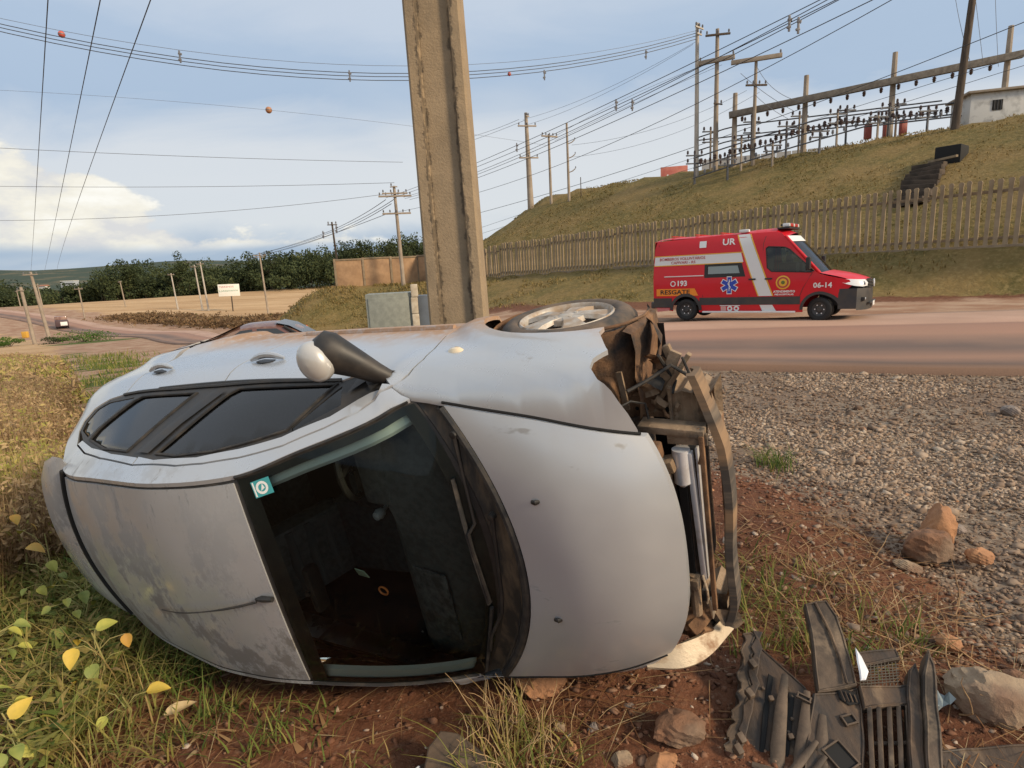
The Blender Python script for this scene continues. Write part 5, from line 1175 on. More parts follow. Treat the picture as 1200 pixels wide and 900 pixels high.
# ================================================================ RED RESCUE VAN
M_red = mat('red_van_paint', (.62, .008, .020), .42, coat=.25, spec=.35, col2=(.57, .012, .020), scale=.8)
M_dgrey = mat('dark_grey_plastic', (.034, .036, .039), .5, col2=(.06, .052, .045), scale=3)
M_wband = mat('white_reflective_band', (.70, .71, .70), .5)
M_yel = mat('yellow_edge_line', (.75, .42, .04), .5)
M_org = mat('orange_band', (.85, .27, .02), .5)
M_blue = mat('blue_emblem', (.02, .06, .42), .4)
M_blk = mat('black_print', (.02, .02, .02), .6)
M_redtx = mat('red_print', (.45, .05, .05), .6)
M_vglass = glass('van_glass', (.34, .42, .42), ior=1.6)
M_lamp = mat('headlamp_lens', (.75, .77, .77), .15, coat=1.0)
M_wall_t = mat('van_tyre', (.018, .018, .018), .8)
M_van_in = mat('van_inside', (.02, .022, .024), .8)
ax_, ay_ = 6.35, 19.95                       # rear axle centre
van = empty('rescue_van', (ax_, ay_, .02), math.radians(-37), 'red and white rescue ambulance van parked on the far edge of the road', 'ambulance')
van.location.z = gz(6.5, 19.6) + .075
WB = 3.95; VS = .985
def van_y(x, z):
    y = pchip([.25, .5, .75, 1.15, 1.45, 2.1, 2.45, 2.62], [.955, .985, .995, 1.0, .985, .925, .875, .80])(z)
    return y - .05 * float(sstep(4.0, 4.75, x)) * (1 + 1.5 * float(sstep(4.3, 4.8, x))) - .015 * float(sstep(-.9, -1.1, x))
def vp(mb, name, m_, parent=None, smooth=40):
    o = mb.build(name, m_, parent or van, smooth)
    if name not in ('tyre', 'rim', 'wheel_bolt'):
        for v in o.data.vertices: v.co.x = v.co.x * VS + .24 * max(0.0, v.co.x - 4.15) / .8
    return o
arch_f = arc(WB, .34, .44, 180, 0, 14); arch_r = arc(0, .34, .44, 180, 0, 14)
side = [(-1.10, .42), (-.44, .30)] + arch_r + [(.44, .27)] + [(WB - .44, .27)] + arch_f[:-3] + [(WB + .42, .62), (4.50, .86), (4.62, 1.02), (4.55, 1.16), (4.2, 1.27), (3.90, 1.36), (3.72, 1.52), (3.30, 2.02), (3.00, 2.38), (2.86, 2.55), (2.70, 2.615), (1.0, 2.615), (-1.02, 2.56), (-1.09, 2.3), (-1.12, 1.4)]
cabwin = [(2.44, 2.14), (2.50, 2.19), (2.95, 2.15), (3.10, 2.08), (3.78, 1.44), (3.70, 1.41), (2.62, 1.47), (2.50, 1.58)]
sidewin = [(.62, 1.36), (1.86, 1.36), (1.74, 1.76), (.62, 1.76)]
for i, mb in enumerate(side_panel(side, holes=[cabwin, sidewin], st=.14, surf=van_y, thick=.03)): vp(mb, 'side_panel', M_red, smooth=50)
for s_ in (1, -1):
    for poly, nm in ((cabwin, 'cab_window'), (sidewin, 'side_window')):
        vp(side_panel(poly, off=-.012, thick=.002, st=.2, surf=van_y, sides=(s_,))[0], nm, M_vglass)
    ring = side_panel(inset_poly(sidewin, -.02), holes=[inset_poly([(.70, 1.44), (1.72, 1.44), (1.64, 1.70), (.70, 1.70)], 0)], off=.003, thick=.004, st=.15, surf=van_y, sides=(s_,))[0]; vp(ring, 'window_rim', M_blk)
    vp(side_panel([(.72, 1.46), (1.70, 1.46), (1.63, 1.69), (.72, 1.69)], off=-.006, thick=.002, st=.2, surf=van_y, sides=(s_,))[0], 'interior_light_pane', bpy.data.materials.get('interior_light_glass') or mat('interior_light_glass', (.24, .30, .30), .25))  # pale light from inside the van, painted as a grey-green pane
    mb = MB(); mb.tube([(x, s_ * (van_y(x, z) + .002), z) for x, z in cabwin + cabwin[:1]], .016, 6); vp(mb, 'window_seal', M_blk)
    # roof channel lines and door shut lines
    for q in ([(2.36, .30), (2.34, 1.2), (2.36, 2.3), (2.42, 2.5)], [(.56, .75), (.56, 2.45)], [(2.0, .75), (2.0, 2.5)], [(3.74, 1.40), (3.50, .95), (3.42, .72)], [(-.95, .75), (-.95, 2.45)]):
        mb = MB(); mb.tube([(x, s_ * (van_y(x, z) + .001), z) for x, z in q], .007, 5); vp(mb, 'shut_line', M_blk)
    mb = MB(); mb.tube([(x, s_ * (van_y(x, 1.42) + .012), 1.42) for x in np.linspace(-.72, .58, 6)], .028, 6, squash=.6); vp(mb, 'door_track', M_wband)
    for x in (2.08, 2.55):
        mb = MB(); mb.tube([(x - .10, s_ * (van_y(x, 1.26) + .02), 1.26), (x + .10, s_ * (van_y(x, 1.26) + .02), 1.26)], .025, 8); vp(mb, 'door_handle', M_blk)
    vp(side_panel([(.46, .50), (3.44, .50), (3.44, .73), (.46, .73)], off=.014, thick=.02, st=.3, surf=van_y, sides=(s_,))[0], 'side_moulding', M_dgrey)
    vp(side_panel([(-1.10, .42), (-.47, .42), (-.47, .73), (-1.11, .73)], off=.014, thick=.02, st=.3, surf=van_y, sides=(s_,))[0], 'side_moulding', M_dgrey)
    for poly in (arc(0, .34, .53, 0, 180, 16) + arc(0, .34, .44, 180, 0, 16), arc(WB, .34, .52, 20, 180, 16) + arc(WB, .34, .44, 180, 20, 16)):
        vp(side_panel(poly, off=.016, thick=.03, st=.12, surf=van_y, sides=(s_,))[0], 'wheel_arch', M_dgrey)
    mb = MB(); mb.box((1.95, s_ * 1.02, .285), (2.75, .10, .05), ch=.012); vp(mb, 'running_board', M_wband)
    # livery
    def deco(poly, name, m_, o=.006, par=None): return vp(side_panel(poly, off=o, thick=.002, st=.3, surf=van_y, sides=(s_,))[0], name, m_, par)
    deco([(-1.09, 1.79), (1.80, 1.79), (1.72, 2.06), (-1.07, 2.06)], 'white_band', M_wband)
    for z0 in (1.765, 2.065): deco([(-1.09, z0), (1.78, z0), (1.78, z0 + .025), (-1.09, z0 + .025)], 'band_edge', M_yel, .0075)
    deco([(2.285, .755), (2.665, .755), (1.94, 2.60), (1.60, 2.60)], 'diagonal_band', M_wband, .008)
    deco([(2.40, .28), (2.80, .28), (2.675, .49), (2.31, .49)], 'diagonal_band', M_wband, .008)
    for a_, b_ in (((2.25, .755), (1.565, 2.60)), ((2.67, .755), (1.945, 2.60))):
        deco([a_, (a_[0] + .035, a_[1]), (b_[0] + .035, b_[1]), b_], 'band_edge', M_yel, .0095)
    deco([(-1.0, .80), (.42, .80), (.30, 1.03), (-1.0, 1.03)], 'orange_strip', M_org)
    deco([(.42, 2.28), (.64, 2.28), (.64, 2.48), (.42, 2.48)], 'lamp', M_lamp, .02)
    deco([(-.98, .28), (-.55, .33), (-.55, .40), (-.98, .40)], 'rear_marker', mat('pink_marker', (.62, .20, .20), .5), .018)
    def side_m(x, z, o=.012):
        mm = Matrix.Identity(4); ln = math.atan((van_y(x, z + .1) - van_y(x, z - .1)) / .2)
        R_ = Matrix.Rotation(pi / 2, 4, 'X') if s_ < 0 else Matrix.Rotation(pi, 4, 'Z') @ Matrix.Rotation(pi / 2, 4, 'X')
        return Matrix.Translation((x, s_ * (van_y(x, z) + o), z)) @ Matrix.Rotation(-ln * s_, 4, 'X') @ R_
    def tx(s, x, z, size, m_, bold=0.0, sx=1.0, o=.012): text_mesh('lettering', s, size, m_, van, Matrix.Diagonal((VS, 1, 1, 1)) @ side_m(x, z, o), bold=bold, sx=sx)
    tx('UR', 1.33, 2.40, .27, M_white, .006, 1.1)
    tx('BOMBEIROS VOLUNTÁRIOS', -.14, 1.975, .125, M_redtx, .001, .98); tx('CAPIVARI - RS', -.1, 1.855, .12, M_redtx, .001, 1.1)
    tx('193', -.12, 1.19, .23, M_white, .008, 1.05); tx('RESGATE', -.36, .915, .20, M_blk, .003, 1.25)
    tx('06-14', 4.02, 1.03, .20, M_white, .005, 1.05, .02)
    tx('ATENDIMENTO', 3.0, .875, .085, M_white, .003, 1.0); tx('PRÉ-HOSPITALAR', 3.0, .79, .068, M_white, .002, 1.0)
    # telephone ring mark
    k = side_m(-.42, 1.19); mb = MB(); mb.lathe([(.062, 0), (.066, .004), (.088, .004), (.092, 0)], 20, k); mb.box((0, 0, 0), (.001, .001, .001)); vp(mb, 'phone_mark', M_white)
    # star of life
    k = side_m(1.40, 1.10, .010); mb = MB()
    for j in range(3): mb.box((0, 0, 0), (.155, .54, .004), k @ Matrix.Rotation(j * pi / 3, 4, 'Z') @ Matrix.Translation((0, 0, .001 * j)))
    mb.v = [tuple(Vector(q)) for q in mb.v]; e_ = vp(mb, 'star_of_life', M_white)
    mb = MB()
    for j in range(3): mb.box((0, 0, 0), (.115, .49, .004), k @ Matrix.Translation((0, 0, .0045)) @ Matrix.Rotation(j * pi / 3, 4, 'Z') @ Matrix.Translation((0, 0, .001 * j)))
    vp(mb, 'star_field', M_blue, e_)
    mb = MB(); mb.box(k @ Vector((0, 0, .014)), (.018, .006, .36)); mb.tube([k @ Vector((.035 * math.sin(j * .8), -.12 + .028 * j, .014)) for j in range(10)], .012, 5); vp(mb, 'serpent_staff', M_white, e_)
    # round badge on the cab door
    k = side_m(2.96, 1.14, .008); mb = MB(); mb.lathe([(0, .002), (.195, .002), (.20, 0)], 28, k); e_ = vp(mb, 'round_badge', M_yel)
    mb = MB(); mb.lathe([(.115, .004), (.15, .005), (.16, .004)], 28, k); vp(mb, 'badge_ring', M_redtx, e_)
    mb = MB(); mb.lathe([(0, .006), (.05, .006), (.055, .004)], 16, k); vp(mb, 'badge_centre', mat('badge_green', (.12, .16, .03), .5), e_)
    # small logos on the sill
    for j, x in enumerate((1.22, 1.42, 1.62)):
        k = side_m(x, .385, .006); mb = MB()
        if j == 0: mb.prism([(-.08, -.07), (.08, -.07), (.08, .07), (-.08, .07)], .002, k)
        else: mb.lathe([(.035, .002), (.085, .002)], 16, k)
        vp(mb, 'sill_logo', mat('logo_tint', (.62, .35, .32), .6) if j == 0 else M_wband)
    mb = MB(); mb.box((1.42, s_ * (van_y(1.4, .47) + .006), .475), (.62, .004, .022)); vp(mb, 'sill_stripe', M_wband)
# roof, rear, nose
mb = MB(); xs = np.linspace(-1.08, 2.72, 14)
mb.grid([[(x, t_ * van_y(x, 2.615), 2.60 - .05 * float(sstep(-.8, -1.1, x)) + .13 * (1 - t_ ** 4) * (.55 + .45 * float(sstep(1.4, 2.2, x)))) for t_ in ts(1, 15)] for x in xs] + [[(2.96 + .12 * (1 - t_ * t_), t_ * van_y(2.9, 2.5) * .99, 2.43 + .12 * (1 - t_ ** 2)) for t_ in ts(1, 15)]], flip=True); vp(mb, 'roof', M_red, smooth=50)
for x in (-.6, .2, 1.0):
    mb = MB(); mb.box((x, 0, 2.70), (.05, 1.3, .02)); vp(mb, 'roof_rib', M_red)
mb = MB(); mb.box((1.75, -.72, 2.70), (.30, .16, .09), ch=.03); vp(mb, 'roof_unit', M_wband)
mb = MB(); mb.grid([[(-1.11 - .02 * (1 - t_ * t_), t_ * van_y(-1.1, z) * .995, z) for t_ in ts(1, 7)] for z in (.42, 1.0, 1.6, 2.2, 2.56)], flip=True); vp(mb, 'rear_door', M_red)
mb = MB(); mb.box((-1.14, 0, .50), (.16, 1.95, .22), ch=.05); vp(mb, 'rear_bumper', M_dgrey)
wsp = lambda u, t_: ((2.98 + .93 * u) + .20 * (1 - t_ * t_), t_ * (.86 + .06 * u), 2.44 - 1.05 * u)
mb = MB(); mb.grid([[wsp(u, t_) for t_ in ts(1, 13)] for u in np.linspace(0, 1, 7)], flip=True); vp(mb, 'windscreen', M_vglass, smooth=60)
mb = MB(); mb.grid([[tuple(Vector(wsp(u, t_)) + Vector((.008, 0, .012))) for t_ in ts(.99, 13)] for u in (-.02, .14)], flip=True); vp(mb, 'screen_banner', M_wband)
for s_ in (1, -1):
    mb = MB(); mb.tube([Vector(wsp(u, s_)) + Vector((.0, .0, .0)) for u in np.linspace(-.03, 1.02, 8)], .045, 8); vp(mb, 'screen_pillar', M_red)
hoodp = lambda u, t_: (3.92 + .20 * (1 - t_ * t_) + u * (.78 - .02 * t_ * t_), t_ * (.93 - .13 * u ** 2), 1.38 - .19 * u - .10 * u ** 3 + .05 * (1 - t_ * t_))
mb = MB(); mb.grid([[hoodp(u, t_) for t_ in ts(1, 13)] for u in np.linspace(0, 1, 8)], flip=True); hv = vp(mb, 'bonnet', M_red, smooth=60)
mb = MB(); mb.grid([[tuple(Vector(hoodp(u, t_)) + Vector((.002, 0, .006))) for t_ in (.30, .42)] for u in np.linspace(.5, 1, 5)], flip=True); vp(mb, 'bonnet_stripe', M_wband, hv)
def nose(z, t_): return (4.80 + .12 * (1 - abs(t_) ** 2.4) - .30 * max(0, abs(t_) - .7) - .10 * max(0, z - .8), t_ * .95, z)
mb = MB(); mb.grid([[nose(z, t_) for t_ in ts(1, 21)] for z in (.32, .38, .46, .62, .80, .92)], flip=True)
for s_ in (1, -1): mb.grid([[(4.71 - .0, s_ * .95, z), (4.5, s_ * .965, z), (4.36, s_ * .97, z)] for z in (.36, .46, .62, .80, .92)], flip=s_ > 0)
vp(mb, 'front_bumper', M_dgrey, smooth=50)
mb = MB(); mb.box((4.93, 0, .50), (.05, 1.3, .05), ch=.015); vp(mb, 'bumper_lip', M_dgrey)
mb = MB(); mb.grid([[(4.86 - .06 * (z - .9) + .05 * (1 - t_ * t_), t_ * .56, z) for t_ in ts(1, 9)] for z in (.88, 1.02, 1.17)], flip=True); gr = vp(mb, 'grille', M_blk)
for z in (.93, 1.01, 1.09):
    mb = MB(); mb.tube([(4.885 - .06 * (z - .9) + .05 * (1 - t_ * t_), t_ * .54, z) for t_ in ts(1, 9)], .018, 6, squash=.6); vp(mb, 'grille_bar', M_dgrey, gr)
R_ = Matrix.Translation((4.945, 0, 1.03)) @ Matrix.Rotation(pi / 2, 4, 'Y'); mb = MB(); k = 24
mb.tube([R_ @ Vector((.105 * math.cos(2 * pi * j / k), .105 * math.sin(2 * pi * j / k), 0)) for j in range(k + 1)], .011, 6, cap=False)
for a in (pi, pi + 2 * pi / 3, pi - 2 * pi / 3): mb.tube([R_ @ Vector((0, 0, .004)), R_ @ Vector((.10 * math.cos(a), .10 * math.sin(a), 0))], [.017, .007], 6)
vp(mb, 'grille_emblem', M_steel, gr)
for s_ in (1, -1):
    q = [[(4.30, s_ * .955, 1.19), (4.55, s_ * .90, 1.18), (4.74, s_ * .76, 1.16), (4.82, s_ * .58, 1.15)], [(4.36, s_ * .965, 1.12), (4.60, s_ * .92, 1.08), (4.80, s_ * .78, 1.06), (4.875, s_ * .58, 1.06)], [(4.52, s_ * .96, 1.04), (4.66, s_ * .92, .99), (4.80, s_ * .80, .96), (4.87, s_ * .58, .97)]]
    mb = MB(); mb.grid(q, flip=s_ > 0); hl_ = vp(mb, 'headlight', M_lamp, smooth=60)
    mb = MB(); mb.lathe([(.0, .01), (.05, .012), (.06, 0)], 14, Matrix.Translation((4.835, s_ * .70, 1.06)) @ Matrix.Rotation(pi / 2, 4, 'Y')); vp(mb, 'lamp_bulb', M_steel, hl_)
    mb = MB(); mb.box((4.80, s_ * .72, .62), (.10, .22, .10), ch=.02); vp(mb, 'fog_lamp_recess', M_blk)
    mb = MB(); mb.lathe([(.0, .01), (.035, .01), (.04, 0)], 12, Matrix.Translation((4.855, s_ * .70, .62)) @ Matrix.Rotation(pi / 2, 4, 'Y')); vp(mb, 'fog_lamp', M_lamp)
    mb = MB(); mb.tube([(3.62, s_ * .95, 1.50), (3.66, s_ * 1.10, 1.52)], .03, 6); mb.box((3.66, s_ * 1.20, 1.66), (.12, .20, .36), ch=.04); vp(mb, 'door_mirror', M_blk)
mb = MB(); mb.box((4.96, -.02, .46), (.012, .40, .13), ch=.004); vp(mb, 'number_plate', M_wband)
# light bar
mb = MB(); mb.box((2.86, 0, 2.70), (.34, 1.45, .05), ch=.015); mb.box((2.86, 0, 2.79), (.20, 1.3, .05)); lb = vp(mb, 'light_bar', M_blk)
for i in range(7):
    mb = MB(); mb.box((2.92, -.60 + .2 * i, 2.785), (.20, .15, .10), ch=.025); vp(mb, 'beacon', mat('beacon_red', (.62, .03, .03), .25, coat=1) if i % 3 else M_lamp, lb)
# inside and wheels
mb = MB(); mb.box((1.1, 0, .55), (4.2, 1.80, .12)); mb.box((.2, 0, 1.4), (2.5, 1.2, 1.4)); mb.box((2.25, 0, 1.4), (.05, 1.75, 1.9)); mb.box((3.0, .45, 1.2), (.5, .5, 1.0), ch=.05); mb.box((3.0, -.45, 1.2), (.5, .5, 1.0), ch=.05); mb.box((3.8, 0, 1.15), (.5, 1.7, .4), ch=.05); mb.box((4.3, 0, .7), (.8, 1.5, .5)); vp(mb, 'cabin', M_van_in)
mb = MB(); mb.lathe([(0, .12), (.11, .10), (.12, 0), (.08, -.12)], 14, Matrix.Translation((3.02, -.45, 1.80))); mb.box((3.0, -.45, 1.55), (.28, .50, .35), ch=.10); vp(mb, 'seat_back', M_dgrey)
for x in (0, WB):
    for s_ in (1, -1):
        R_ = Matrix.Translation((x * VS, s_ * .90, .345)) @ Matrix.Rotation(.30 if (x > 0 and s_ < 0) else (.26 if x > 0 else 0), 4, 'Z').inverted() @ Matrix.Rotation(-s_ * pi / 2, 4, 'X')
        mb = MB(); mb.lathe([(.20, .03), (.25, .06), (.31, .055), (.342, .03), (.345, -.12), (.33, -.17), (.2, -.17)], 36, R_); ty = vp(mb, 'tyre', M_wall_t)
        mb = MB(); mb.lathe([(.0, .03), (.06, .035), (.08, .02), (.10, .0), (.17, .01), (.195, .035), (.205, .03)], 24, R_); rm = vp(mb, 'rim', M_dgrey)
        for j in range(6):
            mb = MB(); a = j * pi / 3; mb.lathe([(0, .004), (.018, .003), (.02, 0)], 8, R_ @ Matrix.Translation((.13 * math.cos(a), .13 * math.sin(a), .008))); vp(mb, 'wheel_bolt', M_steel, rm)
# a person at the wheel of the van is not visible; nothing is built there

# ================================================================ DARK CAR BEHIND
M_dcar = mat('dusty_dark_red_paint', (.16, .075, .06), .4, .2, coat=.5, col2=(.30, .20, .14), scale=3, stops=(.45, .7))
M_reflg = mat('cream_reflection_glass', (.55, .40, .24), .30, col2=(.80, .66, .46), scale=5, stops=(.42, .62), stretch=(1, 1, 2), col3=(.25, .16, .09), scale3=9)  # reflection of the bright cloud, painted into the rear glass colour
dcx, dcy = -5.95, 14.3
dc = empty('dusty_car', (dcx, dcy, gz(dcx, dcy) - .12), math.radians(10), 'dusty dark red car with a cream reflection painted on its rear window beyond the silver hatchback', 'car')
xs_ = [-1.95, -1.9, -1.6, -1.2, -.2, .25, .75, 1.3, 1.9, 2.2, 2.28]
zt_ = [.75, .92, .98, 1.05, 1.40, 1.41, 1.30, .95, .88, .72, .55]; yw = [.62, .74, .78, .80, .82, .82, .82, .82, .80, .74, .62]
zc_ = pchip(xs_, zt_); yc_ = pchip(xs_, yw); zbelt = pchip([-1.95, -1.5, 1.3, 1.9, 2.28], [.74, .90, .90, .84, .52])
mb = MB(); P = []
for x in np.linspace(-1.95, 2.28, 44):
    w0_, zt0, zb0 = yc_(x), zc_(x), min(zbelt(x), zc_(x) - .02); k = .76 if zt0 > 1.0 else .93
    half = [(w0_ * .9, .22), (w0_, .42), (w0_ * 1.0, .65), (w0_ * .985, zb0), (w0_ * (k + .04), zt0 - (.07 if zt0 > 1.1 else .03)), (w0_ * k * .8, zt0 - .01), (0, zt0 + .015)]
    P.append([(x, -y, z) for y, z in half] + [(x, y, z) for y, z in half[-2::-1]])
mb.grid(P, flip=True); mb.add(P[0], [tuple(range(len(P[0])))]); mb.add(P[-1], [tuple(range(len(P[0])))[::-1]]); mb.build('body', M_dcar, dc, 40)
def dc_side(x, f):
    w0_, zt0 = yc_(x), zc_(x); zb0 = zbelt(x); return (w0_ * (.985 + (.80 - .985) * f), zb0 + (zt0 - .07 - zb0) * f)
M_dglass = mat('reflective_dark_glass', (.035, .04, .045), .22)
for s_ in (1, -1):
    for poly in ([(-.95, .1), (-.1, .1), (-.08, .92), (-.35, .92)], [(0, .1), (1.05, .1), (.45, .92), (.02, .92)]):
        mb = MB(); mb.add([(x, s_ * (dc_side(x, f)[0] + .008), dc_side(x, f)[1]) for x, f in poly], [(0, 1, 2, 3) if s_ < 0 else (3, 2, 1, 0)]); mb.build('side_window', M_dglass, dc)
    mb = MB(); mb.tube([(1.22, s_ * .80, .93), (.62, s_ * .68, 1.32)], .032, 6); mb.build('screen_pillar', M_blk, dc)
    mb = MB(); mb.box((1.02, s_ * .93, 1.00), (.13, .20, .15), ch=.05); mb.build('door_mirror', M_blk, dc)
mb = MB(); mb.grid([[(x, t_ * .60, zc_(x) + .022) for t_ in ts(1, 7)] for x in (.42, .72, 1.0, 1.24)], flip=True); mb.build('windscreen', M_dglass, dc)
mb = MB(); mb.grid([[(x, t_ * (.62 + .1 * (x < -1)), zc_(x) + .022) for t_ in ts(1, 7)] for x in (-1.55, -1.2, -.8, -.4)], flip=True); mb.build('rear_window', M_reflg, dc)
for x in (-1.25, 1.35):
    for s_ in (1, -1):
        R_ = Matrix.Translation((x, s_ * .78, .30)) @ Matrix.Rotation(-s_ * pi / 2, 4, 'X'); mb = MB(); mb.lathe([(.19, .0), (.23, .02), (.28, .01), (.30, -.03), (.30, -.16), (.2, -.17)], 24, R_); mb.build('tyre', M_wall_t, dc); mb = MB(); mb.lathe([(0, .01), (.19, .0)], 16, R_); mb.build('rim', M_alloy, dc)

# ================================================================ FAR ROAD THINGS
def at_ground(x, y, dz=0): return (x, y, gz(x, y) + dz)
tk = empty('parked_truck', at_ground(-92, 122.5), math.radians(128), 'small dark truck with a white plate on its tail far down the road', 'truck')
mb = MB(); mb.box((.6, 0, 1.15), (4.0, 2.2, 1.2), ch=.08); mb.build('cargo_bed', mat('dark_truck_paint', (.07, .04, .045), .6), tk)
mb = MB(); mb.box((3.4, 0, 1.5), (1.6, 2.1, 2.0), ch=.2); mb.build('cab', M_dcar, tk)
mb = MB(); mb.box((-1.43, -.3, 1.1), (.05, 1.15, .75), ch=.01); mb.build('tail_plate', M_white, tk)
for x in (-.6, 3.3):
    for s_ in (1, -1):
        mb = MB(); mb.lathe([(0, .12), (.45, .12), (.48, 0), (.45, -.12), (0, -.12)], 16, Matrix.Translation((x, s_ * .95, .45)) @ Matrix.Rotation(pi / 2, 4, 'X')); mb.build('wheel', M_wall_t, tk)
yb = empty('yellow_drum', at_ground(-86.5, 106), 0, 'yellow roadside box between the two leaning posts', 'box')
mb = MB(); mb.box((0, 0, .55), (.9, .6, 1.1), ch=.06); mb.build('body', mat('yellow_box_paint', (.60, .34, .05), .6), yb)
M_cone = mat('cone_orange', (.75, .16, .06), .55, col2=(.6, .14, .06), scale=8)
def cone(x, y, label):
    c = empty('traffic_cone', at_ground(x, y), .3, label, 'traffic cone', 'cones at the foot of the mound')
    mb = MB(); mb.box((0, 0, .025), (.42, .42, .05), ch=.01); mb.build('base', M_cone, c)
    mb = MB(); mb.lathe([(.16, .05), (.11, .30), (.085, .45), (.05, .78), (.035, .80), (0, .80)], 16); mb.build('body', M_cone, c)
    mb = MB(); mb.lathe([(.117, .32), (.092, .46)], 16); mb.build('white_band', M_white, c)
cone(-16.9, 49.5, 'orange cone by the mound, just above the dusty dark car'); cone(-10.9, 46.5, 'orange cone by the mound next to the grey cabinet')
sg = empty('advert_board', at_ground(-70.3, 151.6), math.radians(14), 'white advertising board with red and green print standing before the tan field', 'sign')
mb = MB(); mb.box((0, 0, 5.3), (5.0, .12, 3.0), Matrix.Rotation(.02, 4, 'Y'), ch=.02); mb.build('board', mat('white_board', (.80, .80, .74), .6), sg)
mb = MB(); mb.box((.3, .15, 1.9), (.28, .2, 4.2), Matrix.Rotation(.03, 4, 'Y')); mb.build('post', M_pd, sg)
K = lambda x, z: Matrix.Translation((x, -.075, z)) @ Matrix.Rotation(pi / 2, 4, 'X')
text_mesh('lettering', 'TERRENOS', .62, mat('red_sign_print', (.5, .16, .16), .6), sg, K(-.5, 6.15), sx=1.15)
text_mesh('lettering', 'Loteamento', .80, mat('green_sign_print', (.18, .36, .26), .6), sg, K(-.1, 5.2), sx=1.15)
# ================================================================ TORN BUMPER AND SCRAP
M_bump = mat('dusty_black_bumper', (.028, .022, .018), .6, col2=(.095, .06, .037), scale=6, stops=(.36, .66), bump=.25, bscale=28, stretch=(1.6, .7, 1), col3=(.19, .13, .08), scale3=7, stops3=(.58, .72))
M_bump2 = mat('dusty_grey_bumper', (.115, .078, .050), .6, col2=(.038, .029, .022), scale=5, stops=(.38, .64), bump=.25, bscale=24, col3=(.22, .16, .105), scale3=6, stops3=(.55, .72))
bp = empty('torn_bumper', (1.375, 2.281, .14), 0, 'torn off dark dusty front bumper with broken grille slats lying on the soil', 'car bumper')
bp.rotation_euler = (math.radians(22), 0, 0)
def plate(name, poly, z0, th, m_, parent=bp, bow=0.0, st=.03, bev=.006, tilt=(0, 0)):
    """thin moulded plate with a rounded lip"""
    pts = resample(poly, st); zf = lambda x, y: z0 + bow * math.cos(x * 9) * .02 + tilt[0] * x + tilt[1] * y + .006 * math.sin(x * 23 + y * 17)
    inn = inset_poly(pts, bev); n = len(pts); mb = MB()
    mb.add([(x, y, zf(x, y)) for x, y in inn] , [tuple(range(n))] if sum(pts[i][0] * pts[(i + 1) % n][1] - pts[(i + 1) % n][0] * pts[i][1] for i in range(n)) > 0 else [tuple(range(n))[::-1]])
    ccw = sum(pts[i][0] * pts[(i + 1) % n][1] - pts[(i + 1) % n][0] * pts[i][1] for i in range(n)) > 0
    rows = [[(x, y, zf(x, y)) for x, y in inn], [(x, y, zf(x, y) - bev * .6) for x, y in pts], [(x, y, zf(x, y) - th) for x, y in pts]]
    mb.grid(rows, closed=True, flip=ccw); o = mb.build(name, m_, parent, 30)
    if th > .02:
        lp = MB(); q = inset_poly(pts, bev * 1.2); q.append(q[0]); lp.tube([(x, y, zf(x, y) + .001) for x, y in q], .0045, 5, cap=False); lp.build('rolled_lip', m_, o if parent is None else parent, 60)
    bm = bmesh.new(); bm.from_mesh(o.data); bmesh.ops.triangulate(bm, faces=[f for f in bm.faces if len(f.verts) > 4]); bm.to_mesh(o.data); bm.free(); return o
left = [(-.32, .271), (-.283, .259), (-.25, .208), (-.209, .133), (-.171, .065), (-.143, .008), (-.138, -.038), (-.201, -.137), (-.26, -.236), (-.331, -.365), (-.40, -.48), (-.70, -.48), (-.638, -.35), (-.586, -.253), (-.534, -.162), (-.459, -.032), (-.396, .102)]
plate('grille_surround', left, -.020, .06, M_bump, tilt=(.10, .0))
edge_b = [(-.32, .271), (-.352, .19), (-.396, .102), (-.43, .02), (-.459, -.032), (-.50, -.10), (-.534, -.162), (-.56, -.21), (-.586, -.253), (-.638, -.35), (-.70, -.47)]
mb = MB(); rr = np.random.default_rng(6)
ob, ib = [], []
for k in range(10):                                        # ragged snapped rim of the bumper skin
    (x1, y1), (x2, y2) = edge_b[k], edge_b[k + 1]
    for j in range(4):
        t_ = j / 4; x_, y_ = x1 + (x2 - x1) * t_, y1 + (y2 - y1) * t_; ob.append((x_ - .008 + (.012 if (k * 4 + j) % 5 in (1, 2) else -.006) + rr.normal(0, .005), y_ + rr.normal(0, .004))); ib.append((x_ + .050 + rr.normal(0, .006), y_ + .012))
plate('broken_rim', ob + ib[::-1], .006, .022, M_bump2, bev=.003, st=.02, tilt=(.10, 0))
plate('inner_rim', [(x + .052, y + .010) for x, y in ob[::2]] + [(x + .034, y + .01) for x, y in ib[::-2]], .016, .016, M_bump, bev=.003, st=.03, tilt=(.10, 0))
for k in (2, 4, 7, 8):
    (x1, y1) = edge_b[k]; mb = MB(); mb.box((x1 + .045, y1, .008), (.028, .04, .03), Matrix.Rotation(.35, 4, 'Z') @ Matrix.Rotation(rr.normal(0, .2), 4, 'X'), ch=.006); mb.build('broken_tab', M_bump2, bp)
slots = [[(-.281, .079), (-.265, .062), (-.346, -.094), (-.416, -.235), (-.47, -.36), (-.49, -.36), (-.437, -.234), (-.371, -.092)], [(-.227, -.011), (-.204, -.02), (-.279, -.168), (-.326, -.253), (-.39, -.37), (-.415, -.37), (-.347, -.252), (-.297, -.15)], [(-.203, -.109), (-.185, -.124), (-.24, -.237), (-.292, -.346), (-.32, -.40), (-.34, -.40), (-.312, -.345), (-.26, -.236)]]
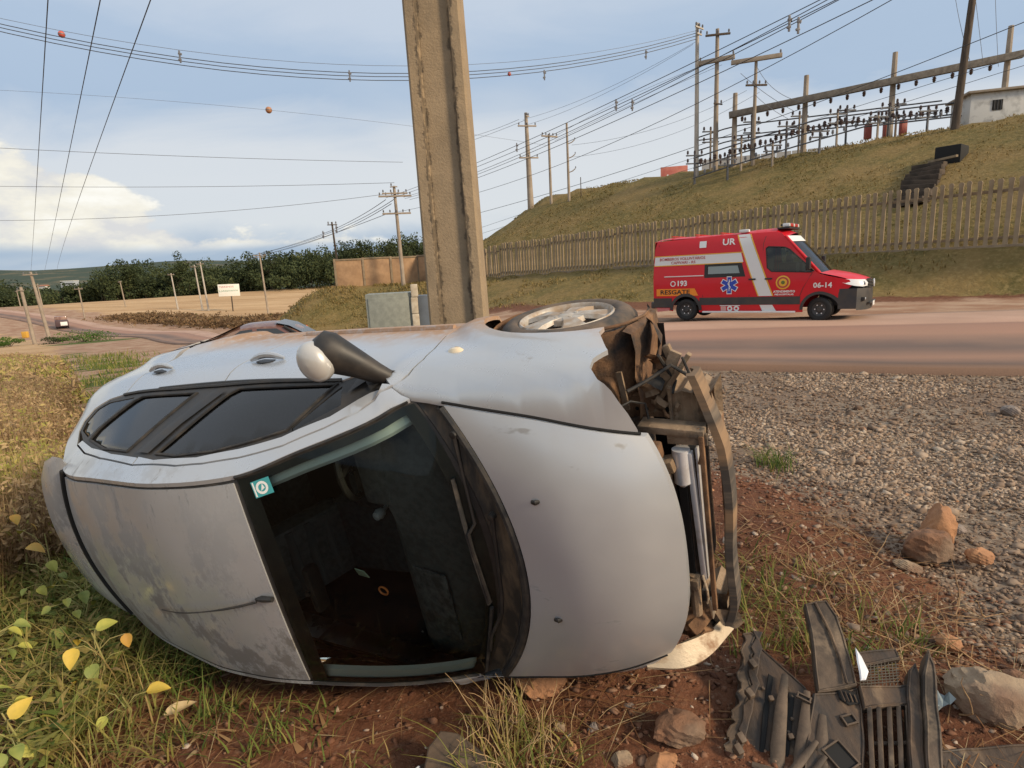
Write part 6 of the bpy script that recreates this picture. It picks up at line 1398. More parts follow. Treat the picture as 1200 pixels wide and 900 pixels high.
for sl_ in slots:
    plate('grille_slot', sl_, -.012, .004, M_cavity, tilt=(.10, 0), bev=.003)
    c = [(a[0] + .028, a[1] - .004) for a in sl_[1:5]]; d = [(a[0] + .062, a[1] - .01) for a in sl_[1:5]]
    mb = MB(); mb.tube([((a[0] + b_[0]) / 2, (a[1] + b_[1]) / 2, .0 + .10 * a[0] + .012) for a, b_ in zip(c, d)], [.014, .026, .030, .026], 10, squash=.5); mb.build('grille_louvre', M_bump2, bp)
for (x, y) in ((-.318, -.04), (-.30, -.20)):
    mb = MB(); mb.box((x, y, -.025), (.022, .022, .02), ch=.005); mb.build('clip', M_bump2, bp)
mb = MB(); P = []                                          # chevron shaped ridges of the grille
for x, y in ((-.50, -.30), (-.43, -.335), (-.40, -.37), (-.30, -.30), (-.22, -.24)): P.append((x, y, .0 + .1 * x + .035))
mb.tube(P, [.012, .018, .02, .016, .01], 8, squash=.7); mb.build('chevron_ridge', M_bump2, bp)
mb = MB(); mb.tube([(x + .01, y - .055, z - .004) for x, y, z in P], [.010, .015, .017, .014, .01], 8, squash=.7); mb.build('chevron_ridge', M_bump2, bp)
plate('centre_panel', [(-.138, -.038), (.061, -.026), (.041, -.114), (-.03, -.26), (-.092, -.377), (-.14, -.47), (-.40, -.47), (-.331, -.365), (-.26, -.236)], -.005, .05, M_bump)
o = plate('upright_fin', [(-.026, .342), (.03, .347), (.076, .345), (.097, .269), (.093, .18), (.079, .096), (.054, -.026), (-.12, -.039), (-.086, .084), (-.052, .21)], .02, .035, M_bump2, tilt=(.05, .22))
mb = MB(); mb.tube([(.02, .335, .10), (.03, .20, .075), (.025, .08, .05), (.01, -.02, .03)], .006, 6); mb.build('fin_crease', M_bump, bp)
plate('oval_vent', [(-.029, -.021), (.011, -.031), (.043, -.056), (.038, -.092), (-.008, -.097), (-.037, -.066)], .004, .004, M_cavity, bev=.003)
for k in range(4):
    mb = MB(); x = -.02 + .016 * k; mb.tube([(x, -.035 - .008 * k, .006), (x - .004, -.085 - .002 * k, .006)], .003, 5); mb.build('vent_bar', M_bump, bp)
plate('upper_bar', [(.139, .13), (.313, .132), (.302, .079), (.119, .061)], .02, .03, M_bump)
plate('middle_bar', [(.061, -.026), (.274, -.027), (.262, -.06), (.231, -.117), (.037, -.121)], .012, .035, M_bump)
plate('right_post', [(.303, .022), (.351, .052), (.331, -.018), (.127, -.387), (.08, -.47), (.02, -.47), (.069, -.384), (.25, -.06)], .03, .06, M_bump)
plate('right_flange', [(.331, -.018), (.425, .097), (.406, .017), (.191, -.39), (.15, -.47), (.08, -.47), (.127, -.387)], .065, .10, M_bump2, tilt=(.0, .05))
for a, b_ in (((.066, -.118), (-.072, -.40)), ((.105, -.12), (-.037, -.40)), ((.15, -.118), (.002, -.40)), ((.19, -.118), (.04, -.40)), ((.228, -.116), (.08, -.40))):
    d = Vector((b_[0] - a[0], b_[1] - a[1])); R_ = Matrix.Rotation(math.atan2(d.y, d.x), 4, 'Z') @ Matrix.Rotation(.35, 4, 'X')
    mb = MB(); mb.box(((a[0] + b_[0]) / 2, (a[1] + b_[1]) / 2, -.005), (d.length, .018, .04), R_, ch=.004); mb.build('grille_slat', M_bump2, bp)
mb = MB(); mb.tube([(.01, -.25, -.01), (.17, -.255, -.01)], .008, 6); mb.build('cross_rib', M_bump, bp)
M_mesh = mat('wire_mesh_plastic', (.09, .075, .055), .6)
for k in range(11):
    x = .118 + .0165 * k; mb = MB(); mb.tube([(x - .002, .068 + .003 * k * .2, .012), (x - .048, -.028, .004)], .0022, 4); mb.build('mesh_wire', M_mesh, bp)
for k in range(7):
    y = .058 - .0125 * k; mb = MB(); mb.tube([(.115 - .007 * k, y, .010), (.29 - .007 * k, y + .004, .010)], .0022, 4); mb.build('mesh_wire', M_mesh, bp)
plate('white_lens_shard', [(.104, .115), (.112, .073), (.108, .006), (.080, -.027), (.058, -.026), (.08, .05)], .055, .006, mat('white_shard', (.85, .86, .88), .15, coat=1.0), tilt=(.1, .15))
for (cx_, cy_, w_, h_, rz_) in ((-.15, -.30, .085, .10, .42), (-.045, -.16, .05, .035, .2), (-.19, -.06, .05, .02, -.6)):
    mb = MB(); R_ = Matrix.Rotation(rz_, 4, 'Z'); mb.box((cx_, cy_, .001), (w_, h_, .006), R_); mb.build('moulded_recess', M_cavity, bp)
    for k in (-.5, .5): mb = MB(); mb.box(Vector((cx_, cy_, .006)) + R_ @ Vector((k * w_, 0, 0)), (.007, h_ + .01, .012), R_, ch=.002); mb.build('recess_rim', M_bump2, bp); mb = MB(); mb.box(Vector((cx_, cy_, .006)) + R_ @ Vector((0, k * h_, 0)), (w_ + .01, .007, .012), R_, ch=.002); mb.build('recess_rim', M_bump2, bp)
rr = np.random.default_rng(17)
for k in range(16):
    x_, y_ = -.36 + .40 * rr.random(), -.34 + .36 * rr.random()
    if inpoly((x_, y_), left) or k % 3 == 0: mb = MB(); mb.lathe([(0, .006), (.006, .006), (.009, 0)], 8, Matrix.Translation((x_, y_, -.018 + .1 * x_ + .004))); mb.build('rivet', M_bump2, bp)
# loose scraps
sc_ = plate('bumper_strip', [(.25, -.285), (.38, -.27), (.60, -.285), (.75, -.31), (.74, -.40), (.55, -.385), (.24, -.40)], -.03, .03, M_bump, parent=None, bow=1.0)
sc_.matrix_world = Matrix.Translation((1.375, 2.281, .06)) @ Matrix.Rotation(math.radians(22), 4, 'X'); sc_.location.z = .15
tag(sc_, 'long dark bent plastic strip lying against the right edge of the bumper', 'debris')
fg = empty('trim_fragment', (-.32, 2.09, .035), .25, 'dark broken plastic trim piece under the windscreen at the bottom of the photo', 'debris')
fo = plate('shell', [(-.15, -.12), (-.10, .03), (-.04, .075), (.03, .05), (.12, -.03), (.17, -.12)], .035, .02, M_bump2, fg, tilt=(-.1, .35), bow=1)
plate('side_flap', [(-.22, -.13), (-.16, .0), (-.11, .02), (-.14, -.12)], .01, .012, M_bump, fg)
for x, y in ((-.015, .01), (-.15, -.02)):
    mb = MB(); mb.box((x, y, .046 if x > -.1 else .02), (.018, .010, .008), Matrix.Rotation(.6, 4, 'Z'), ch=.002); mb.build('white_chip', M_white, fg)
# grey-blue plastic scrap beside the big rock
bs = empty('crumpled_packet', (1.76, 2.24, .05), .4, 'crumpled blue grey plastic scrap wedged beside the pale rock', 'litter')
mb = MB(); rr = np.random.default_rng(2)
mb.grid([[(.022 * i - .07 + rr.normal(0, .006), .022 * j - .05 + rr.normal(0, .006), .02 + rr.normal(0, .018)) for i in range(7)] for j in range(5)]); mb.build('sheet', mat('plastic_scrap', (.22, .27, .29), .4), bs, 0)

# ================================================================ ROCKS
M_rock = mat('red_dusted_rock', (.24, .12, .065), .9, col2=(.14, .085, .055), scale=4, stops=(.4, .62), bump=.7, bscale=22, col3=(.27, .19, .13), scale3=2.5, stops3=(.52, .7))
M_rock2 = mat('pale_rock', (.34, .255, .17), .9, col2=(.22, .15, .10), scale=4, stops=(.4, .62), bump=.7, bscale=22, col3=(.20, .12, .08), scale3=3, stops3=(.52, .7))
M_rock3 = mat('orange_rock', (.42, .21, .10), .9, col2=(.33, .17, .09), scale=5, bump=.6, bscale=26)
M_rock4 = mat('grey_rock', (.20, .17, .15), .9, col2=(.29, .235, .20), scale=5, bump=.6, bscale=26)
def rock(x, y, sx, sy, sz, m_, label, seed, sink=.3, rz=0.0, dz=0.0, facets=5):
    r_ = np.random.default_rng(seed); bm = bmesh.new(); bmesh.ops.create_icosphere(bm, subdivisions=4, radius=1.0)
    pl = [(Vector(r_.normal(0, 1, 3)).normalized(), .55 + .35 * r_.random()) for _ in range(facets + 6)]
    for v in bm.verts:
        for n_, d in pl:
            e = v.co.dot(n_) - d
            if e > 0: v.co -= n_ * e * .88
        n_ = v.co.normalized(); q = v.co * 3.1; k = .05 * math.sin(q.x * 2.1 + seed) * math.sin(q.y * 2.7 + 1) + .03 * math.sin(q.z * 6.1 + q.x * 5) + .012 * math.sin(q.x * 17 + q.y * 13) ; v.co += n_ * k
    bm.verts.index_update(); mb = MB(); mb.add([(v.co.x * sx, v.co.y * sy, v.co.z * sz) for v in bm.verts], [tuple(v.index for v in f.verts) for f in bm.faces]); bm.free()
    o = mb.build('rock', m_, None, 28, loc=(x, y, gz(x, y) + sz * (.85 - sink) + dz)); o.rotation_euler = (r_.normal(0, .2), r_.normal(0, .2), rz)
    return tag(o, label, 'rock', 'rocks scattered on the red soil')
rock(2.66, 3.56, .17, .13, .145, M_rock, 'large cleft brown boulder at the edge of the gravel', 1, .35, .3)
rock(2.80, 3.68, .14, .12, .20, M_rock3, 'orange brown boulder leaning behind the large cleft one at the gravel edge', 12, .3, 1.2)
rock(2.95, 3.48, .09, .07, .06, M_rock3, 'small orange stone to the right of the cleft boulder', 3)
rock(2.0, 2.24, .165, .12, .15, M_rock2, 'big pale angular rock right of the torn bumper', 24, .3, -.5)
rock(.62, 2.15, .125, .10, .085, M_rock, 'rounded reddish rock left of the torn bumper', 5, .25, .2)
rock(.52, 2.02, .07, .05, .05, M_rock3, 'small orange cobble in front of the rounded reddish rock', 6)
rock(.05, 2.50, .15, .12, .09, M_rock3, 'flat orange brown rock pinched under the bonnet edge', 7, .35, .4)
rock(2.13, 2.65, .065, .055, .05, M_rock3, 'square orange stone between roots above the pale rock', 8)
rock(.17, 2.13, .022, .045, .022, M_rock3, 'finger shaped orange pebble amid straw below the bonnet', 9, .1, .3)
rock(5.9, 6.75, .10, .09, .07, M_rock4, 'dark lone stone far out on the gravel', 10)
rock(.44, 2.33, .045, .04, .04, M_rock4, 'grey cobble just above the orange cobble', 11)
rock(.70, 2.47, .07, .06, .05, M_rock, 'brown stone under the bent bumper corner', 13)
rock(1.20, 2.46, .05, .04, .03, M_rock4, 'small grey stone behind the left end of the torn bumper', 14)
rock(2.45, 3.42, .10, .07, .035, M_rock2, 'flat pale slab lying left of the cleft boulder', 15, .2)
rock(3.12, 3.9, .06, .05, .045, M_rock4, 'dark stone on the gravel beyond the orange brown boulder', 16)
rock(.28, 2.23, .035, .03, .028, M_rock4, 'grey pebble left of the grey cobble', 17)
rock(.13, 2.25, .03, .035, .025, M_rock2, 'pale pebble nearest the dry grass clump under the bonnet', 18)
rock(.36, 2.06, .05, .04, .035, M_rock2, 'pale greyish cobble at the bottom edge near the orange cobble', 19)
rock(2.25, 2.40, .05, .06, .04, M_rock, 'brown stone just behind the big pale rock', 20)
rock(2.40, 2.45, .07, .04, .03, M_rock2, 'long pale stone at the right edge beyond the big pale rock', 21, .2, 1.1)
rock(1.62, 4.75, .14, .10, .05, M_rock3, 'low orange clod where the red bank meets the gravel', 22, .4)
rock(1.78, 4.62, .08, .07, .05, M_rock3, 'smaller orange clod next to the low one on the bank', 23, .4)

# ================================================================ GRAVEL AND PEBBLES
def stones(name, P, size, tint, m_, flat=.46):
    t_ = (1 + 5 ** .5) / 2
    v = np.array([(-1, t_, 0), (1, t_, 0), (-1, -t_, 0), (1, -t_, 0), (0, -1, t_), (0, 1, t_), (0, -1, -t_), (0, 1, -t_), (t_, 0, -1), (t_, 0, 1), (-t_, 0, -1), (-t_, 0, 1)]) / 1.9
    f = np.array([(0, 11, 5), (0, 5, 1), (0, 1, 7), (0, 7, 10), (0, 10, 11), (1, 5, 9), (5, 11, 4), (11, 10, 2), (10, 7, 6), (7, 1, 8), (3, 9, 4), (3, 4, 2), (3, 2, 6), (3, 6, 8), (3, 8, 9), (4, 9, 5), (2, 4, 11), (6, 2, 10), (8, 6, 7), (9, 8, 1)])
    n = len(P); V = v[None] * (1 + rng.normal(0, .37, (n, 12, 1))); V = V * (1 + rng.normal(0, .22, (n, 1, 3)))
    a = rng.random(n) * 2 * pi; c, s_ = np.cos(a)[:, None], np.sin(a)[:, None]; X1 = V[..., 0] * c - V[..., 1] * s_; Y1 = V[..., 0] * s_ + V[..., 1] * c; Z1 = V[..., 2] * flat
    b = rng.normal(0, .5, n)[:, None]; Y2 = Y1 * np.cos(b) - Z1 * np.sin(b); Z2 = Y1 * np.sin(b) + Z1 * np.cos(b)
    V = np.stack([X1, Y2, Z2], -1) * size[:, None, None] * .55 + P[:, None]
    F_ = f[None] + 12 * np.arange(n)[:, None, None]
    return np_mesh(name, V.reshape(-1, 3), F_.reshape(-1, 3), m_, kind='stuff', cols=dict(tint=np.repeat(tint, 12)))
def tint_mat(name, stops, rough=.9, trans=0.0, noise=None):
    m_ = bpy.data.materials.new(name); m_.use_nodes = True; t = m_.node_tree; b = t.nodes['Principled BSDF']
    a = t.nodes.new('ShaderNodeAttribute'); a.attribute_name = 'tint'; f = a.outputs['Fac']
    if noise:
        tc_ = t.nodes.new('ShaderNodeTexCoord'); n_ = t.nodes.new('ShaderNodeTexNoise'); n_.inputs['Scale'].default_value = noise; n_.inputs['Detail'].default_value = 5; t.links.new(tc_.outputs['Object'], n_.inputs['Vector'])
        f = math_n(t, 'ADD', f, math_n(t, 'MULTIPLY', math_n(t, 'SUBTRACT', n_.outputs[0], .5), .5))
    c = ramp(t, f, stops)
    t.links.new(c, b.inputs['Base Color']); b.inputs['Roughness'].default_value = rough; b.inputs['Specular IOR Level'].default_value = .25
    if trans:
        tr = N(t, 'ShaderNodeBsdfTranslucent'); t.links.new(c, tr.inputs[0]); mx = N(t, 'ShaderNodeMixShader'); mx.inputs[0].default_value = trans
        o = t.nodes['Material Output']; t.links.new(b.outputs[0], mx.inputs[1]); t.links.new(tr.outputs[0], mx.inputs[2]); t.links.new(mx.outputs[0], o.inputs[0])
    return m_
M_grav = tint_mat('gravel_stone', [(0., (.13, .085, .06)), (.35, (.24, .17, .12)), (.62, (.335, .25, .18)), (.88, (.47, .385, .295)), (1., (.34, .18, .10))], noise=40)
n = 150000; D = 2.2 + 9.0 * rng.random(n) ** 1.25; u = rng.random(n) * 1.75 - .25; px_ = u * D * .98; py_ = D
gl_ = np.where(py_ < 5.1, px_ - 2.25 + .1 * (py_ - 5), px_ - 2.25 + (py_ - 5.1) * 1.1) + 1.6 * (fbm(px_ * 1.1, py_ * 1.1, 4, 31) - .5) + rng.normal(0, .28, n)
big_ = fbm(px_ * .55, py_ * .55, 4, 77)
ok = (gl_ > .0) & (rng.random(n) < np.where(big_ > .56, .35, 1)) & (py_ < 10.6 - .25 * (px_ - 3)) & ~((px_ < 1.3) & (py_ < 4.6))
px_, py_ = px_[ok], py_[ok]; sz = (.013 + .024 * rng.random(len(px_)) ** 2) * (1 + .06 * (py_ - 3)) * np.where(rng.random(len(px_)) < .035, 2.1, 1)
stones('gravel', np.column_stack([px_, py_, height(px_, py_) + sz * .12]), sz, np.clip(rng.normal(.5, .2, len(px_)) - .25 * (fbm(px_ * .55, py_ * .55, 4, 77) > .54), 0, 1), M_grav)
M_peb = tint_mat('soil_pebble', [(0., (.10, .042, .025)), (.45, (.20, .095, .055)), (.75, (.28, .18, .12)), (1., (.50, .42, .34))], noise=30)
n = 26000; px_ = rng.random(n) * 7.2 - 3.4; py_ = 1.5 + rng.random(n) ** 1.5 * 5.0
gl_ = np.where(py_ < 5.1, px_ - 2.25, px_ - 2.25 + (py_ - 5.1) * 1.1); dens = .30 + .7 * sstep(-.6, .6, px_) * sstep(.40, .60, fbm(px_ * 1.3, py_ * 1.3, 4, 55) + .06); ok = (gl_ < .5) & (rng.random(n) < dens)
px_, py_ = px_[ok], py_[ok]; sz = .010 + .030 * rng.random(len(px_)) ** 3
stones('soil_pebbles', np.column_stack([px_, py_, height(px_, py_) + sz * .1]), sz, np.clip(rng.normal(.42, .24, len(px_)), 0, 1), M_peb)
# ================================================================ GRASS, CROP, STRAW
def blades(name, P, h, w, lean, tint, m_, seg=3, curl=1.0, flat=0.0, parent=None, kind='stuff'):
    """curved grass blades; P roots (n,3)"""
    n = len(P); a = rng.random(n) * 2 * pi; dx_, dy_ = np.cos(a), np.sin(a); nx_, ny_ = -dy_, dx_
    rows = []
    for i in range(seg + 1):
        t_ = i / seg; r_ = lean * h * t_ ** (1 + .6 * curl); z = h * t_ * (1 - flat) * (1 - .35 * np.minimum(lean, 1.6) * t_); ww = w * (1 - t_ ** 1.5 * .93) / 2
        c = P + np.stack([dx_ * r_, dy_ * r_, z], -1); o = np.stack([nx_ * ww, ny_ * ww, 0 * ww], -1); rows.append(np.stack([c - o, c + o], 1))
    V = np.concatenate(rows, 1); k = 2 * (seg + 1)
    f = np.array([(2 * i, 2 * i + 1, 2 * i + 3, 2 * i + 2) for i in range(seg)]); F_ = f[None] + k * np.arange(n)[:, None, None]
    return np_mesh(name, V.reshape(-1, 3), F_.reshape(-1, 4), m_, kind=kind, parent=parent, cols=dict(tint=np.repeat(tint, k)), smooth=True)
def tufts(centres, per, rad, spread=None):
    c = np.repeat(centres, per, 0); r_ = rng.normal(0, 1, (len(c), 2)) * (rad if np.isscalar(rad) else np.repeat(rad, per)[:, None]); x, y = c[:, 0] + r_[:, 0], c[:, 1] + r_[:, 1]
    return np.column_stack([x, y, height(x, y)])
M_grass = tint_mat('grass_blades', [(0., (.42, .29, .13)), (.30, (.36, .31, .09)), (.60, (.17, .21, .045)), (1., (.075, .135, .026))], .7, .35)
M_dry = tint_mat('dry_straw', [(0., (.13, .055, .024)), (.45, (.27, .135, .06)), (.8, (.40, .25, .12)), (1., (.52, .40, .22))], .8, .2)
M_crop = tint_mat('dry_crop', [(0., (.19, .115, .06)), (.4, (.40, .27, .145)), (.75, (.54, .39, .21)), (.92, (.50, .42, .13)), (1., (.33, .33, .08))], .8, .3)
# green tufts near the car: (x, y, number, height, radius, tint)
spots = [(-1.95, 2.95, 130, .24, .16, .7), (-1.72, 2.78, 90, .28, .10, .75), (-1.5, 2.38, 90, .13, .10, .65), (-1.22, 2.27, 60, .13, .09, .6), (-2.15, 2.75, 70, .2, .16, .55), (-1.02, 2.33, 50, .11, .08, .6), (-.75, 2.10, 40, .10, .10, .5),
         (1.32, 3.45, 110, .15, .20, .62), (1.18, 3.12, 110, .16, .16, .62), (1.48, 3.10, 70, .13, .16, .5), (1.25, 2.85, 90, .16, .13, .5), (1.75, 3.30, 40, .12, .12, .5), (1.45, 2.70, 70, .16, .10, .5), (1.05, 3.75, 40, .13, .12, .55), (2.52, 5.45, 120, .24, .10, .8), (1.95, 2.75, 60, .14, .10, .6), (1.68, 2.56, 50, .13, .06, .75),
         (-.10, 2.20, 70, .22, .10, .28), (.05, 2.05, 60, .18, .10, .4), (-.18, 2.02, 50, .20, .08, .45), (-2.6, 3.3, 140, .28, .25, .6), (-2.9, 3.7, 140, .3, .25, .5), (-2.4, 2.5, 200, .26, .3, .5), (-2.0, 2.2, 160, .22, .25, .5), (-2.9, 2.9, 200, .3, .3, .55), (-3.3, 3.3, 200, .32, .3, .5)]
PP, HH, TT = [], [], []
for x, y, k, h, r_, tn in spots:
    q = tufts(np.array([(x, y)]), k, r_); PP.append(q); HH.append(h * (.5 + .8 * rng.random(k))); TT.append(np.clip(rng.normal(tn, .2, k), 0, 1))
PP, HH, TT = np.concatenate(PP), np.concatenate(HH), np.concatenate(TT)
blades('grass', PP, HH, .006 + .004 * rng.random(len(PP)), .3 + .9 * rng.random(len(PP)), TT, M_grass, 4)
n = 3900; y = 1.7 + rng.random(n) * 3.2; x = -y * (.72 + .38 * rng.random(n)) + .35; cr = side_of(CROP, x, y); ok = (cr > -.45 - .35 * rng.random(n)) & (fbm(x * 2, y * 2, 3, 47) > .40); x, y = x[ok], y[ok]
blades('tangled_dry_grass', np.column_stack([x, y, height(x, y)]), .14 + .30 * rng.random(len(x)) ** 1.5, .0045 + .0045 * rng.random(len(x)), .4 + 1.2 * rng.random(len(x)), np.clip(rng.normal(.24, .17, len(x)) + .35 * (fbm(x * 1.5, y * 1.5, 3, 49) > .55), 0, 1), M_grass, 4)
n = 2600; y = 1.6 + rng.random(n) * 3.0; x = -y * (.30 + .80 * rng.random(n)); cr = side_of(CROP, x, y); ok = (cr > -1.6) & (rng.random(n) < sstep(-1.6, -.2, cr) + .12); x, y = x[ok], y[ok]; n = len(x)
blades('leaf_litter', np.column_stack([x, y, height(x, y) + .01]), .03 + .06 * rng.random(n), .012 + .022 * rng.random(n), 1.0 + rng.random(n), np.clip(rng.normal(.45, .28, n), 0, 1), M_dry, 4, .3, .75)
# broad small weed leaves low in the tangle
n = 3600; y = 1.8 + rng.random(n) * 3.0; x = -y * (.72 + .36 * rng.random(n)) + .2; cr = side_of(CROP, x, y); ok = cr > -.5; x, y = x[ok], y[ok]; n = len(x)
blades('weed_leaves', np.column_stack([x, y, height(x, y) + .02 + .16 * rng.random(n)]), .04 + .06 * rng.random(n), .016 + .026 * rng.random(n), .6 + rng.random(n), np.clip(rng.normal(.42, .22, n), 0, 1), M_grass, 4, .5, .5)
# verge grass along the crop and the dirt track
n = 26000; y = 6 + rng.random(n) ** 1.3 * 40; x = -y * (.32 + .68 * rng.random(n)); cr = side_of(CROP, x, y)
g = np.maximum(sstep(.50, .66, fbm(x / 1.6, y / 1.6, 4, 41)), sstep(-1.0, -.2, cr) * .55 * sstep(.3, .6, fbm(x / .9, y / .9, 3, 45))) * (cr < .2) * sstep(-5.6, -3.2, cr); ok = rng.random(n) < g; x, y = x[ok], y[ok]
blades('verge_grass', np.column_stack([x, y, height(x, y)]), (.12 + .16 * rng.random(len(x))) * (1 + y / 60), .010 + y * .0009, .3 + .7 * rng.random(len(x)), np.clip(rng.normal(.55, .22, len(x)), 0, 1), M_grass, 2)
# straw and roots strewn over the soil
n = 9500; x = rng.random(n) * 6.4 - 3.4; y = 1.5 + rng.random(n) ** 1.3 * 4.6; gl_ = np.where(y < 5.1, x - 2.4, x - 2.4 + (y - 5.1) * 1.1)
d = np.maximum(sstep(.40, .62, fbm(x * 1.1, y * 1.1, 4, 61)), .9 * np.exp(-((x - 1.9) ** 2 + (y - 2.95) ** 2) / .5)); d = np.maximum(d, .8 * sstep(-.6, -1.6, x)); ok = (gl_ < .1) & (rng.random(n) < d); x, y = x[ok], y[ok]
blades('dry_straw', np.column_stack([x, y, height(x, y) + .012]), .10 + .22 * rng.random(len(x)), .0032 + .003 * rng.random(len(x)), 1.0 + 1.0 * rng.random(len(x)), np.clip(rng.normal(.5, .25, len(x)), 0, 1), M_dry, 4, .3, .90)
# tangle of roots by the bumper: each a bent dry stem
M_root = mat('dry_root', (.40, .26, .13), .8, col2=(.28, .16, .08), scale=12)
def stem_pts(p, d, L_, k=7, wig=.03, up0=.3, r_=None):
    r_ = r_ or rng; q = [Vector(p)]; d = Vector(d).normalized()
    for i in range(k): d = (d + Vector(r_.normal(0, .22, 3)) + Vector((0, 0, up0 * (.5 - i / k)))).normalized(); nq = q[-1] + d * L_ / k; nq.z = max(nq.z, gz(nq.x, nq.y) + .006); q.append(nq)
    return q
mb = MB()
for i in range(95):
    a = rng.random() * 2 * pi; p = (1.85 + rng.normal(0, .30), 2.98 + rng.normal(0, .34)); mb.tube(stem_pts((p[0], p[1], gz(*p) + .01), (math.cos(a), math.sin(a), .35 * rng.random()), .22 + .25 * rng.random()), [.0038, .0035, .0032, .003, .0026, .0022, .0018, .0012], 5)
o = mb.build('root_tangle', M_root); o['kind'] = 'stuff'
mb = MB()
for i in range(60):
    p = (-.10 + rng.normal(0, .12), 2.16 + rng.normal(0, .14)); a = rng.random() * 2 * pi; mb.tube(stem_pts((p[0], p[1], gz(*p) + .01), (.5 * math.cos(a), .5 * math.sin(a), .9), .16 + .16 * rng.random(), up0=.0), [.0026, .0024, .0022, .002, .0018, .0016, .0012, .0008], 5)
for i in range(40):
    p = (.42 + rng.normal(0, .10), 2.33 + rng.normal(0, .05)); mb.tube(stem_pts((p[0], p[1], gz(*p) + .012), (1, .1 * rng.normal(), .05), .12 + .16 * rng.random(), up0=.05), .0018, 4)
o = mb.build('dead_grass_stalks', mat('dead_stalk', (.46, .33, .17), .8, col2=(.34, .21, .10), scale=14)); o['kind'] = 'stuff'
# dry soya crop
def crop_mesh(name, x, y, hmin, hmax, ns, nl, sw, lw):
    n = len(x); z = height(x, y); h = (hmin + (hmax - hmin) * rng.random(n)) * (.75 + .6 * fbm(x / 2, y / 2, 3, 75)); V = []; F_ = []; T_ = []; base = np.column_stack([x, y, z])
    off = 0; tint = np.clip(rng.normal(.5, .15, n) + .42 * (fbm(x / 1.1, y / 1.1, 3, 71) > .60), 0, 1)
    for s_ in range(ns):
        a = rng.random(n) * 2 * pi; l = .05 + .35 * rng.random(n); st = .15 * rng.random(n) if s_ else 0 * h
        p0 = base + np.stack([0 * h, 0 * h, h * st], -1); p1 = base + np.stack([np.cos(a) * l * h * .55, np.sin(a) * l * h * .55, h * (.62 + .38 * rng.random(n))], -1); pm = (p0 + p1) / 2 + np.stack([rng.normal(0, .03, n), rng.normal(0, .03, n), .06 * h], -1)
        b = a + pi / 2; w_ = sw; o = np.stack([np.cos(b) * w_, np.sin(b) * w_, 0 * b], -1)
        V.append(np.stack([p0 - o, p0 + o, pm + o * .8, pm - o * .8, p1 + o * .4, p1 - o * .4], 1)); F_.append(np.array([(0, 1, 2, 3), (3, 2, 4, 5)])[None] + off + 6 * np.arange(n)[:, None, None]); off += 6 * n; T_.append(np.repeat(np.clip(tint - .1 + rng.normal(0, .08, n), 0, 1), 6))
        for k in range(nl):
            t_ = .15 + .85 * rng.random(n); c = p0 + (p1 - p0) * t_[:, None] + rng.normal(0, .035, (n, 3)) * (1 + 5 * lw); d1 = rng.normal(0, 1, (n, 3)); d1 /= np.linalg.norm(d1, axis=1)[:, None]; d2 = rng.normal(0, 1, (n, 3)); d2 -= d1 * (d1 * d2).sum(1)[:, None]; d2 /= np.linalg.norm(d2, axis=1)[:, None]
            q = lw * (.5 + rng.random(n))[:, None]; V.append(np.stack([c - d1 * q, c + d2 * q * .35, c + d1 * q, c - d2 * q * .35], 1)); F_.append(np.array([(0, 1, 2, 3)])[None] + off + 4 * np.arange(n)[:, None, None]); off += 4 * n; T_.append(np.repeat(np.clip(tint + rng.normal(0, .22, n), 0, 1), 4))
    return np_mesh(name, np.concatenate([v.reshape(-1, 3) for v in V]), np.concatenate([f.reshape(-1, 4) for f in F_]), M_crop, kind='stuff', cols=dict(tint=np.concatenate(T_)))
n = 26000; y = 2.2 + rng.random(n) ** 1.2 * 10.5; x = -y * (.52 + .62 * rng.random(n)) - .2; cr = side_of(CROP, x, y) + 1.2 * (fbm(x / .8, y / .8, 3, 73) - .5); ok = (cr > .12 + .3 * (y < 4)) & (rng.random(n) < np.where(y < 4.2, .35, .62)); x, y = x[ok][:6500], y[ok][:6500]
crop_mesh('dry_crop', x, y, .42, .78, 4, 7, .0028, .026)
n = 24000; y = 12 + rng.random(n) ** 1.3 * 45; x = -y * (.60 + .42 * rng.random(n)); cr = side_of(CROP, x, y) + 2.0 * (fbm(x / 1.5, y / 1.5, 3, 73) - .5); ok = cr > .1; x, y = x[ok][:11000], y[ok][:11000]
crop_mesh('far_dry_crop', x, y, .35, .60, 2, 5, .008, .075)
# leafy yellowing plants in the corner
M_leafs = [mat('leaf_' + nm, c, .6, col2=c2, scale=14, stops=(.4, .7)) for nm, c, c2 in (('orange', (.50, .26, .045), (.42, .30, .06)), ('yellow', (.55, .39, .055), (.40, .31, .06)), ('lime', (.42, .40, .075), (.27, .30, .055)), ('green', (.17, .21, .045), (.27, .29, .07)), ('tan', (.52, .40, .22), (.40, .28, .13)))]
def leaf_bm(L_, W2, fold=.25, droop=.25, n=9):
    rows = []
    for i in range(n):
        t_ = i / (n - 1); w_ = W2 * math.sin(pi * min(1, t_ ** .72)) ** .85 + .001; zc_ = -droop * L_ * t_ * t_
        rows.append([(L_ * t_, -w_, zc_ + fold * w_), (L_ * t_, -w_ * .5, zc_ + fold * w_ * .42), (L_ * t_, 0, zc_), (L_ * t_, w_ * .5, zc_ + fold * w_ * .42), (L_ * t_, w_, zc_ + fold * w_)])
    return rows
M_stem = mat('plant_stem', (.26, .26, .08), .7, col2=(.36, .30, .12), scale=9)
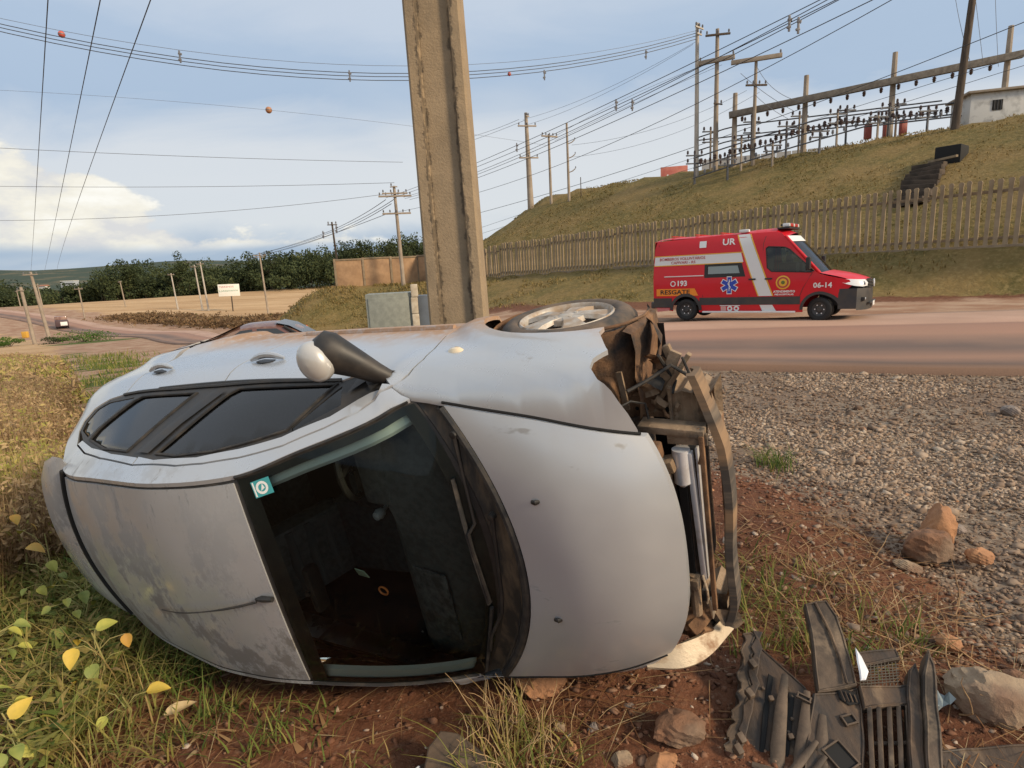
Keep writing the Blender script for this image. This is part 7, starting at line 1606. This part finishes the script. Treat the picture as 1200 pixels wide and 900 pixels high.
def leafy(x, y, label, leaves, h=.4, seed=1):
    r_ = np.random.default_rng(seed); o = empty('soya_plant', (x, y, gz(x, y)), 0, label, 'plant', 'yellowing leafy plants in the corner')
    lean_ = Vector((r_.normal(0, .12), r_.normal(0, .12), 1)); top_ = lean_ * h
    mb = MB(); mb.tube([(0, 0, 0), tuple(top_ * .5 + Vector((.02, .01, 0))), tuple(top_)], [.006, .005, .003], 6); mb.build('stem', M_stem, o)
    for (dx_, dy_, z, ci, L_, yaw, pitch) in leaves:
        L_ *= .62
        p = Vector((dx_, dy_, z)); b = top_ * min(1, z / h * .75); mb = MB(); mb.tube([tuple(b), tuple((b + p) / 2 + Vector((0, 0, .025))), tuple(p)], .0022, 5); mb.build('leaf_stalk', M_stem, o)
        mb = MB(); R_ = Matrix.Translation(p) @ Euler((r_.normal(0, .4), pitch, yaw)).to_matrix().to_4x4(); mb.grid([[R_ @ Vector(q) for q in row] for row in leaf_bm(L_, L_ * .36, .25 + .2 * r_.random(), .2 + .3 * r_.random())]); mb.build('leaf', M_leafs[ci], o, 60)
    return o
def ring_leaves(seed, k, h, pal, L0=.10):
    r_ = np.random.default_rng(seed); return [(.10 * math.cos(a), .10 * math.sin(a), h * (.35 + .65 * r_.random()), pal[int(r_.integers(len(pal)))], L0 * (.8 + .5 * r_.random()), a + r_.normal(0, .4), .1 + .5 * r_.random()) for a in [2 * pi * (i + r_.random() * .6) / k for i in range(k)]]
leafy(-3.02, 3.45, 'tall plant with one bright orange leaf beside the car roof end', [(.02, -.10, .50, 0, .17, .1, .15), (.10, -.06, .38, 2, .13, -.4, .5), (-.08, .02, .56, 2, .12, 2.5, .1)] + ring_leaves(3, 5, .42, (2, 3, 3)), .52, 1)
leafy(-2.16, 2.68, 'plant with a cluster of yellow and pale lime leaves at the middle of the corner', [(-.05, -.08, .30, 1, .15, -1.3, .6), (.03, -.02, .36, 2, .15, .4, -.25), (.14, .02, .30, 0, .11, -.8, .9), (.0, .02, .33, 2, .13, 2.2, .0), (.04, -.10, .22, 3, .14, -1.0, .5)] + ring_leaves(5, 5, .3, (2, 3, 3, 1)), .34, 2)
leafy(-1.88, 2.42, 'low plant with one wide clean yellow leaf nearest the car roof', [(.10, .02, .16, 1, .16, .35, -.05), (-.06, .0, .18, 3, .11, 2.4, .3), (-.02, -.09, .13, 2, .10, -1.8, .5)], .2, 3)
leafy(-2.20, 2.20, 'plant with a long upright yellow leaf and an orange one at the bottom left', [(.02, -.02, .26, 1, .15, .9, -.7), (-.06, -.05, .20, 0, .09, 2.9, .4), (.02, -.09, .16, 3, .12, -1.2, .5), (.06, -.04, .14, 2, .10, -.4, .4)] + ring_leaves(8, 4, .24, (2, 3)), .28, 4)
leafy(-2.75, 2.75, 'bushy green plant at the left edge with a few yellow leaves', ring_leaves(11, 16, .42, (1, 2, 2, 3, 3)), .42, 5)
leafy(-2.62, 3.15, 'greener plant between the orange leafed plant and the yellow cluster', ring_leaves(13, 14, .36, (2, 3, 3, 3)), .38, 6)
leafy(-3.4, 3.75, 'plant with two small orange leaves in the brown crop above the others', [(.05, -.05, .58, 0, .13, -.6, .5), (.12, -.02, .50, 0, .10, .3, .6)] + ring_leaves(15, 5, .5, (2, 4, 4)), .6, 7)
leafy(-2.45, 2.35, 'short plant with drooping lime leaves by the long upright yellow leaf', ring_leaves(17, 11, .24, (2, 2, 3, 1)), .26, 8)
leafy(-3.9, 4.75, 'thin plant with a single yellow leaf in the crop behind the spoiler', [(.04, -.06, .52, 1, .13, -.6, .5)] + ring_leaves(19, 4, .45, (4, 4, 2)), .56, 9)
def fallen(x, y, ci, L_, yaw, label, cat='leaf'):
    mb = MB(); mb.grid(leaf_bm(L_, L_ * .2, .5, .1)); o = tag(mb.build('fallen_leaf', M_leafs[ci], None, 60, loc=(x, y, gz(x, y) + .03)), label, cat, 'fallen leaves on the soil'); o.rotation_euler = (.3, -.15, yaw)
fallen(-1.72, 2.44, 4, .14, .5, 'curled tan leaf lying on red soil below the car roof'); fallen(-1.78, 2.88, 1, .12, 1.5, 'small yellow leaf caught in the grass under the car roof'); fallen(.33, 2.34, 4, .06, 1.3, 'pale tiny leaf on the soil under the bonnet')
# grass cover on the bank and hill
n = 60000; a = rng.random(n) * 75 - 12; s_ = -14 + rng.random(n) ** .8 * 34; x = 21.7 - .626 * a + .78 * s_; y = 25 + .78 * a + .626 * s_
wd_ = np.interp(a, [-30, 0, 18, 45, 60], [3, 3, 9, 14, 14]); ok = (s_ > -wd_ * .95) & (np.abs(s_) > .25) & (np.interp(a, [40, 60], [1, 0]) > rng.random(n)) & (fbm(x / 3, y / 3, 4, 91) > .47); x, y, s_sel = x[ok][:24000], y[ok][:24000], s_[ok][:24000]
blades('hill_grass', np.column_stack([x, y, height(x, y) - .03]), (.06 + .13 * rng.random(len(x))) * (1 + .7 * (s_sel < 0)), .03 + .0011 * y, .3 + .9 * rng.random(len(x)), np.clip(.30 + .5 * (fbm(x / 4, y / 4, 3, 93) - .35) + rng.normal(0, .16, len(x)), 0, 1), tint_mat('hill_grass_blades', [(0., (.34, .24, .10)), (.4, (.25, .185, .065)), (.75, (.155, .135, .04)), (1., (.10, .11, .03))], .8, .2), 2)
n = 9000; a = rng.random(n); x = -4 - 19 * rng.random(n); y = 42 + 20 * rng.random(n); ok = (seg_dist(x, y, WALL) < 11) & (seg_dist(x, y, WALL) > .4) & (fbm(x / 2, y / 2, 3, 95) > .4); x, y = x[ok], y[ok]
blades('mound_grass', np.column_stack([x, y, height(x, y) - .03]), .12 + .25 * rng.random(len(x)), .09 + 0 * x, .3 + .9 * rng.random(len(x)), np.clip(rng.normal(.35, .2, len(x)), 0, 1), bpy.data.materials['hill_grass_blades'], 2)
# ================================================================ TREES, SCRUB, TOWN
M_leaf = tint_mat('wood_foliage', [(0., (.030, .042, .020)), (.5, (.058, .078, .032)), (.85, (.095, .112, .044)), (1., (.13, .135, .052))], .8, .2)
M_bark = mat('bark', (.11, .085, .065), .9, col2=(.07, .055, .04), scale=4)
def crown_arrays(cx_, cy_, cz_, rx, rz_, nq, q, r_, flat=False):
    nq = int(nq * 2.2); q = q * .66
    """leaf clumps spread through several lobes"""
    k = int(5 + 3 * r_.random()); lob = r_.normal(0, .48, (k, 3)) * [rx, rx, rz_ * (.5 if flat else .9)]; lr = (.42 + .25 * r_.random(k))
    i = r_.integers(0, k, nq); d = r_.normal(0, 1, (nq, 3)); d /= np.linalg.norm(d, axis=1)[:, None]; rad = r_.random(nq) ** .35
    c = lob[i] + d * (rad * lr[i])[:, None] * [rx, rx, rz_ * (.35 if flat else .8)]
    tnt = np.clip(.40 + .25 * d[:, 2] * 0 + r_.normal(0, .12, nq) + (r_.random(k)[i] - .5) * .45, 0, 1)
    d1 = r_.normal(0, 1, (nq, 3)); d1 /= np.linalg.norm(d1, axis=1)[:, None]; d2 = r_.normal(0, 1, (nq, 3)); d2 -= d1 * (d1 * d2).sum(1)[:, None]; d2 /= np.linalg.norm(d2, axis=1)[:, None]
    s_ = q * (.5 + r_.random(nq))[:, None]; c = c + [cx_, cy_, cz_]
    V = np.stack([c - d1 * s_, c - d2 * s_ * .6, c + d1 * s_, c + d2 * s_ * .7], 1); return V, np.repeat(tnt, 4)
def treeline(name, pts, label=None):
    Vs, Ts = [], []
    for (x, y, h, r_, sd) in pts:
        rr_ = np.random.default_rng(sd); z = gz(x, y); v, t_ = crown_arrays(x, y, z + h * .52, r_, h * .5, 230, .62, rr_); Vs.append(v.reshape(-1, 3)); Ts.append(np.clip(t_ + rr_.normal(0, .10), 0, 1))
    V = np.concatenate(Vs); return np_mesh(name, V, np.arange(len(V)).reshape(-1, 4), M_leaf, kind='stuff', cols=dict(tint=np.concatenate(Ts)))
pts = []; i = 0
for row, (D0, dd) in enumerate(((232, 0), (240, 3), (252, 5), (270, 8))):
    for px_ in np.arange(-120, 530, 7.0):
        D = D0 + rng.normal(0, 4); az = (px_ - 600) / 690 + rng.normal(0, .004); hh_ = np.interp(px_, [-120, 0, 40, 60, 105, 130, 200, 300, 400, 460, 530], [14.5, 13.5, 13.5, 9.5, 9.5, 14, 14, 12.5, 14, 16, 17]) * (.88 + .24 * rng.random()) * (.75 if row == 0 else 1)
        if px_ > 405 and row < 1: continue
        pts.append((az * D, D, hh_, 3.9 + 1.9 * rng.random(), 1000 + i)); i += 1
treeline('wood', pts)
mb = MB()
for k in range(60):
    px_ = rng.random() * 420; D = 230 + rng.random() * 4; x = (px_ - 600) / 690 * D; z = gz(x, D); mb.tube([(x, D, z - .5), (x + rng.normal(0, .3), D, z + 5)], [.18, .10], 5)
o = mb.build('wood_trunks', M_bark); o['kind'] = 'stuff'
def tree(px_, D, h, r_, label, seed, flat=False, bare=.40):
    h *= .78; r_ *= 1.15
    x = (px_ - 600) / 690 * D; z = gz(x, D); o = empty('tree', (x, D, z), 0, label, 'tree', 'trees standing out of the wood'); rr_ = np.random.default_rng(seed)
    mb = MB(); mb.tube([(0, 0, -.5), (.1, 0, h * .3), (rr_.normal(0, .3), 0, h * .7), (rr_.normal(0, .4), 0, h * .9)], [.30, .24, .14, .05], 7)
    for k in range(6):
        a = rr_.random() * 2 * pi; z0 = h * min(.72, bare + .3 * rr_.random()); mb.tube([(.1, 0, z0), (r_ * .4 * math.cos(a), r_ * .4 * math.sin(a), z0 + h * .1), (r_ * .8 * math.cos(a), r_ * .8 * math.sin(a), z0 + h * .17)], [.10, .07, .03], 5)
    mb.build('trunk', M_bark, o)
    v, t_ = crown_arrays(0, 0, h * (bare + 1) / 2, r_, h * (1 - bare) * .62, 1000, .50, rr_, flat); np_mesh('crown', v.reshape(-1, 3), np.arange(v.shape[0] * 4).reshape(-1, 4), M_leaf, parent=o, cols=dict(tint=t_))
for a in ((5, 228, 14.5, 4.2, 'broad dark tree at the far left end of the wood', 1), (165, 231, 18.5, 4.6, 'tall round crowned tree above the short pale pole', 2), (178, 250, 20.5, 3.2, 'narrow tree topping the skyline left of the leaning pole pair', 3), (222, 229, 17.5, 4.5, 'wide tree behind the leaning pole pair', 4), (258, 245, 17.0, 4.0, 'flat topped tree on the skyline above the white board', 5, True, .7), (330, 232, 16.5, 5.0, 'dense tree behind the slim concrete pole', 6), (385, 236, 18.5, 5.4, 'big tree left of the thin wooden pole', 7), (432, 238, 19.5, 5.2, 'tall tree rising behind the tan wall', 8), (470, 215, 16.5, 4.6, 'dark tree behind the twin crossarm pole', 9), (492, 236, 21, 5.0, 'highest dark crown next to the big concrete pole', 10), (118, 234, 14.0, 4.8, 'rounded tree at the right side of the gap showing the town', 11)): tree(*a)
# dry scrub along the far side of the road
M_scrub = tint_mat('dry_scrub', [(0., (.10, .062, .035)), (.5, (.20, .125, .065)), (.85, (.28, .19, .10)), (1., (.14, .14, .05))], .9, .2)
n = 2600; t_ = rng.random(n); L0 = np.array([(-96, 139), (-74, 124), (-52, 103), (-36, 84), (-24, 66)]); k = np.clip((t_ * 4).astype(int), 0, 3); f = t_ * 4 - k; c = L0[k] + (L0[k + 1] - L0[k]) * f[:, None]; x = c[:, 0] + rng.normal(3.2, 2.2, n); y = c[:, 1] + rng.normal(3.0, 2.2, n); z = height(x, y)
V, T_ = [], []
rr_ = np.random.default_rng(3)
hh_ = .5 + 1.0 * fbm(x / 5, y / 5, 3, 15) * sstep(0, .12, t_) 
for j in range(9):
    c = np.column_stack([x, y, z]) + np.column_stack([rr_.normal(0, .5, n), rr_.normal(0, .5, n), hh_ * rr_.random(n) * 1.5]); d1 = rr_.normal(0, 1, (n, 3)); d1 /= np.linalg.norm(d1, axis=1)[:, None]; d2 = rr_.normal(0, 1, (n, 3)); d2 -= d1 * (d1 * d2).sum(1)[:, None]; d2 /= np.linalg.norm(d2, axis=1)[:, None]; q = .16 + .2 * rr_.random(n)[:, None]
    V.append(np.stack([c - d1 * q, c - d2 * q * .5, c + d1 * q, c + d2 * q * .5], 1).reshape(-1, 3)); T_.append(np.repeat(np.clip(rr_.normal(.45, .22, n), 0, 1), 4))
V = np.concatenate(V); np_mesh('roadside_scrub', V, np.arange(len(V)).reshape(-1, 4), M_scrub, kind='stuff', cols=dict(tint=np.concatenate(T_)))
def bush(x, y, r_, h, label, seed, m_):
    o = empty('bush', (x, y, gz(x, y)), 0, label, 'bush'); rr_ = np.random.default_rng(seed); mb = MB()
    for k in range(6): a = k * 1.05; mb.tube([(0, 0, -.1), (r_ * .3 * math.cos(a), r_ * .3 * math.sin(a), h * .4), (r_ * .7 * math.cos(a), r_ * .7 * math.sin(a), h * .7)], [.05, .03, .012], 5)
    mb.build('branch', M_bark, o); v, t_ = crown_arrays(0, 0, h * .45, r_, h * .6, 700, .13, rr_); np_mesh('foliage', v.reshape(-1, 3), np.arange(v.shape[0] * 4).reshape(-1, 4), m_, parent=o, cols=dict(tint=t_))
M_gb = tint_mat('bright_bush', [(0., (.05, .10, .015)), (.5, (.09, .17, .03)), (1., (.16, .24, .05))], .7, .3)
bush(-60.5, 84, 4.2, 1.9, 'bright green low bush right of the leaning posts', 1, M_gb); bush(-66, 85.5, 2.2, 1.5, 'dark green bush at the foot of the leaning posts', 2, M_leaf); bush(-21.5, 52.5, 1.6, .7, 'small bright green bush at the left foot of the mound', 3, M_gb); bush(-73.5, 87, 1.8, 1.2, 'green scrub left of the leaning posts', 4, M_gb)
# town across the valley
M_roof = mat('clay_roof', (.33, .15, .09), .9); M_pal = mat('pale_wall', (.62, .60, .55), .9); M_gre = mat('grey_block_wall', (.42, .45, .48), .9)
def house(px_, D, w_, d_, h, m_, label, tall=False):
    D *= .78; x = (px_ - 592) / 690 * D; o = empty('town_building' if tall else 'house', (x, D, gz(x, D)), rng.normal(0, .3), label, 'building', 'buildings of the far town')
    mb = MB(); mb.box((0, 0, h / 2 - 2), (w_, d_, h + 4)); mb.build('wall', m_, o)
    mb = MB()
    if tall: mb.box((0, 0, h + .4), (w_ + .6, d_ + .6, .8))
    else: mb.prism([(-d_ / 2 - .8, 0), (d_ / 2 + .8, 0), (0, 2.2)], w_ + 1.2, Matrix.Translation((-w_ / 2 - .6, 0, h)) @ Matrix.Rotation(pi / 2, 4, 'Z') @ Matrix.Rotation(pi / 2, 4, 'X'))
    mb.build('roof', M_pal if tall else M_roof, o)
    if tall:
        for r_ in range(3):
            mb = MB(); mb.box((0, -d_ / 2 - .05, h * (.2 + .27 * r_)), (w_ * .8, .1, 2.0)); mb.build('window_band', M_bus, o)
house(92, 1250, 20, 14, 16, M_gre, 'tall grey block among the town roofs', True)
for px_, D, lab in ((70, 1150, 'long pale house left of the grey town block'), (76, 1050, 'white shed below the grey town block'), (94, 1180, 'pale house right of the grey town block'), (102, 1100, 'small house by the wood edge'), (62, 1300, 'house at the left of the town'), (90, 1020, 'low white house at the bottom of the town'), (110, 1250, 'house partly behind the rounded tree')):
    house(px_, D, 10 + 5 * rng.random(), 8, 4, M_pal, lab)
